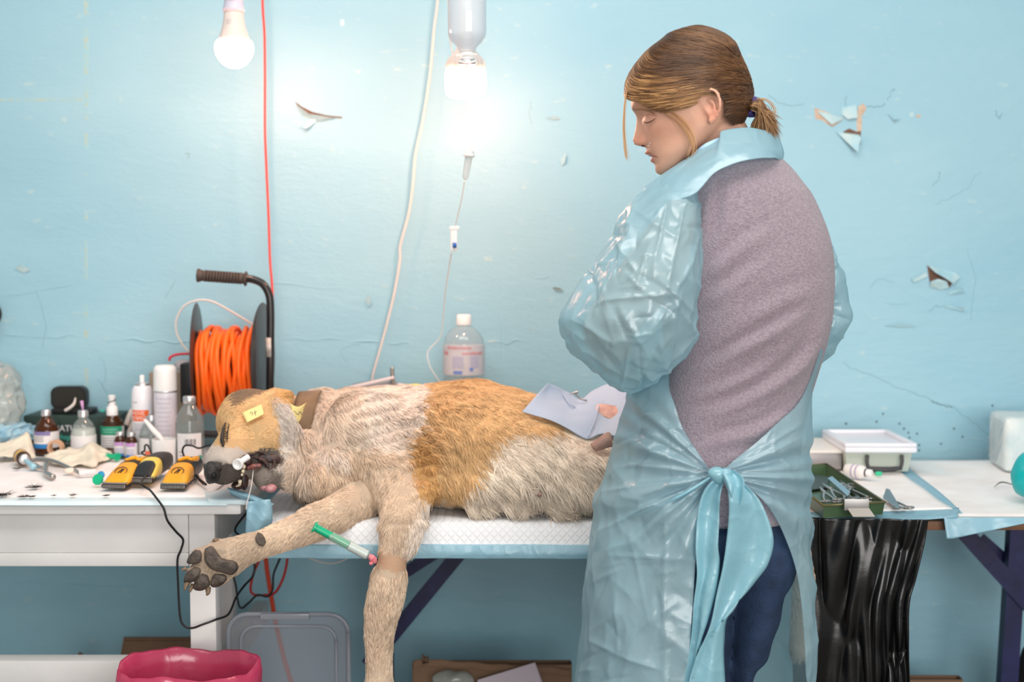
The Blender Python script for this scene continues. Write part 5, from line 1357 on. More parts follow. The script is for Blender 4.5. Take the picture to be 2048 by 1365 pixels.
# ================================================================ lamps
def lamp_emit(name, rgb, s):
    m = bpy.data.materials.new(name); m.use_nodes = True; nt = m.node_tree; nt.nodes.clear()
    o = nt.nodes.new('ShaderNodeOutputMaterial'); e = nt.nodes.new('ShaderNodeEmission'); e.inputs[0].default_value = lin(*rgb); e.inputs[1].default_value = s
    nt.links.new(e.outputs[0], o.inputs[0]); return m
M_LIT = lamp_emit('lit_diffuser', (255, 184, 152), BULB_STRENGTH)
DB = 2.80
def PX(pts, d): return [P(x, y, d) for x, y in pts]
bz = lambda y: P(468, y, DB)[2]
bx = P(468, 60, DB)[0]
b1 = empty('light_bulb', (bx, DB, bz(138)))
tag(b1, 'lit round white light bulb hanging at the upper left of the wall', 'light bulb')
sB = ppm(DB)
def lb(prof): return lathe((bx, DB, 0), [(r / sB, bz(y)) for r, y in prof], m=36)
obj('diffuser', lb([(1, 137), (12, 135), (22, 129), (31, 119), (36.5, 107), (38, 97), (37, 88), (33.5, 81.5), (31, 81)]), M_LIT, b1)
M_HOUSING = mat('bulb_housing', (214, 208, 202), 0.45)
hs_ = obj('housing', lb([(32, 81.2), (31, 80), (27, 68), (23, 54), (20.5, 40), (19.5, 28), (19, 23)]), M_HOUSING, b1)
M_SOCKET = mat('lamp_socket', (206, 206, 222), 0.4)
obj('socket', lb([(19.5, 23.5), (22, 23), (20, 14), (18.5, 6), (18, -30), (12, -40), (3, -44)]), M_SOCKET, b1)
for i, (t_, y_) in enumerate((('10W', 44), ('220V', 49.5))):
    text_obj('print', t_, (bx - 0.006, DB - 21.5 / sB, bz(y_)), 0.0052, M_GREYTXT, hs_)
loop_pts = [np.array([bx + 21 / sB * math.cos(a), DB + 21 / sB * math.sin(a), bz(4) + 0.016 * math.cos(a) ** 2 + 0.004]) for a in np.linspace(0, 2 * PI, 25)]
obj('wire_loop', tube(loop_pts, 2.0 / sB, m=8), M_RED, b1)
obj('flex', tube([(bx, DB, bz(-42)), (bx, DB, bz(-120)), (bx + .02, DB + .02, 2.9)], 0.003, m=8), M_WHITECORD, b1)
b2x = P(931, 150, DB)[0]
b2 = empty('light_bulb', (b2x, DB, bz(197)))
tag(b2, 'lit wide white light bulb glowing behind the upturned infusion bottle', 'light bulb')
def lb2(prof): return lathe((b2x, DB, 0), [(r / sB, bz(y)) for r, y in prof], m=40)
obj('diffuser', lb2([(1, 197), (26, 196), (36, 191), (40, 182), (40.5, 160), (40, 147), (37, 145.5)]), M_LIT, b2)
obj('housing', lb2([(37.5, 145.6), (37.5, 128), (34, 119), (26, 108), (18, 98), (16, 80), (15, 40), (14, -20), (4, -30)]), M_HOUSING, b2)
for a in np.arange(20) / 20 * 2 * PI:
    obj('cooling_fin', tube([(b2x + math.cos(a) * 38 / sB, DB + math.sin(a) * 38 / sB, bz(144)), (b2x + math.cos(a) * 37.5 / sB, DB + math.sin(a) * 37.5 / sB, bz(127)), (b2x + math.cos(a) * 30 / sB, DB + math.sin(a) * 30 / sB, bz(113))], 0.0013, m=5), M_HOUSING, b2)
obj('flex', tube([(b2x, DB, bz(-28)), (b2x, DB, bz(-120)), (b2x + .02, DB + .02, 2.9)], 0.003, m=8), M_WHITECORD, b2)

# ================================================================ cables on the wall
def cable(name, lab, pix, d, r, m, cat='cable'):
    pts = [P(p[0], p[1], p[2] if len(p) > 2 else d) for p in pix]
    return tag(obj(name, tube(pts, r, m=8), m), lab, cat)
cable('red_cable', 'red cable hanging straight down the wall into the cable reel', [(524, -140), (525, 0), (529, 70), (530, 160), (530, 260), (533, 340), (537, 430), (540, 520), (544, 570), (547, 640), (545, 720), (546, 800), (546, 900)], 3.10, 0.0026, M_RED)
cable('white_cable', 'white cable slanting down the wall left of the infusion line', [(878, -120), (875, 0), (868, 60), (860, 150), (846, 240), (831, 310), (826, 370), (818, 425), (801, 490), (800, 520), (790, 580), (776, 640), (760, 700), (745, 756), (742, 800)], 3.13, 0.0026, M_WHITECORD)
cable('white_cable', 'thin white cable looping over the left disc of the cable reel', [(382, 706), (368, 694), (354, 668), (353, 640), (368, 613), (396, 601), (425, 604), (460, 622), (495, 643), (518, 656), (530, 668)], 3.02, 0.0021, M_WHITECORD)

# ================================================================ infusion bottle and line
DI = 2.60; sI = ppm(DI); ix = P(934, 60, DI)[0]; iz = lambda y: P(934, y, DI)[2]
def li(prof, m=36): return lathe((ix, DI, 0), [(r / sI, iz(y)) for r, y in prof], m=m)
ib = empty('infusion_bottle', (ix, DI, iz(140))); tag(ib, 'upturned clear infusion bottle hanging in front of the wide bulb', 'bottle')
M_IV = film('clear_bottle_plastic', (244, 248, 250), 0.66, 0.3)
obj('body', li([(16, 104), (17, 100), (20, 94), (30, 84), (36, 74), (38, 66), (38, 30), (38, -60), (34, -70), (4, -74)]), M_IV, ib)
obj('liquid', li([(14, 100), (18, 93), (28, 83), (34, 73), (36, 65), (36, 4), (36, -20)]), film('infusion_liquid', (240, 246, 250), 0.72, 0.1), ib)
obj('neck', li([(15, 124), (15.5, 120), (14, 110), (14, 104)]), M_WHITEP, ib)
obj('cap', li([(9, 130), (17, 129), (18, 123), (16, 119)]), M_ALU, ib)
obj('clip', join(tube([P(918, 122, DI - .012), P(934, 126, DI - .016), P(952, 122, DI - .012)], 0.002, m=6), tube([P(912, 110, DI - .012), P(934, 109, DI - .016), P(954, 109, DI - .012)], 0.0013, m=6)), M_WHITEP, ib)
obj('hanger_strap', tube([P(905, 108, DI), P(899, 70, DI), P(897, 20, DI), P(897, -60, DI), P(934, -110, DI), P(972, -60, DI)], 0.0016, m=6), M_WHITECORD, ib)
obj('hanging_cord', tube([P(934, -100, DI), P(934, -200, DI), P(934, -400, DI)], 0.0018, m=6), M_WHITECORD, ib)
M_TUBE = film('clear_tubing', (246, 248, 248), 0.35, 0.2)
il = empty('infusion_line', P(877, 765, 2.98)); tag(il, 'thin infusion tube with drip chamber and roller clamp', 'tube')
obj('tube', tube([P(934, 130, DI), P(936, 175, DI + .01), P(943, 215, DI + .03), P(943, 260, DI + .05), P(940, 300, DI + .06)], 0.0032, m=8), sheet_mat('glare_white_tubing', (246, 246, 246), 0.25, 0.6, 0.3, 0.1), il)  # clear tube coloured white here, glare of the bulb put into the material
obj('drip_chamber', lathe(P(930, 360, DI + .07), [(0.002, 0), (0.0055, 0.004), (0.0062, 0.012), (0.0072, 0.044), (0.0085, 0.047), (0.0090, 0.053), (0.004, 0.058)], axis=P(939, 305, DI + .06) - P(930, 360, DI + .07), m=16), film('drip_chamber_plastic', (238, 242, 242), 0.55, 0.5), il)
obj('chamber_cap', lathe(P(938, 314, DI + .06), [(0.010, 0), (0.0105, 0.004), (0.006, 0.010)], axis=(0.1, 0, 1), m=16), M_WHITEP, il)
obj('tube', tube([P(929, 362, DI + .07), P(925, 390, DI + .1), P(916, 430, DI + .15), P(910, 456, DI + .18)], 0.0012, m=6), M_TUBE, il)
dC = DI + .18
obj('roller_clamp', join(box(P(908, 479, dC), (0.0135, 0.010, 0.045), bev=0.002), box(P(909, 457, dC), (0.019, 0.012, 0.008), bev=0.002)), M_WHITEP, il, auto=40)
obj('clamp_wheel', lathe(P(909, 491, dC - .008), [(0.0, -0.003), (0.0052, -0.003), (0.0052, 0.003), (0.0, 0.003)], axis=(1, 0.3, 0), m=16), mat('blue_wheel', (40, 100, 176), 0.4), il, auto=40)
obj('tube', tube([P(903, 505, dC), P(899, 530, dC + .05), P(890, 590, 2.9), P(886, 640, 2.94), P(880, 675, 2.96), P(858, 700, 2.97), P(855, 715, 2.97), P(862, 738, 2.97), P(880, 766, 2.98), P(884, 776, 2.99)], 0.0014, m=6), M_TUBE, il)

# ================================================================ water bottle behind the dog
rb, base, s, zof, made = bottle('water_bottle', 'large clear plastic water bottle with white cap behind the dog', 'bottle', 926, 0, ZT + 0.001,
    [(30, 940), (39, 932), (41, 915), (41, 750), (40, 740), (41, 735), (41, 690), (38, 676), (29, 662), (19, 655), (13, 652), (12.5, 646)], film('pet_plastic', (236, 242, 243), 0.84, 0.5),
    [('cap', M_WHITEP, [(15, 650), (15.5, 648), (14.5, 632), (13, 629.5)], 0), ('label', film('bottle_label', (226, 226, 232), 0.30, 0.1), [(41.3, 748), (41.3, 690)], 0.0004)], depth=3.055)
M_REDTXT = mat('red_print', (214, 84, 92), 0.6); M_BLUETXT = mat('blue_print', (112, 140, 206), 0.6)
R_ = 41.5 / s
text_obj('print', 'morshynska', (base[0] + 0.022, base[1] - R_ * 0.87, zof(704)), 0.0105, M_REDTXT, made['label'], bend=(base, R_ + .0006))
text_obj('print', 'ka', (base[0] - 0.036, base[1] - R_ * 0.58, zof(703)), 0.016, M_REDTXT, made['label'], bend=(base, R_ + .0006))
text_obj('print', 'MORSHYNSKA', (base[0] - 0.010, base[1] - R_ * 0.97, zof(694)), 0.0085, M_REDTXT, made['label'], bend=(base, R_ + .0006))
print_lines(made['label'], base, R_ + .0008, [(zof(y), 0.026, -0.012) for y in (712, 716, 720, 724, 728, 732)], 0, mat('pale_print', (170, 170, 214), 0.7), h=0.0007)
print_lines(made['label'], base, R_ + .0008, [(zof(y), 0.022, 0.026) for y in (712, 716, 720, 724, 728, 732)], 0, mat('pale_print', (170, 170, 214), 0.7), h=0.0007)
print_lines(made['label'], base, R_ + .0008, [(zof(736), 0.008, 0.018), (zof(742), 0.020, -0.012)], 0, M_BLUETXT, h=0.0035)

# things half hidden behind the dog's back
gb = tag(obj('metal_box', join(box(P(752, 792, 3.05), (0.095, 0.10, 0.06), rot=0.12, bev=0.003, tilt=(0, -0.16))), mat('grey_enamel', (150, 152, 156), 0.4, metal=0.3)), 'grey metal box leaning behind the dog\'s shoulder', 'box')
obj('lid_edge', box(P(742, 766, 2.99), (0.10, 0.008, 0.006), rot=0.12, tilt=(0, -0.22), bev=0.001), mat('pale_lid_edge', (226, 214, 214), 0.5), gb)
tag(obj('metal_rod', tube([P(786, 800, 3.0), P(785, 760, 3.0), P(784, 735, 3.0)], 0.0042, m=8), M_STEEL), 'short steel rod standing beside the grey metal box', 'rod')
pk = ball(P(822, 790, 3.03), (0.040, 0.025, 0.024), m=24, n=14); pv = pk[0] + 0.004 * np.column_stack([noise(pk[0], 80, 1), noise(pk[0], 80, 2), noise(pk[0], 80, 3)])
pkt = tag(obj('crumpled_packet', (pv, pk[1]), mat('yellow_packet', (246, 228, 96), 0.4)), 'crumpled yellow and pink packet behind the dog\'s back', 'packet')
pk2 = ball(P(802, 786, 3.02), (0.024, 0.026, 0.020), m=18, n=12)
obj('pink_side', (pk2[0] + 0.003 * np.column_stack([noise(pk2[0], 90, 1), noise(pk2[0], 90, 2), noise(pk2[0], 90, 3)]), pk2[1]), mat('pink_packet', (226, 120, 150), 0.4, rgb2=(240, 220, 224), noise_scale=60), pkt)

# ================================================================ cable reel
DRL = 2.99; sR = ppm(DRL)
rc = P(455, 718, DRL); zc = rc[2]
reel = empty('cable_reel', (rc[0], DRL, ZS)); tag(reel, 'black cable reel with a tall bent handle wound with orange cord', 'cable reel')
M_FLANGE = mat('dark_flange', (52, 48, 46), 0.35, rgb2=(62, 46, 42), noise_scale=6)
def disc(x, tilt):
    R = 0.119
    V, F = lathe((0, 0, 0), [(0.02, -0.0015), (R - 0.003, -0.0015), (R, 0.0), (R - 0.003, 0.0015), (0.02, 0.0015)], axis=(1, 0, 0), m=48)
    c, s_ = math.cos(tilt), math.sin(tilt)
    V = np.column_stack([V[:, 0] * c - V[:, 1] * s_, V[:, 0] * s_ + V[:, 1] * c, V[:, 2]])
    return V + np.array([x, DRL, zc]), F
xl_ = P(394, 718, DRL)[0]; xr_ = P(526, 718, DRL)[0]
obj('flange', disc(xl_, 0.10), M_FLANGE, reel, auto=40); obj('flange', disc(xr_, -0.04), M_FLANGE, reel, auto=40)
obj('drum', lathe((xl_, DRL, zc), [(0.05, 0), (0.05, xr_ - xl_)], axis=(1, 0, 0), m=32), M_FLANGE, reel, auto=40)
rw_ = random.Random(3)
nl = 21
for i in range(nl):
    t = i / (nl - 1); xx = xl_ + 0.014 + (xr_ - xl_ - 0.026) * t
    ry_, rz_ = 0.070 + rw_.uniform(-.006, .008), 0.080 + rw_.uniform(-.006, .008) + 0.006 * math.sin(t * PI * 2 + .6)
    dz_ = -0.016 - 0.012 * (1 - t) + rw_.uniform(-.006, .006); lean = rw_.uniform(-.007, .007) - (0.008 if i % 5 == 1 else 0); ph = rw_.uniform(0, 6.28)
    lean = max(min(lean, 0.012), -0.012)
    pts = [np.array([xx + lean * math.sin(a + 0.3) + 0.003 * math.sin(3 * a + ph), DRL + ry_ * math.cos(a), zc + dz_ + rz_ * math.sin(a)]) for a in np.linspace(0, 2 * PI, 33)]
    obj('cord_turn', tube(pts, 0.0052, m=8, sub=False), M_ORANGE, reel)
obj('frame_tube', tube([P(540, 908, DRL - .05), P(540, 800, DRL - .05), P(541, 680, DRL - .05), P(541, 620, DRL - .05), P(538, 590, DRL - .05), P(526, 569, DRL - .05), P(508, 560, DRL - .05), P(492, 557, DRL - .05)], 0.0082, m=14, n=70), mat('black_gloss_tube', (34, 32, 32), 0.22), reel)
obj('frame_tube', tube([P(546, 820, DRL - .03), P(530, 860, DRL - .06), P(470, 868, DRL - .06), P(400, 868, DRL - .06), P(388, 850, DRL - .03), P(385, 760, DRL)], 0.0075, m=12), M_BLACKP, reel)
grip_d = P(395, 551, DRL - .05) - P(494, 558, DRL - .05); gl_ = np.linalg.norm(grip_d)
gp = [(0.011, 0.0), (0.0155, 0.001), (0.0155, 0.004), (0.0118, 0.005)]
for k in range(13):
    t0 = 0.010 + k * (gl_ - 0.024) / 13; gp += [(0.0108, t0), (0.0124, t0 + 0.002), (0.0124, t0 + 0.0045), (0.0108, t0 + 0.0062)]
gp += [(0.0118, gl_ - 0.008), (0.0142, gl_ - 0.003), (0.0142, gl_), (0.010, gl_ + 0.001)]
obj('grip', lathe(P(494, 558, DRL - .05), gp, axis=grip_d, m=24), mat('brown_rubber_grip', (72, 62, 56), 0.6), reel)
obj('sticker', lathe(P(540, 714, DRL - .05), [(0.0086, 0), (0.0086, 0.040)], axis=(0, 0, 1), m=14), mat('worn_sticker', (206, 200, 194), 0.5, rgb2=(160, 150, 140), noise_scale=60), reel)
obj('plug_box', box(P(378, 765, DRL + .02), (0.026, 0.06, 0.085), bev=0.006), M_BLACKP, reel, auto=40)
# red plug lead and clear bag at the reel's left
cable('red_cable', 'short red lead curling out left of the cable reel', [(338, 722), (342, 714), (358, 709), (382, 708)], 3.03, 0.0028, mat('crimson_sheath', (214, 50, 66), 0.4))
bgv = ball(P(372, 732, 3.02), (0.024, 0.014, 0.014), m=20, n=12)
tag(obj('clear_packet', (bgv[0] + 0.003 * np.column_stack([noise(bgv[0], 120, 1), noise(bgv[0], 120, 2), noise(bgv[0], 120, 3)]), bgv[1]), film('crinkly_clear_film', (226, 218, 220), 0.55, 0.5, 0.2)), 'small crumpled clear packet beside the reel\'s red lead', 'packet')
tag(obj('grey_card_box', box((P(344, 760, 3.09)[0], 3.09, ZS + 0.082), (0.088, 0.05, 0.163), bev=0.002), mat('taupe_card', (150, 138, 122), 0.7)), 'taupe cardboard box behind the tall white spray can', 'box')

# ================================================================ bottles on the left table
r, base, s, zof, made = bottle('medicine_bottle', 'amber glass bottle with white and blue label at the left', 'bottle', 94, 908, ZS,
    [(20, 912), (23.5, 908), (24, 900), (24, 866), (23, 856), (18, 846), (12, 839), (9, 834), (8.5, 829)], M_AMBER,
    [('cap', M_ALU, [(9.6, 832), (10, 830), (9.5, 823), (7, 820)], 0), ('label', M_PAPER, [(24.4, 894), (24.4, 862)], 0.0003), ('liquid', mat('brown_liquid', (58, 32, 14), 0.3), [(20, 909), (22, 904), (22, 880)], 0)])
print_lines(made['label'], base, 24.4 / s + .001, [(zof(890), 0.040, -0.006)], 0, mat('blue_band', (36, 122, 190), 0.6), h=0.0045)
print_lines(made['label'], base, 24.4 / s + .001, [(zof(865), 0.040, -0.004)], 0, mat('violet_band', (128, 120, 168), 0.6), h=0.0040)
print_lines(made['label'], base, 24.4 / s + .001, [(zof(y), 0.024, -0.010) for y in (872, 876, 880)], 0, M_GREYTXT, h=0.0008)
r, base, s, zof, made = bottle('medicine_vial', 'clear glass vial of cloudy liquid with a pink needle stuck in its cap', 'vial', 168, 912, ZS,
    [(22, 916), (24, 912), (24.5, 900), (24.5, 866), (23, 855), (17, 845), (11, 839), (9, 836), (9, 832)], M_GLASS,
    [('cap', M_ALU, [(10.5, 834), (10.5, 824), (9, 821.5)], 0), ('liquid', M_MILKY, [(21, 914), (23.4, 910), (23.4, 862), (22.8, 858)], 0), ('label', M_PAPER, [(24.8, 902), (24.8, 870)], 0.0003)])
obj('needle_hub', lathe((base[0], base[1], zof(822)), [(0.0016, 0), (0.0022, 0.008), (0.0030, 0.010), (0.0036, 0.020), (0.0034, 0.021)], axis=(-0.12, 0, 1), m=10), mat('pink_needle_hub', (206, 160, 206), 0.3), r)
r, base, s, zof, made = bottle('pump_bottle', 'amber pump bottle with green and white label before the dark green box', 'bottle', 226, 906, ZS,
    [(20, 910), (22, 906), (22.3, 898), (22.3, 852), (20, 846), (14, 836), (10.5, 831), (10, 828)], M_AMBER,
    [('collar', M_WHITEP, [(11, 831), (11.5, 829), (11, 815), (8, 812)], 0), ('nozzle', M_WHITEP, [(7, 813), (7.5, 806), (6, 800), (7, 798), (7.5, 792), (5, 790.5)], 0),
     ('label', M_PAPER, [(22.6, 905), (22.6, 852)], 0.0003), ('liquid', mat('brown_liquid', (58, 32, 14), 0.3), [(19, 908), (20.8, 904), (20.8, 842)], 0)])
print_lines(made['label'], base, 22.6 / s + .001, [(zof(859.5), 0.058, 0)], 0, mat('green_band', (40, 150, 116), 0.6), h=0.0092)
print_lines(made['label'], base, 22.6 / s + .0016, [(zof(857), 0.034, 0), (zof(862), 0.030, 0)], 0, mat('pale_green_print', (130, 200, 176), 0.6), h=0.0009)
print_lines(made['label'], base, 22.6 / s + .001, [(zof(y), 0.036, 0) for y in (874, 879, 884, 889, 894)], 0, M_GREYTXT, h=0.0007)
obj('elastic_band', tube([np.array([base[0] + 0.0088 * math.cos(a), base[1] + 0.0088 * math.sin(a), zof(803) + 0.003 * math.cos(a)]) for a in np.linspace(0, 2 * PI, 17)], 0.0009, m=6), M_BLACKCORD, r)
r, base, s, zof, made = bottle('spray_can', 'white spray can with orange label and exposed nozzle', 'spray can', 287, 912, ZS,
    [(20, 914), (22, 911), (22, 800), (21.5, 786), (19, 776), (15, 770)], mat('white_can_enamel', (234, 234, 238), 0.25, coat=0.3),
    [('rim', M_ALU, [(15.5, 772), (16, 769), (14, 766), (8, 765)], 0), ('nozzle', M_WHITEP, [(5, 766), (5, 752), (4, 750.5)], 0)])
lbm = mat('orange_label', (236, 104, 40), 0.5)
print_lines(r, base, 22 / s + .0006, [(zof(829.5), 0.037, 0.000)], 0, lbm, h=0.0115, name='label')
text_obj('print', 'ЧЕМІ', (base[0] - 0.004, base[1] - 22 / s, zof(825)), 0.0105, M_PAPER, r, bend=(base, 22 / s + .0012))
text_obj('print', 'СПРЕЙ', (base[0] - 0.003, base[1] - 22 / s, zof(835)), 0.0095, M_PAPER, r, bend=(base, 22 / s + .0012))
text_obj('print', 'спрей', (base[0] - 0.012, base[1] - 22 / s, zof(803)), 0.0045, mat('brick_print', (150, 84, 78), 0.6), r, bend=(base, 22 / s + .0012))
print_lines(r, base, 22 / s + .0006, [(zof(y), 0.03, 0.002) for y in (846, 850, 854, 858)], 0, M_GREYTXT, h=0.0006)
r, base, s, zof, made = bottle('spray_can', 'tall white capped spray can next to the cable reel', 'spray can', 333, 918, ZS,
    [(21, 920), (23, 917), (23, 790), (22.5, 782)], mat('pale_lilac_can', (216, 212, 220), 0.3, coat=0.2),
    [('cap', M_WHITEP, [(23, 782), (23.2, 780), (23, 742), (22, 735), (17, 731), (8, 730)], 0), ('rim', M_ALU, [(23.4, 784), (24, 782.5), (23.4, 781)], 0)])
print_lines(r, base, 23 / s + .0006, [(zof(y), 0.034 - 0.006 * (i % 3), 0.001) for i, y in enumerate(range(796, 908, 9))], 0, mat('faint_lilac_print', (192, 186, 200), 0.6), h=0.0009)
r, base, s, zof, made = bottle('medicine_vial', 'large clear glass vial half full with a barcode label', 'vial', 381, 931, ZS,
    [(25, 936), (28, 932), (28.5, 926), (28.5, 848), (27, 836), (20, 822), (13, 812), (10.5, 808), (10.5, 803)], M_GLASS,
    [('cap', M_ALU, [(12, 807), (13, 805), (12.8, 795), (11, 792.5)], 0), ('liquid', M_WATER, [(25, 933), (27.4, 929), (27.4, 846)], 0)])
print_lines(r, base, 28.6 / s + .0006, [(zof(895), 0.054, 0.004)], 0, M_PAPER, h=0.031, name='label')
for i in range(9): print_lines(r, base, 28.6 / s + .0012, [(zof(881), 0.0006 + 0.0009 * ((i * 7) % 3) / 2, -0.004 + i * 0.0026)], 0, M_BLACKTXT, h=0.006, name='barcode_bar')
print_lines(r, base, 28.6 / s + .0012, [(zof(901), 0.012, -0.012), (zof(908), 0.010, -0.012), (zof(915), 0.008, 0.002)], 0, M_GREYTXT, h=0.0008)
print_lines(r, base, 28.6 / s + .0012, [(zof(917), 0.008, 0.012)], 0, M_BLACKTXT, h=0.0018)
print_lines(r, base, 28.6 / s + .0012, [(zof(917), 0.009, 0.027)], 0, mat('teal_band', (40, 150, 132), 0.6), h=0.0085)
r, base, s, zof, made = bottle('medicine_vial', 'clear glass vial with white label behind the white cup', 'vial', 304, 917, ZS,
    [(21, 920), (23.5, 916), (24, 910), (24, 872), (22, 860), (15, 848), (10, 843), (9, 840)], M_GLASS,
    [('cap', M_ALU, [(10, 842), (10.2, 834), (8.5, 831)], 0), ('liquid', M_WATER, [(21, 917), (22.8, 913), (22.8, 872)], 0)])
print_lines(r, base, 24 / s + .0006, [(zof(890), 0.030, -0.014)], 0, M_PAPER, h=0.016, name='label')
print_lines(r, base, 24 / s + .0012, [(zof(903), 0.012, -0.002)], 0, mat('coral_band', (236, 120, 84), 0.6), h=0.004)
# white cup with a stick
cb = T(329, 934, ZS); sc_ = ppm(cb[1]); hz = P(329, 878, cb[1])[2] - ZS; rr_ = 24.5 / sc_
cup = tag(obj('plastic_cup', lathe((cb[0], cb[1], ZS), [(rr_ * .88, 0), (rr_ * .92, 0.002), (rr_, hz), (rr_ * .96, hz), (rr_ * .88, 0.004), (0.0005, 0.004)], m=36, cap1=False), M_WHITEP, auto=50), 'plain white plastic cup between the glass vials', 'cup')
tag(obj('plastic_stick', tube([P(289, 840, cb[1] + .003), P(305, 859, cb[1] + .002), P(325, 884, cb[1]), np.array([cb[0] + .006, cb[1], ZS + .010])], [0.0030, 0.0052, 0.0055, 0.004], m=8), M_WHITEP), 'white plastic spatula leaning in the white cup', 'spatula')
# three small amber vials
for i, (px, py, lab) in enumerate([(241, 915, 'leftmost small amber vial with a lilac label'), (263.5, 918, 'front middle small amber vial with a lilac label'), (276, 910, 'rear right small amber vial with lilac label, partly hidden')]):
    h = 50 if i != 1 else 52
    r, base, s, zof, made = bottle('small_vial', lab, 'vial', px, py, ZS, [(10, py + 2), (12, py), (12, py - h * .66), (9.5, py - h * .78), (7, py - h * .84), (7, py - h * .9)], M_AMBER,
        [('cap', M_ALU, [(8.3, py - h * .86), (8.6, py - h * .9), (8.4, py - h), (6.5, py - h - 1.5)], 0), ('label', M_PAPER, [(12.3, py - 4), (12.3, py - h * .62)], 0.0003), ('liquid', mat('brown_liquid', (58, 32, 14), 0.3), [(10, py), (11, py - 2), (11, py - h * .62)], 0)], group='small amber vials with lilac labels', m=24)
    print_lines(made['label'], base, 12.3 / s + .001, [(zof(py - h * .56), 0.022, 0.0)], 0, mat('lilac_band', (196, 148, 206), 0.6), h=0.0036)
    print_lines(made['label'], base, 12.3 / s + .001, [(zof(py - h * .36), 0.018, 0.0), (zof(py - h * .28), 0.016, 0.0), (zof(py - h * .2), 0.018, 0.0)], 0, mat('pale_violet_print', (176, 170, 206), 0.6), h=0.0008)
    print_lines(made['label'], base, 12.3 / s + .001, [(zof(py - h * .12), 0.022, 0.0)], 0, mat('blue_band', (36, 122, 190), 0.6), h=0.0026)
# dark green carton and open black case
gc = P(155, 868, 3.085)
gbx = empty('dark_green_carton', (gc[0], 3.085, ZS)); tag(gbx, 'dark green printed carton behind the amber bottles', 'carton')
ht = P(155, 832, 3.04)[2] - ZS
obj('carton_body', box((gc[0], 3.09, ZS + ht / 2), (0.205, 0.10, ht), rot=-0.03, bev=0.004), M_DKGREEN, gbx, auto=40)
obj('open_flap', thick(grid(4, 6, lambda u, v: P(55 + 58 * v + 4 * u, 872 - 42 * v + 26 * u * (1 - v * .2), 3.045 - .015 * u)), 0.0015), M_DKGREEN, gbx, smooth=False)
fy = 3.09 - 0.05
text_obj('print', 'NATUR', P(134, 858, fy - .004), 0.019, M_PAPER, gbx, sx=0.95); text_obj('print', 'Hopn', P(132, 875, fy - .004), 0.017, M_TEAL_TXT, gbx); text_obj('print', 'black', P(138, 887, fy - .004), 0.007, M_GREYTXT, gbx)
obj('print_patch', box(P(205, 822, fy - .0015), (0.010, 0.001, 0.005)), M_TEAL_TXT, gbx, smooth=False)
case = empty('hinged_case', P(145, 830, 3.09)); tag(case, 'open black hinged case sitting on the dark green carton', 'case')
def rrect(c, w, h, r, y0, y1, n=6):
    pts = []
    for sx_, sz_, a0 in ((1, 1, 0), (-1, 1, PI / 2), (-1, -1, PI), (1, -1, 3 * PI / 2)):
        for k in range(n + 1):
            a = a0 + PI / 2 * k / n; pts.append((c[0] + sx_ * (w / 2 - r) + r * math.cos(a), c[2] + sz_ * (h / 2 - r) + r * math.sin(a)))
    return prism(pts, y0, y1)
cc_ = P(141, 795, 3.12)
obj('lid', rrect(cc_, 0.078, 0.050, 0.016, 3.105, 3.128), M_BLACKP, case, auto=40)
obj('lid_inside', rrect(cc_, 0.070, 0.042, 0.013, 3.1035, 3.106), mat('dark_olive_lining', (38, 38, 32), 0.7), case, auto=40)
obj('case_tray', box((P(148, 828, 3.08)[0], 3.085, ZS + ht + 0.0065), (0.090, 0.045, 0.012), bev=0.004), M_BLACKP, case, auto=40)
tag(obj('dental_strip', tube([P(130, 822, 3.05), P(140, 816, 3.05), P(148, 808, 3.055), P(151, 796, 3.06)], [0.0035, 0.0035, 0.003, 0.0015], m=8), M_WHITECORD), 'curved pale plastic strip leaning on the black case', 'strip')
tag(obj('cable_bundle', tube([P(252, 850, 3.08), P(262, 826, 3.08), P(274, 812, 3.09), P(280, 820, 3.09), P(268, 842, 3.09), P(258, 866, 3.09), P(264, 880, 3.09)], 0.006, m=8), M_WHITECORD), 'folded pale cable behind the orange-labelled spray can', 'cable')
# tape roll
tr = T(111, 913, ZS); rt_ = 16.0 / ppm(tr[1])
V, F = lathe((tr[0], tr[1] - .006, ZS + rt_ + .0005), [(rt_, 0), (rt_, 0.014), (rt_ * .70, 0.014), (rt_ * .70, 0)], axis=(0.15, 1, 0.05), m=32, cap0=False, cap1=False); F += [(3 * 32 + j, 3 * 32 + (j + 1) % 32, (j + 1) % 32, j) for j in range(32)]
tag(obj('tape_roll', (V, F), mat('beige_tape', (214, 170, 136), 0.7), auto=40), 'small roll of beige tape in front of the amber bottle', 'tape roll')

# crumpled cream gloves
def crumple(name, lab, rows, k, m=M_LATEX, cat='glove', amp=0.006, nu=22, nv=44, t=0.0012, base_z=ZS):
    """crumpled sheet over a net of (px, py on the table plane, height)"""
    A = np.array([spline(r_, nv) for r_ in np.array(rows, float)]); G = np.array([spline(A[:, j], nu) for j in range(nv)]).transpose(1, 0, 2).reshape(-1, 3)
    V = np.array([T(x, y, base_z) for x, y, h in G]); V[:, 2] += np.maximum(G[:, 2], 0) + 0.001
    _, F = grid(nu, nv, lambda u, v: (0, 0, 0))
    V[:, 2] += amp * (cr(V, 40, k, 1.5) - 0.4).clip(0) + 0.4 * amp * cr(V, 90, k + 1, 1.5)
    V[:, 1] += 0.4 * amp * noise(V, 60, k + 2)
    V[:, 2] = np.maximum(V[:, 2], base_z + 0.0015)
    return tag(obj(name, thick((V, F), t), m), lab, cat)
crumple('latex_glove', 'crumpled cream latex glove at the left end of the table', [[(-30, 914, .01), (20, 912, .022), (45, 910, .034), (56, 909, .036), (68, 912, .004)], [(-30, 924, .001), (20, 923, .001), (42, 922, .002), (56, 923, .003), (72, 924, .001)]], 2, amp=.010)
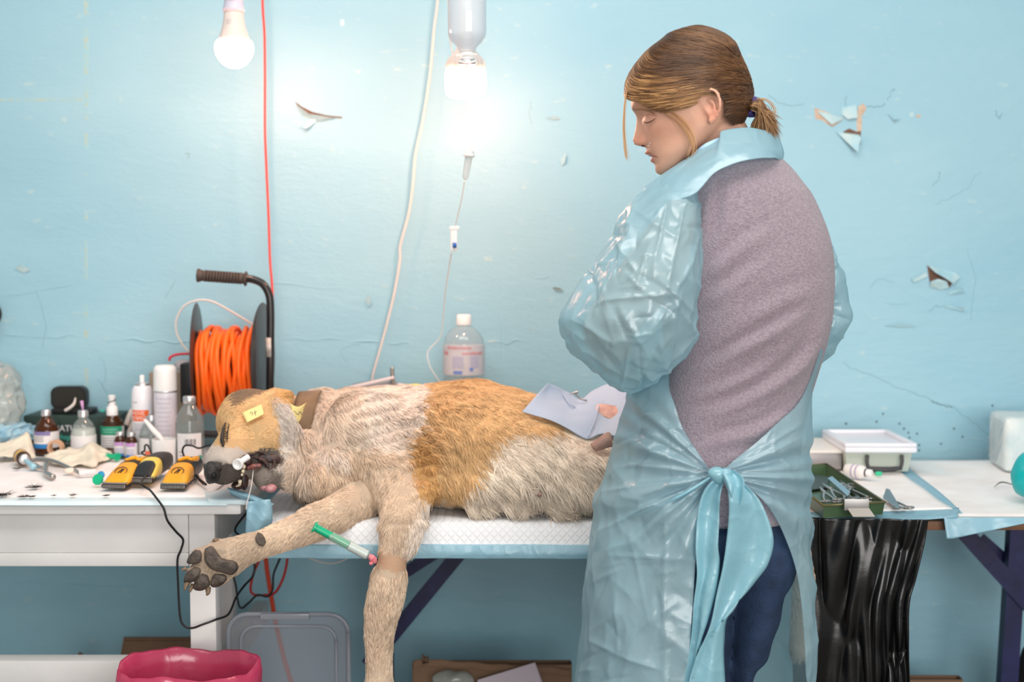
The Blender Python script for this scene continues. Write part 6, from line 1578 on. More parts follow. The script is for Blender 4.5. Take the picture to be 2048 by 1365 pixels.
crumple('latex_glove', 'crumpled cream latex glove lying in front of the cloudy vial', [[(88, 920, .006), (130, 918, .014), (165, 917, .018), (183, 914, .030), (205, 914, .016), (225, 912, .006)], [(92, 930, .001), (130, 936, .001), (165, 934, .001), (190, 938, .002), (202, 928, .001), (225, 920, .001)]], 4, amp=.010)
tag(obj('cotton_piece', (lambda b: (b[0] + 0.002 * np.column_stack([noise(b[0], 150, 1), noise(b[0], 150, 2), noise(b[0], 150, 3)]), b[1]))(ball(T(139, 948, ZS) + np.array([0, 0, .006]), (0.012, 0.010, 0.006), m=18, n=10)), mat('cotton', (234, 220, 204), 0.95)), 'small beige cotton piece under the metal clamp', 'cotton')
tag(obj('rolled_gauze', tube([T(262, 926, ZS) + np.array([0, 0, .008]), T(285, 928, ZS) + np.array([0, 0, .009]), T(302, 930, ZS) + np.array([0, 0, .008])], [.006, .009, .007], m=14), M_PAPER), 'white rolled gauze lying behind the clippers', 'gauze')
# amber vial lying with a syringe needle cap
v0 = T(50, 934, ZS) + np.array([0, 0, .014]); v1 = T(30, 915, ZS) + np.array([0, 0, .014]); ax = v1 - v0
lv = empty('lying_vial', (v0[0], v0[1], ZS)); tag(lv, 'amber vial with a yellow label lying on its side at the left', 'vial')
obj('body', lathe(v0, [(0.009, 0.008), (0.0135, 0.012), (0.014, 0.016), (0.014, 0.06), (0.012, 0.063)], axis=ax, m=24), M_AMBER, lv); obj('core', lathe(v0, [(0.008, 0.010), (0.0128, 0.014), (0.0128, 0.058)], axis=ax, m=20), mat('brown_liquid', (58, 32, 14), 0.3), lv)
obj('label', lathe(v0, [(0.0143, 0.026), (0.0143, 0.055)], axis=ax, m=24), mat('yellow_label', (222, 190, 60), 0.6, rgb2=(190, 130, 150), noise_scale=30), lv); obj('cap', lathe(v0, [(0.006, 0.0), (0.0105, 0.001), (0.0108, 0.008), (0.009, 0.010)], axis=ax, m=24), M_ALU, lv)
s0 = v0 - ax / np.linalg.norm(ax) * 0.002; s1 = T(67, 941, ZS) + np.array([0, 0, .007])
tag(obj('needle_cap', lathe(s0, [(0.002, 0.0), (0.0036, 0.004), (0.0048, 0.02), (0.0062, np.linalg.norm(s1 - s0)), (0.0062, np.linalg.norm(s1 - s0) + .003)], axis=s1 - s0, m=16), mat('pale_blue_plastic', (160, 206, 222), 0.3)), 'pale blue plastic needle cap stuck into the lying vial', 'needle cap')
# steel clamp with wrapped handle
def tz(x, y, h): return T(x, y, ZS) + np.array([0, 0, h])
cl = empty('steel_clamp', tz(100, 945, 0)); tag(cl, 'steel surgical clamp with a white wrapped handle', 'clamp')
obj('jaw', tube([tz(60, 932, .010), tz(80, 934, .014), tz(105, 936, .014), tz(135, 943, .009), tz(160, 953, .006)], [.0035, .0045, .004, .003, .004], m=8), M_STEEL, cl)
obj('jaw', tube([tz(93, 938, .012), tz(91, 950, .006), tz(94, 953, .005), tz(106, 960, .005)], [.004, .004, .005, .006], m=8), M_STEEL, cl)
obj('pivot', tube([tz(70, 936, .006), tz(82, 942, .006), tz(96, 942, .006)], .004, m=8), M_STEEL, cl)
obj('wrapped_handle', tube([tz(158, 954, .006), tz(172, 953, .007), tz(192, 952, .007)], [.006, .0055, .0065], m=14), M_PAPER, cl)
obj('ring', tube([tz(148 + 14 * math.cos(a), 927 + 4 * math.sin(a), .003) for a in np.linspace(0, 2 * PI, 17)], .0012, m=6), M_STEEL, cl)
tag(obj('steel_probe', tube([tz(-20, 930, .004), tz(5, 924, .005), tz(20, 917, .006)], .0016, m=8), M_STEEL), 'thin steel probe lying at the left edge of the table', 'probe')
# green syringe
def syringe(name, lab, p0, p1, r_, m_plunger, m_barrel, split=0.5, hub=None):
    ax_ = np.asarray(p1) - np.asarray(p0); L_ = np.linalg.norm(ax_); root = empty(name, p0); tag(root, lab, 'syringe')
    obj('plunger', lathe(p0, [(r_ * 1.15, 0), (r_ * 1.15, 0.003), (r_ * .78, 0.0035), (r_ * .78, L_ * split)], axis=ax_, m=20), m_plunger, root, auto=40)
    obj('barrel', lathe(p0, [(r_, L_ * .30), (r_, L_ * .93), (r_ * .5, L_ * .96), (r_ * .35, L_)], axis=ax_, m=20), m_barrel, root, auto=40)
    d_, u_, v_ = frame_of(ax_)
    obj('finger_flange', tube([np.asarray(p0) + ax_ * .30 + u_ * r_ * 1.6, np.asarray(p0) + ax_ * .30 - u_ * r_ * 1.6], r_ * .45, m=8, sub=False), m_barrel, root)
    return root
syringe('green_syringe', 'green plunger syringe lying among the gloves', tz(236, 922, .0075), tz(170, 916, .0075), .0075, M_GREENP, film('clear_barrel', (214, 236, 226), 0.7, 0.4), 0.9)
tag(obj('lying_ampoule', join(tube([tz(205, 914, .010), tz(220, 915, .010), tz(239, 915, .009)], [.009, .010, .007], m=14)), M_AMBER), 'dark amber ampoule lying behind the green syringe', 'ampoule')
tag(obj('bottle_cap', lathe(tz(197, 972, .011), [(.0005, 0), (.010, 0), (.0105, .003), (.0095, .005), (.0005, .005)], axis=(-.2, -1, .35), m=20), M_GREENP, auto=40), 'round green cap beside the left clipper', 'cap')
tag(obj('bottle_cap', lathe(tz(203, 962, .010), [(.0005, 0), (.007, 0), (.0075, .003), (.0005, .005)], axis=(-.2, -1, .5), m=16), mat('blue_cap', (40, 150, 200), 0.35), auto=40), 'small blue cap behind the round green cap', 'cap')

# ================================================================ hair clippers
def clipper(lab, head, tail_, wid, m_front, m_rear, swirl=True, lift=0.0, front_dark=False):
    h = T(*head, ZS) + np.array([0, 0, lift]); t = T(*tail_, ZS) + np.array([0, 0, lift]); a = t - h; a[2] = 0; L_ = np.linalg.norm(a); a /= L_
    a = a; sd = np.array([a[1], -a[0], 0])
    root = empty('hair_clipper', (h[0], h[1], ZS)); tag(root, lab, 'clipper', 'hair clippers on the left table')
    def sec(rows, m=20, e=2.8):
        R = []
        q = spline(rows, len(rows) * 5); an = np.arange(m) / m * 2 * PI; c, s_ = np.cos(an), np.sin(an)
        for tt, hw, zl, zh in q:
            cy = (zl + zh) / 2; hz = (zh - zl) / 2
            R.append(h + a * tt * L_ + sd * (np.sign(c) * np.abs(c) ** (2 / e) * hw * wid)[:, None] + np.array([0, 0, 1]) * (cy + np.sign(s_) * np.abs(s_) ** (2 / e) * hz)[:, None])
        return np.vstack(R), rings_to_faces(len(q), m)
    fr = obj('front_shell', sec([(0.03, .50, .006, .013), (.10, .50, .004, .020), (.22, .50, .003, .030), (.36, .47, .002, .038), (.42, .46, .002, .040)]), m_front, root)
    obj('band', sec([(.415, .475, .002, .0405), (.45, .475, .002, .041)]), M_BLACKP, root)
    rs = obj('rear_shell', sec([(.44, .45, .002, .040), (.60, .42, .002, .042), (.80, .40, .003, .040), (.94, .36, .006, .036), (1.0, .22, .012, .028)]), m_rear, root)
    # blade: comb with teeth
    bl = obj('blade', box(h + a * 0.012 + np.array([0, 0, .0062]), (wid * .98, .026, .009), rot=math.atan2(sd[1], sd[0]), bev=.0015), M_BLACKP, root, auto=40)
    obj('blade_edge', box(h + a * 0.004 + np.array([0, 0, .0118]), (wid * .99, .012, .0018), rot=math.atan2(sd[1], sd[0]), bev=.0005), M_STEEL, bl, auto=40)
    for k in range(15):
        obj('tooth', box(h - a * 0.002 + sd * wid * .46 * (2 * k / 14 - 1) + np.array([0, 0, .007]), (.0012, .008, .006), rot=math.atan2(sd[1], sd[0])), M_STEEL, bl, smooth=False)
    if swirl:
        obj('swirl', tube([h + a * L_ * .47 - sd * wid * .22 + np.array([0, 0, .0415]), h + a * L_ * .58 + sd * wid * .02 + np.array([0, 0, .0425]), h + a * L_ * .55 + sd * wid * .22 + np.array([0, 0, .0405]), h + a * L_ * .70 + sd * wid * .26 + np.array([0, 0, .038]), h + a * L_ * .9 + sd * wid * .20 + np.array([0, 0, .036])], [.003, .005, .004, .006, .003], m=8), m_front, rs)
        e_ = [h + a * L_ * (.20 + .055 * math.sin(q)) + sd * wid * .24 * math.cos(q) + np.array([0, 0, .0285 + .006 * math.sin(q)]) for q in np.linspace(0, 2 * PI, 21)]
        obj('emblem', tube(e_, .0008, m=6), M_BLACKTXT, fr)
        obj('emblem', tube([h + a * L_ * .165 + np.array([0, 0, .0255]), h + a * L_ * .20 + sd * wid * .05 + np.array([0, 0, .0292]), h + a * L_ * .235 + np.array([0, 0, .032])], .0012, m=6), M_BLACKTXT, fr)
        obj('emblem', tube([h + a * L_ * .165 - sd * wid * .10 + np.array([0, 0, .0255]), h + a * L_ * .20 - sd * wid * .02 + np.array([0, 0, .0292]), h + a * L_ * .225 + sd * wid * .10 + np.array([0, 0, .031])], .0012, m=6), M_BLACKTXT, fr)
    else:
        R = h + a * L_ * .02
        obj('dark_face', sec([(.02, .40, .012, .016), (.10, .40, .016, .0225), (.22, .38, .024, .0320), (.30, .24, .028, .0355)]), M_BLACKP, fr)
    return root
M_BLACKRUB = mat('grey_black_rubber', (58, 56, 55), 0.6)
clipper('yellow clipper with a round emblem, leftmost of the three', (228, 980), (298, 950), 0.046, M_YELLOW, M_BLACKP)
clipper('yellow-rimmed clipper with a thick black handle, in the middle', (282, 975), (334, 946), 0.044, mat('pale_yellow_rim', (228, 200, 92), 0.35), M_BLACKRUB, swirl=False, lift=0.006)
clipper('yellow clipper with dark lettering, nearest the dog\'s nose', (346, 981), (392, 950), 0.046, M_YELLOW, M_BLACKP)

# ================================================================ black leads
def lead(name, lab, pix, r=0.0021, m=M_BLACKCORD):
    return tag(obj(name, tube([P(*p) for p in pix], r, m=8), m), lab, 'cable')
def tzp(x, y, h):
    p = T(x, y, ZS); q = p + np.array([0, 0, h]); return q
lead('black_lead', 'black clipper lead dangling from the table edge in a long loop', [(318, 930, 2.70), (308, 936, 2.66), (298, 945, 2.60), (282, 966, 2.50), (290, 975, 2.50), (300, 981, 2.47), (313, 997, 2.435), (327, 1017, 2.425), (335, 1042, 2.425), (352, 1064, 2.44), (366, 1080, 2.45), (362, 1100, 2.45), (355, 1120, 2.45), (356, 1165, 2.45),
     (360, 1232, 2.45), (368, 1252, 2.45), (384, 1257, 2.45), (405, 1250, 2.45), (432, 1240, 2.46), (457, 1229, 2.5), (472, 1196, 2.56), (488, 1173, 2.6), (507, 1150, 2.62), (507, 1118, 2.62), (490, 1080, 2.6), (470, 1062, 2.55), (486, 1035, 2.52), (508, 1012, 2.52)])
lead('black_lead', 'black lead curling under the table beside the red cable', [(470, 1130, 2.7), (467, 1150, 2.7), (472, 1174, 2.7), (476, 1205, 2.7), (483, 1217, 2.7), (498, 1206, 2.7), (515, 1191, 2.7), (535, 1194, 2.7), (545, 1180, 2.7), (547, 1150, 2.7), (558, 1122, 2.7), (564, 1104, 2.7), (556, 1070, 2.68), (538, 1035, 2.64), (530, 1020, 2.62)])
lead('black_lead', 'short black lead looping up behind the leftmost clipper', [(303, 948, 2.74), (304, 922, 2.73), (284, 907, 2.73), (289, 902, 2.73), (290, 892, 2.73), (296, 892, 2.73), (304, 910, 2.72), (318, 932, 2.71), (322, 946, 2.72)], 0.0018)
lead('black_lead', 'black lead looping between the large vial and the dog\'s nose', [(396, 952, 2.70), (398, 958, 2.62), (412, 969, 2.55), (406, 968, 2.58), (394, 954, 2.62), (384, 936, 2.66), (370, 916, 2.68), (365, 902, 2.68), (370, 892, 2.68), (384, 892, 2.68), (398, 897, 2.68), (416, 892, 2.68), (429, 893, 2.68), (429, 906, 2.68)], 0.0019)
lead('red_cable', 'dark red cable bent in a triangle beneath the table', [(528, 1090, 2.8), (524, 1110, 2.8), (508, 1145, 2.8), (501, 1178, 2.8), (508, 1190, 2.8), (530, 1191, 2.8), (550, 1186, 2.8), (565, 1160, 2.8), (573, 1130, 2.8), (578, 1085, 2.8)], 0.0026, mat('dark_red_sheath', (176, 36, 36), 0.45))
lead('orange_cord', 'thick orange-red cord running down behind the clear plastic lid', [(528, 1080, 3.0), (534, 1140, 3.0), (545, 1210, 3.0), (552, 1250, 3.0), (566, 1310, 3.0), (580, 1358, 3.0), (600, 1420, 3.0)], 0.0050, mat('orange_red_sheath', (206, 66, 30), 0.45))
lead('beige_cable', 'thin beige cable sagging below the pad edge', [(590, 1100, 2.75), (620, 1118, 2.75), (660, 1128, 2.75), (690, 1120, 2.75), (708, 1108, 2.75), (720, 1090, 2.75)], 0.0012, M_WHITECORD)

# ================================================================ hair tufts on the pad
M_TUFT = attr_mat('tuft_hair', 0.6)
for i, (x, y, rad, lab) in enumerate([(35, 939, .006, 'tiny dark hair tuft behind the largest tuft on the left pad'), (70, 976, .011, 'largest dark hair tuft on the left pad'), (6, 992, .012, 'black hair tuft at the left border of the pad'), (47, 995, .007, 'dark hair tuft near the pad\'s front border'), (65, 995, .005, 'small hair tuft beside the pad\'s front border'), (108, 993, .003, 'tiny hair speck midway along the pad\'s front'), (146, 992, .005, 'reddish brown hair tuft near the green cap'), (212, 993, .005, 'faint brown hair tuft below the left clipper')]):
    c = T(x, y, ZS); n_ = int(20 + rad * 4500); e = empty('hair_tuft', c); tag(e, lab, 'hair tuft', 'hair tufts on the left pad')
    core = ball(c + np.array([0, 0, .0012]), (rad * .5, rad * .45, .0012), m=10, n=6)
    obj('clump', core, mat('tuft_core', (48, 40, 36), 0.8), e)
    a = RNG.uniform(0, 2 * PI, n_); L_ = rad * RNG.uniform(.4, 1.6, n_); d_ = np.column_stack([np.cos(a), np.sin(a) * 1.4, RNG.uniform(0, .35, n_)])
    st = c + RNG.normal(size=(n_, 3)) * [rad * .35, rad * .35, 0] + [0, 0, .001]
    bend = np.column_stack([-np.sin(a), np.cos(a), np.zeros(n_)]) * RNG.normal(size=(n_, 1)) * .4
    pts = np.stack([st, st + d_ * L_[:, None] * .5 + bend * L_[:, None] * .3, st + d_ * L_[:, None] + bend * L_[:, None]], 1); pts[:, :, 2] = np.maximum(pts[:, :, 2], ZS + .0004)
    hair_obj('strands', pts, np.array([.0004, .0003, .0001]), np.tile(np.array(lin(52, 42, 36)[:3]), (n_, 1)) * RNG.uniform(.6, 1.6, (n_, 1)), M_TUFT, e)

# ================================================================ clear bag at the left end
def bag(name, lab, cat, c, r, m, k, amp=0.012, mm=48, nn=30):
    b = ball(c, r, m=mm, n=nn); V = b[0]; n_ = V - np.asarray(c); n_ /= np.linalg.norm(n_, axis=1)[:, None] + 1e-9
    V = V + n_ * (amp * (cr(V, 32, k, 1.6) - .5) + amp * .5 * (cr(V, 75, k + 2, 1.6) - .5) + amp * .9 * noise(V, 14, k + 1))[:, None]
    return obj(name, (V, b[1]), m), lab, cat
o, l, c_ = bag('clear_bag', '', '', P(-6, 806, 3.03), (0.066, 0.07, 0.088), film('crinkled_bag_film', (226, 230, 226), 0.70, 0.9, 0.12), 3, 0.016, 90, 60)
tag(o, 'crinkled clear plastic bag standing at the left end of the table', 'bag')
o.location.z += max(0, ZS + 0.001 - (o.location.z + min(v.co.z for v in o.data.vertices)))
bl_ = ball(P(12, 866, 3.0), (0.058, 0.04, 0.020), m=80, n=40); V = bl_[0]; V = V + (V - V.mean(0)) * (0.5 * (cr(V, 50, 3, 1.6) - .5) + 0.3 * (cr(V, 110, 5, 1.6) - .5))[:, None]
obj('blue_content', (V + 0.004 * np.column_stack([noise(V, 60, 1), noise(V, 60, 2), noise(V, 60, 3)]), bl_[1]), mat('blue_film', (136, 184, 206), 0.35, bump=0.6, bump_scale=60, rgb2=(176, 206, 216), noise_scale=40), o)

# ================================================================ surgical drape on the dog's hip
M_DRAPE = sheet_mat('blue_white_drape', (196, 216, 240), 0.02, 0.3, 0.6, 0.04, rgb2=(220, 228, 238))
dr = net([[(1098, 766, 2.60), (1128, 782, 2.64), (1160, 800, 2.66), (1190, 782, 2.68), (1225, 770, 2.66), (1262, 782, 2.60), (1330, 800, 2.58)],
          [(1072, 792, 2.555), (1108, 802, 2.57), (1150, 815, 2.575), (1185, 806, 2.58), (1220, 802, 2.58), (1262, 806, 2.56), (1330, 822, 2.55)],
          [(1055, 812, 2.535), (1092, 824, 2.53), (1140, 838, 2.525), (1180, 836, 2.53), (1215, 842, 2.53), (1262, 846, 2.51), (1330, 856, 2.50)],
          [(1044, 824, 2.53), (1086, 838, 2.515), (1130, 856, 2.505), (1173, 877, 2.490), (1206, 868, 2.50), (1262, 880, 2.49), (1330, 890, 2.485)]], 40, 60, 0.0055, 4)
drape_ = tag(obj('surgical_drape', thick(dr, 0.0008), M_DRAPE), 'pale blue paper surgical drape spread over the dog\'s hip', 'drape')
obj('crease', tube([P(1198, 812, 2.553), P(1190, 840, 2.518), P(1176, 874, 2.486)], 0.0014, m=6), M_DRAPE, drape_)
obj('crease', tube([P(1125, 786, 2.626), P(1138, 806, 2.566), P(1150, 815, 2.566)], 0.0012, m=6), M_DRAPE, drape_)
tag(obj('towel_clamp', join(tube([P(1140, 789, 2.60), P(1150, 786, 2.60), P(1156, 785, 2.60)], [.001, .002, .003], m=8), tube([P(1150, 788, 2.60), P(1160, 797, 2.59), P(1166, 800, 2.585), P(1174, 802, 2.585)], .0016, m=8)), M_STEEL), 'small steel towel clamp gripping the top of the surgical drape', 'clamp')
M_SHAVED = mat('pink_shaved_skin', (226, 184, 168), 0.6, rgb2=(206, 156, 140), noise_scale=70, bump=0.3, bump_scale=120)
obj('shaved_skin', thick(net([[(1188, 812, 2.570), (1205, 808, 2.562), (1228, 812, 2.560), (1264, 816, 2.55)], [(1190, 820, 2.552), (1208, 822, 2.545), (1230, 826, 2.542), (1264, 830, 2.535)], [(1196, 828, 2.545), (1214, 836, 2.535), (1236, 843, 2.530), (1264, 846, 2.525)]], 14, 22, 0.002, 4), .002), M_SHAVED, dog)
obj('skin_fold', thick(net([[(1182, 890, 2.470), (1196, 880, 2.464), (1214, 867, 2.462), (1220, 870, 2.462)], [(1186, 896, 2.462), (1200, 889, 2.456), (1216, 880, 2.455), (1223, 880, 2.456)], [(1192, 902, 2.462), (1206, 898, 2.458), (1218, 894, 2.458), (1226, 894, 2.46)]], 10, 14, 0.0015, 3), .003), mat('grey_pink_skin', (176, 144, 132), 0.7, noise_amt=.2, noise_scale=60), dog)

# ================================================================ syringe and connector on the dog
sp0 = P(627, 1054, 2.300); sp1 = P(742, 1115, 2.315)
sy = syringe('catheter_syringe', 'green and white syringe plugged into the dog\'s hanging foreleg', sp0, sp1, .0082, M_GREENP, film('syringe_barrel', (238, 246, 242), 0.78, 0.4), 0.60)
axs = (sp1 - sp0); L_s = np.linalg.norm(axs)
obj('white_fluid', lathe(sp0, [(.0076, L_s * .61), (.0076, L_s * .92)], axis=axs, m=18), M_PAPER, sy, auto=40)
obj('pink_hub', join(tube([P(738, 1112, 2.315), P(746, 1119, 2.318), P(750, 1124, 2.325)], [.004, .006, .004], m=10), tube([P(741, 1122, 2.312), P(748, 1112, 2.312)], .003, m=8, sub=False), ball(P(742, 1127, 2.314), .0035, m=10, n=8)), mat('pink_catheter', (244, 140, 150), 0.35), sy)
mc = on_dog(478, 928); mc = P(478, 928, mc[1] - .012)
V, F = lathe(mc, [(.0085, -.002), (.0095, 0), (.0095, .006), (.0070, .006), (.0060, .001), (.0005, .001)], axis=(-.35, -1, -.1), m=22, cap1=False)
tag(obj('tube_connector', join((V, F), tube([mc + np.array([.004, .002, .004]), mc + np.array([.014, .012, .010])], .005, m=10, sub=False)), M_WHITEP, auto=50), 'white round tube connector lying in the dog\'s mouth', 'connector')
tag(obj('white_string', tube([P(508, 926, 2.452), P(506, 945, 2.437), P(503, 970, 2.425), P(499, 988, 2.420), P(494, 1006, 2.416), P(492, 1020, 2.416)], .0009, m=6), M_WHITECORD), 'thin white string hanging from the dog\'s mouth', 'string')

# ================================================================ right end of the operating table
M_TRAYGREEN = mat('green_enamel', (80, 106, 76), 0.35, rgb2=(66, 92, 64), noise_scale=14)
ztr = RGT + 0.024
FR, FL, BR = T(1770, 1005, ztr), T(1647, 1012, ztr), T(1653, 929, ztr); BL = BR + (FL - FR)
tray = empty('instrument_tray', ((FR + BL) / 2)[:2].tolist() + [RGT]); tag(tray, 'long green metal tray full of surgical instruments', 'tray')
cen = (FR + FL + BR + BL) / 4
def inset(p, k): return cen + (p - cen) * k
C4 = [FL, FR, BR, BL]
fl_z = RGT + 0.002
def wallseg(a, b, out):
    V = []
    for p, z in ((a, ztr), (b, ztr)):
        pass
    ai, bi = inset(a, .985), inset(b, .985)
    lo = lambda p: np.array([*inset(p, .965)[:2], fl_z])
    V = [a, b, lo(b), lo(a), ai, bi, np.array([*inset(b, .955)[:2], fl_z]), np.array([*inset(a, .955)[:2], fl_z])]
    return np.array(V), [(0, 1, 2, 3), (4, 7, 6, 5), (0, 4, 5, 1), (3, 2, 6, 7), (0, 3, 7, 4), (1, 5, 6, 2)]
obj('tray_floor', plate([np.array([*inset(p, .965)[:2], fl_z - .001]) for p in C4], 0.0018, n=(0, 0, 1)), M_TRAYGREEN, tray, smooth=False)
for a_, b_ in ((FL, FR), (FR, BR), (BR, BL), (BL, FL)): obj('tray_wall', wallseg(a_, b_, None), M_TRAYGREEN, tray, smooth=False)
obj('rolled_rim', tube([FL, FR, BR, BL, FL], .0022, m=8, sub=False), mat('brass_worn_rim', (120, 116, 78), 0.35, metal=.4), tray)
M_LATCH = mat('latch_metal', (158, 156, 154), 0.35, metal=.5)
lt_ = obj('latch', join(box(P(1713, 1010, FL[1] - .006), (.042, .004, .020), rot=-.03, bev=.001), box(P(1713, 1003, FL[1] + .002), (.042, .016, .003), rot=-.03, bev=.001)), M_LATCH, tray, auto=40)
obj('latch_plate', thick(grid(4, 4, lambda u, v: P(1694 + 44 * v + 12 * u, 1018 + 17 * u, FL[1] - .008 - .012 * u)), .0015), mat('latch_plate_metal', (190, 184, 176), 0.4, metal=.2), lt_, smooth=False)
M_DULLSTEEL = mat('dull_steel', (150, 152, 154), 0.3, metal=.9)
def forceps(lab, tip, rings, z, spread=0.016, m=M_STEEL, rr=.0098):
    tip = np.array([*T(*tip, z)[:2], z]); rg = np.array([*T(*rings, z)[:2], z]); a = rg - tip; L_ = np.linalg.norm(a); a /= L_; s_ = np.array([-a[1], a[0], 0])
    root = empty('forceps', tip); tag(root, lab, 'forceps')
    for sg in (-1, 1):
        pv = tip + a * L_ * .38; re_ = rg + s_ * sg * spread
        obj('shank', tube([tip + s_ * sg * .0006, tip + a * L_ * .2 - s_ * sg * .001, pv, pv + (re_ - pv) * .5 + s_ * sg * .002, re_ - a * rr], [.0012, .0022, .0030, .0022, .0020], m=8), m, root)
        obj('finger_ring', tube([re_ + a * rr * math.cos(q) * 1.2 + s_ * rr * .85 * math.sin(q) + np.array([0, 0, .0015 * math.sin(q + 1)]) for q in np.linspace(0, 2 * PI, 19)], .0019, m=8), m, root)
    obj('pivot', lathe(tip + a * L_ * .38 - np.array([0, 0, .004]), [(.003, 0), (.0034, .004), (.003, .008)], m=10), m, root)
    return root
zi = fl_z + .008
forceps('steel forceps lying uppermost along the green tray, rings to the back right', (1688, 999), (1694, 972), zi + .008, m=M_STEEL, spread=.010)
forceps('straight steel forceps pointing to the back of the green tray', (1660, 958), (1722, 997), zi + .006)
forceps('steel forceps with rings at the tray\'s front left', (1640, 975), (1662, 1004), zi + .002, spread=.010)
forceps('long curved steel forceps in the middle of the tray', (1645, 968), (1690, 1000), zi + .004, spread=.013)
forceps('dull steel forceps at the bottom of the tray', (1680, 962), (1735, 999), zi + .001, m=M_DULLSTEEL, spread=.012)
forceps('steel needle holder against the right wall of the tray', (1710, 975), (1748, 1003), zi + .001, spread=.008)
tag(obj('scalpel_handle', plate([np.array([*T(x, y, zi + .012)[:2], zi + .012 + h]) for x, y, h in ((1655, 957, 0), (1664, 957, .004), (1700, 990, .006), (1694, 994, .002))], .0015), mat('bluish_steel', (170, 184, 196), 0.2, metal=.9), smooth=False), 'flat bluish steel scalpel handle lying across the tray instruments', 'scalpel')
tag(obj('mesh_insert', plate([np.array([*T(x, y, fl_z + .006)[:2], fl_z + .006]) for x, y in ((1622, 948), (1658, 955), (1655, 975), (1610, 982))], .002), mat('dark_mesh', (70, 84, 76), 0.5, noise_amt=.6, noise_scale=400), smooth=False), 'dark mesh insert at the far end of the tray', 'mesh')
fo = forceps('steel clamp forceps lying on the pad beside the tray', (1768, 992), (1806, 1016), RGT + .004, spread=.010)
obj('broad_jaw', plate([np.array([*T(x, y, RGT + .008)[:2], RGT + .006 + h]) for x, y, h in ((1766, 996, .002), (1772, 988, .012), (1779, 990, .012), (1800, 1014, .002), (1795, 1016, 0))], .002), M_DULLSTEEL, fo, smooth=False)
# white lying vial and green cap
w0 = T(1736, 961, RGT) + np.array([0, 0, .0145]); w1 = T(1692, 955, RGT) + np.array([0, 0, .0145]); aw = w1 - w0
wv = empty('white_vial', (w0[0], w0[1], RGT)); tag(wv, 'white labelled vial lying on its side behind the tray', 'vial')
obj('body', lathe(w0, [(.007, .004), (.0125, .010), (.0140, .015), (.0140, .046), (.0125, .05)], axis=aw, m=24), mat('white_vial_body', (234, 230, 226), 0.35), wv); obj('cap', lathe(w0, [(.006, -.008), (.0075, -.007), (.0078, .002), (.007, .004)], axis=aw, m=20), M_WHITEP, wv)
obj('neck_ring', lathe(w0, [(.0082, .0022), (.0084, .004), (.0082, .0055)], axis=aw, m=20), M_BLACKCORD, wv)
for t_ in (.020, .030): obj('print_line', lathe(w0, [(.0143, t_), (.0143, t_ + .003)], axis=aw, m=24), mat('lilac_grey_print', (176, 170, 200), 0.6), wv)
tag(obj('bottle_cap', lathe(T(1757, 953, RGT) + np.array([-.006, 0, .005]), [(.004, 0), (.0045, .002), (.0045, .012), (.003, .013)], axis=(1, .1, 0), m=14), mat('mint_plastic', (60, 200, 150), 0.35)), 'small mint green cap lying beside the white vial', 'cap')
# boxes
def tub(name, lab, x0, x1, y0, y1, z0, z1, m_body, m_lid, rim=.006):
    root = empty(name, ((x0 + x1) / 2, (y0 + y1) / 2, z0)); tag(root, lab, 'box')
    V = []
    tp_ = .006
    q0 = [(x0 + tp_, y0 + tp_), (x1 - tp_, y0 + tp_), (x1 - tp_, y1), (x0 + tp_, y1)]; q1 = [(x0, y0), (x1, y0), (x1, y1), (x0, y1)]
    V = np.array([(*p, z0) for p in q0] + [(*p, z1) for p in q1]); F = rings_to_faces(2, 4)
    obj('tub', (V, F), m_body, root, smooth=False)
    return root
bx0, bx1 = P(1690, 930, 2.90)[0], P(1824, 930, 2.90)[0]; zlid = P(1760, 906, 2.895)[2]
M_FROST = mat('frosted_plastic', (190, 200, 188), 0.35, trans=0.0)
tb = tub('storage_box', 'frosted plastic storage box with a white lid and dark handle', bx0, bx1, 2.90, 3.10, RGT + .0005, zlid, M_FROST, None)
M_LID = mat('milky_white_lid', (232, 234, 240), 0.3)
lx0, lx1 = bx0 - .003, P(1834, 900, 2.89)[0]
obj('lid', box(((lx0 + lx1) / 2, 2.998, zlid + .006), (lx1 - lx0, .220, .0115), bev=.004), M_LID, tb, auto=40)
zr_ = zlid + .0118
for a_, b_ in (((lx0 + .004, 2.894), (lx1 - .004, 2.894)), ((lx0 + .004, 3.102), (lx1 - .004, 3.102))): obj('lid_rim', box(((a_[0] + b_[0]) / 2, a_[1], zr_ + .004), (b_[0] - a_[0], .010, .009), bev=.003), M_LID, tb, auto=40)
for xx in (lx0 + .006, lx1 - .006): obj('lid_rim', box((xx, 2.998, zr_ + .004), (.012, .216, .009), bev=.003), M_LID, tb, auto=40)
hy = 2.894
M_HANDLE = mat('dark_grey_handle', (62, 62, 66), 0.45)
hd_ = obj('handle', join(tube([P(1735, 911, hy), P(1734, 925, hy - .006), P(1737, 938, hy - .008)], .0038, m=8), tube([P(1804, 911, hy), P(1804, 925, hy - .006), P(1801, 938, hy - .008)], .0038, m=8), tube([P(1735, 937, hy - .008), P(1768, 940, hy - .010), P(1803, 937, hy - .008)], [.0042, .0058, .0042], m=10)), M_HANDLE, tb)
b1x0, b1x1 = P(1560, 900, 2.93)[0], P(1686, 900, 2.93)[0]; zt1 = P(1650, 908, 2.92)[2]
cb_ = empty('cream_box', ((b1x0 + b1x1) / 2, 3.0, RGT)); tag(cb_, 'grey metal box with a cream top beside the frosted box', 'box')
obj('box_body', box(((b1x0 + b1x1) / 2, 3.02, (RGT + .0005 + zt1) / 2), (b1x1 - b1x0 - .004, .18, zt1 - RGT - .0005), bev=.002), mat('brushed_grey', (168, 164, 164), 0.4, metal=.3, noise_amt=.3, noise_scale=12), cb_, auto=40)
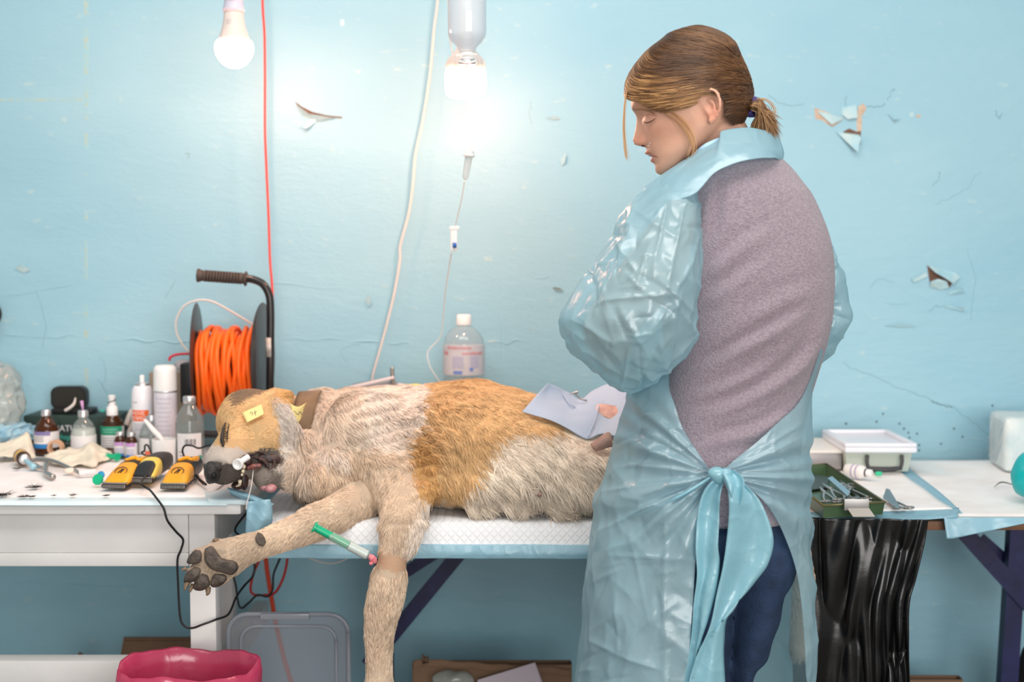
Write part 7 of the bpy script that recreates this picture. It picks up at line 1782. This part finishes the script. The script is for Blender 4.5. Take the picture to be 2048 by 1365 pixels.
obj('box_lid', box(((b1x0 + b1x1) / 2, 3.02, zt1 + .003), (b1x1 - b1x0, .19, .006), bev=.0015), mat('cream_top', (232, 226, 218), 0.5), cb_, auto=40)
# pack of folded pads
pkx = P(2055, 890, 2.93)
pkx = np.array([1.028 + .08, 2.99, 0])
pb = tag(obj('pad_pack', box((pkx[0], 2.99, ZT + .0075 + .057), (.16, .145, .113), rot=-.10, bev=.012), mat('patterned_wrap', (222, 230, 228), 0.5, rgb2=(196, 214, 216), noise_scale=26, bump=.5, bump_scale=50), auto=60), 'white wrapped pack of pads standing at the right end of the table', 'pack')
M_STRIPE = mat('grey_blue_stripe', (170, 190, 198), 0.5)
cR, sR_ = math.cos(-.10), math.sin(-.10)
for k in range(7):
    def loc(u, w): 
        lx, ly = -.0805, .0725 - u
        return np.array([pkx[0] + lx * cR - ly * sR_, 2.99 + lx * sR_ + ly * cR, ZT + .0075 + w])
    u0 = .012 + k * .018
    obj('wrap_stripe', tube([loc(max(u0 - .045, .008), .010 + max(0, .045 - u0) * 1.0 if u0 < .045 else .012), loc(u0, .058), loc(min(u0 + .05, .135), .104)], .0010, m=5, sub=False), M_STRIPE, pb)
def blob_thing(name, lab, cat, c, r, m, k, amp):
    o, _, _ = bag(name, '', '', c, r, m, k, amp, 36, 22); tag(o, lab, cat); return o
blob_thing('teal_bag', 'shiny teal plastic bag at the right border of the photo', 'bag', T(2078, 1000, RGT) + np.array([0, 0, .046]), (.046, .045, .046), mat('teal_film', (10, 176, 178), 0.3, bump=.4, bump_scale=40), 2, .006)
c = T(2008, 972, ZT + .0095)
e = empty('hair_tuft', c); tag(e, 'thin dark hair wisp lying beside the teal bag', 'hair tuft')
obj('wisp', tube([T(1988, 975, ZT + .011), T(2000, 966, ZT + .013), T(2012, 966, ZT + .013), T(2030, 972, ZT + .011)], [.0004, .0012, .0012, .0006], m=6), mat('tuft_core', (48, 40, 36), 0.8), e)

# ================================================================ below the tables
M_BLACKFILM = mat('black_bin_film', (13, 13, 14), 0.24, spec=.6, bump=.35, bump_scale=18)
def sheet_black():
    nu, nv = 90, 120; V = []
    Lc = spline([(1585, 1036), (1585, 1200), (1585, 1420)], nu); Rc = spline([(1857, 1040), (1848, 1095), (1832, 1160), (1819, 1210), (1818, 1290), (1822, 1420)], nu)
    for i in range(nu):
        u = i / (nu - 1)
        for j in range(nv):
            v = j / (nv - 1); x = Lc[i][0] * (1 - v) + Rc[i][0] * v; y = Lc[i][1] * (1 - v) + Rc[i][1] * v
            g = v ** 2.2
            fold = 0.012 * g * math.sin(46 * v ** 1.6 + 3 * u + 1.2 * math.sin(4 * u)) * min(1, .25 + u) + .010 * math.sin(9 * v - 3.0 * u + .6) * u + .004 * math.sin(25 * v + 8 * u)
            V.append(P(x, y, 2.419 + .6 * fold * min(1, (1 - v) * 12 + .15) - .004 * u))
    V = np.array(V); _, F = grid(nu, nv, lambda u, v: (0, 0, 0))
    nn = vert_normals(V, F); ed = np.clip((1 - np.tile(np.linspace(0, 1, nv), nu)) * 14, 0, 1); V = V + nn * (ed * .008 * (cr(V * np.array([1.4, 1, .4]), 34, 3, 2.2) - .5) + .0015 * noise(V, 70, 2))[:, None]
    return thick((V, F), .0008)
tag(obj('black_plastic_sheet', sheet_black(), M_BLACKFILM), 'glossy black plastic sheet hanging from the table edge behind the person', 'sheet')
# clear box lid
dl = 2.56; lcn = P(578, 1310, dl)
lid = empty('clear_box_lid', P(578, 1450, dl)); tag(lid, 'clear plastic storage box standing on edge under the table', 'box')
M_CLEARP = film('clear_box_plastic', (228, 230, 234), 0.84, 0.30, 0.2)
wl, hl_ = 244 / ppm(dl), .34
zt_ = P(0, 1228, dl)[2]
obj('panel', rrect((lcn[0], 0, zt_ - hl_ / 2), wl, hl_, .035, dl - .002, dl + .002), M_CLEARP, lid, auto=40)
def rloop(w, h, r, y, cz):
    pts = []
    for sx_, sz_, a0 in ((1, 1, 0), (-1, 1, PI / 2), (-1, -1, PI), (1, -1, 3 * PI / 2)):
        for k in range(6): a = a0 + PI / 2 * k / 5; pts.append((lcn[0] + sx_ * (w / 2 - r) + r * math.cos(a), y, cz + sz_ * (h / 2 - r) + r * math.sin(a)))
    pts.append(pts[0]); return pts
M_CLEARRIM = film('clear_rim_plastic', (206, 212, 220), 0.60, 0.35, 0.2)
obj('outer_rim', tube(rloop(wl, hl_, .035, dl - .004, zt_ - hl_ / 2), .0045, m=8, sub=False), M_CLEARRIM, lid)
obj('inner_rim', tube(rloop(wl - .045, hl_ - .045, .028, dl - .004, zt_ - hl_ / 2), .003, m=8, sub=False), M_CLEARRIM, lid)
obj('clasp', box(P(570, 1233, dl - .006), (.09, .012, .012), bev=.003), M_CLEARRIM, lid, auto=40)
lid.location.z += 0
# cardboard
def carton(name, lab, px0, px1, ytop, d, depth=.16, zb=0.0):
    x0, x1 = P(px0, ytop, d)[0], P(px1, ytop, d)[0]; zt2 = P(px0, ytop, d)[2]
    root = empty(name, ((x0 + x1) / 2, d + depth / 2, zb)); tag(root, lab, 'carton'); w = .004
    for nm, c_, s_ in (('front_panel', ((x0 + x1) / 2, d, (zt2 + zb) / 2), (x1 - x0, w, zt2 - zb)), ('back_panel', ((x0 + x1) / 2, d + depth, (zt2 + zb) / 2), (x1 - x0, w, zt2 - zb)),
                       ('side_panel', (x0, d + depth / 2, (zt2 + zb) / 2), (w, depth - w, zt2 - zb)), ('side_panel', (x1, d + depth / 2, (zt2 + zb) / 2), (w, depth - w, zt2 - zb)), ('bottom_panel', ((x0 + x1) / 2, d + depth / 2, zb + .002), (x1 - x0 - 2 * w, depth - w, .004))):
        obj(nm, box(c_, s_, bev=.0008), M_CARD, root, smooth=False)
    return root, x0, x1, zt2
def flat_carton(lab, pts, d, lean=.05):
    """flattened carton leaning back: two layered boards"""
    p = np.array([P(x, y, d) for x, y in pts]); zmax = p[:, 2].max()
    p[:, 1] += (p[:, 2] - zmax) * -lean * 0
    root = tag(obj('flat_carton', plate(p, .006, n=(0, 1, 0)), M_CARD, smooth=False), lab, 'carton')
    q = p + np.array([.004, -.0045, -.006]); obj('board', plate(q, .004, n=(0, 1, 0)), M_CARD, root, smooth=False)
flat_carton('flattened brown cardboard carton standing behind the white table leg', [(240, 1320), (247, 1276), (420, 1276), (430, 1700), (232, 1700)], 2.93)
flat_carton('brown cardboard corner peeking over the white lower rail', [(146, 1320), (158, 1306), (178, 1320), (230, 1800), (110, 1800)], 2.95)
c2, x0, x1, z2 = carton('cardboard_box', 'brown cardboard box with a ragged rim below the dog', 826, 1142, 1330, 2.86, .03)
fl2 = spline([(826, 1322), (845, 1318), (846, 1310), (852, 1318), (930, 1324), (1010, 1330), (1080, 1332), (1142, 1340)], 40)
obj('torn_flap', thick(grid(5, 40, lambda u, v: P(fl2[int(round(v * 39))][0], fl2[int(round(v * 39))][1] + 14 * u + 1.5 * math.sin(v * 60), 2.856 - .004 * u)), .002), M_CARD, c2)
tag(obj('paper_sheet', plate([P(955, 1361, 2.835), P(1070, 1326, 2.835), P(1088, 1372, 2.82), P(1100, 1420, 2.82), P(960, 1420, 2.82)], .0015, n=(0, 1, 0)), mat('lilac_white_paper', (200, 190, 200), 0.7), smooth=False), 'pale folded paper standing against the open cardboard box', 'paper')
bb = ball(P(905, 1362, 2.83), (.045, .02, .022), m=40, n=20); V = bb[0]
tag(obj('clear_bag', (V + .006 * np.column_stack([noise(V, 60, 1), noise(V, 60, 2), noise(V, 60, 3)]), bb[1]), film('crinkled_bag_film', (222, 226, 222), 0.62, 0.7, 0.14)), 'small clear plastic bag on the open cardboard box', 'bag')
carton('cardboard_box', 'low cardboard box under the table\'s right end', 1812, 1925, 1360, 2.95, .03)
# pink waste bag in a bin
pbn = P(378, 1380, 2.30); rbx = 143 / ppm(2.30)
ztop = P(378, 1349, 2.30)[2]
wb_ = empty('waste_bin', (pbn[0], 2.30 + .0, 0)); tag(wb_, 'bin lined with a crumpled pink plastic bag', 'bin')
obj('bucket', lathe((pbn[0], 2.30, 0), [(rbx * .72, .001), (rbx * .93, ztop - .03), (rbx * .90, ztop - .03), (rbx * .69, .006), (.001, .006)], m=40, cap1=False), mat('grey_bucket', (120, 120, 124), 0.5), wb_)
M_PINK = sheet_mat('pink_bag_film', (230, 84, 128), 0.12, 0.45, 0.25, 0.2, bump=.22, bump_scale=18)
an = np.linspace(0, 2 * PI, 90, endpoint=False); R = []
prof = [(.97, -.24), (1.0, -.12), (1.03, -.05), (1.03, -.015), (1.0, .006), (.95, .003), (.90, -.02), (.88, -.08), (.80, -.2)]
for r_, z_ in prof:
    rim = .004 * np.sin(an * 3 + .5) + .002 * np.sin(an * 7 + 1) + .0008 * np.sin(an * 17)
    zz = ztop + z_ + (rim + .012) * (1 if z_ > -.06 else .3)
    rad = rbx * r_ * (1 + .010 * np.sin(an * 5 + z_ * 30) + .006 * np.sin(an * 13 + z_ * 50))
    R.append(np.column_stack([pbn[0] + rad * np.cos(an), 2.30 + rad * .82 * np.sin(an), zz]))
obj('pink_bag', (np.vstack(R), rings_to_faces(len(prof), 90, True, False, False)), M_PINK, wb_)
tw = blob_thing('crumpled_tissue', 'crumpled pale tissue inside the pink bag', 'tissue', (pbn[0] - .02, 2.26, ztop - .035), (.05, .03, .022), M_PAPER, 3, .008)
# dark things cut by the frame
dk = P(-22, 628, 3.12)
tag(obj('wall_knob', join(lathe(dk, [(.001, 0), (.026, 0), (.030, .004), (.026, .012), (.001, .016)], axis=(0, -1, 0), m=24), lathe(dk, [(.008, -.001), (.012, -.006), (.008, -.02)], axis=(0, -1, 0), m=16)), M_BLACKP, auto=50), 'black round wall knob at the left border of the photo', 'knob')
tag(obj('dark_bag', (lambda b: (b[0] + .006 * np.column_stack([noise(b[0], 40, 1), noise(b[0], 40, 2), noise(b[0], 40, 3)]), b[1]))(ball((P(2062, 1306, 2.95)[0], 2.95, .22), (.036, .05, .215), m=30, n=24)), mat('dark_cloth', (28, 26, 28), 0.8)), 'dark bag standing at the lower right border of the photo', 'bag')
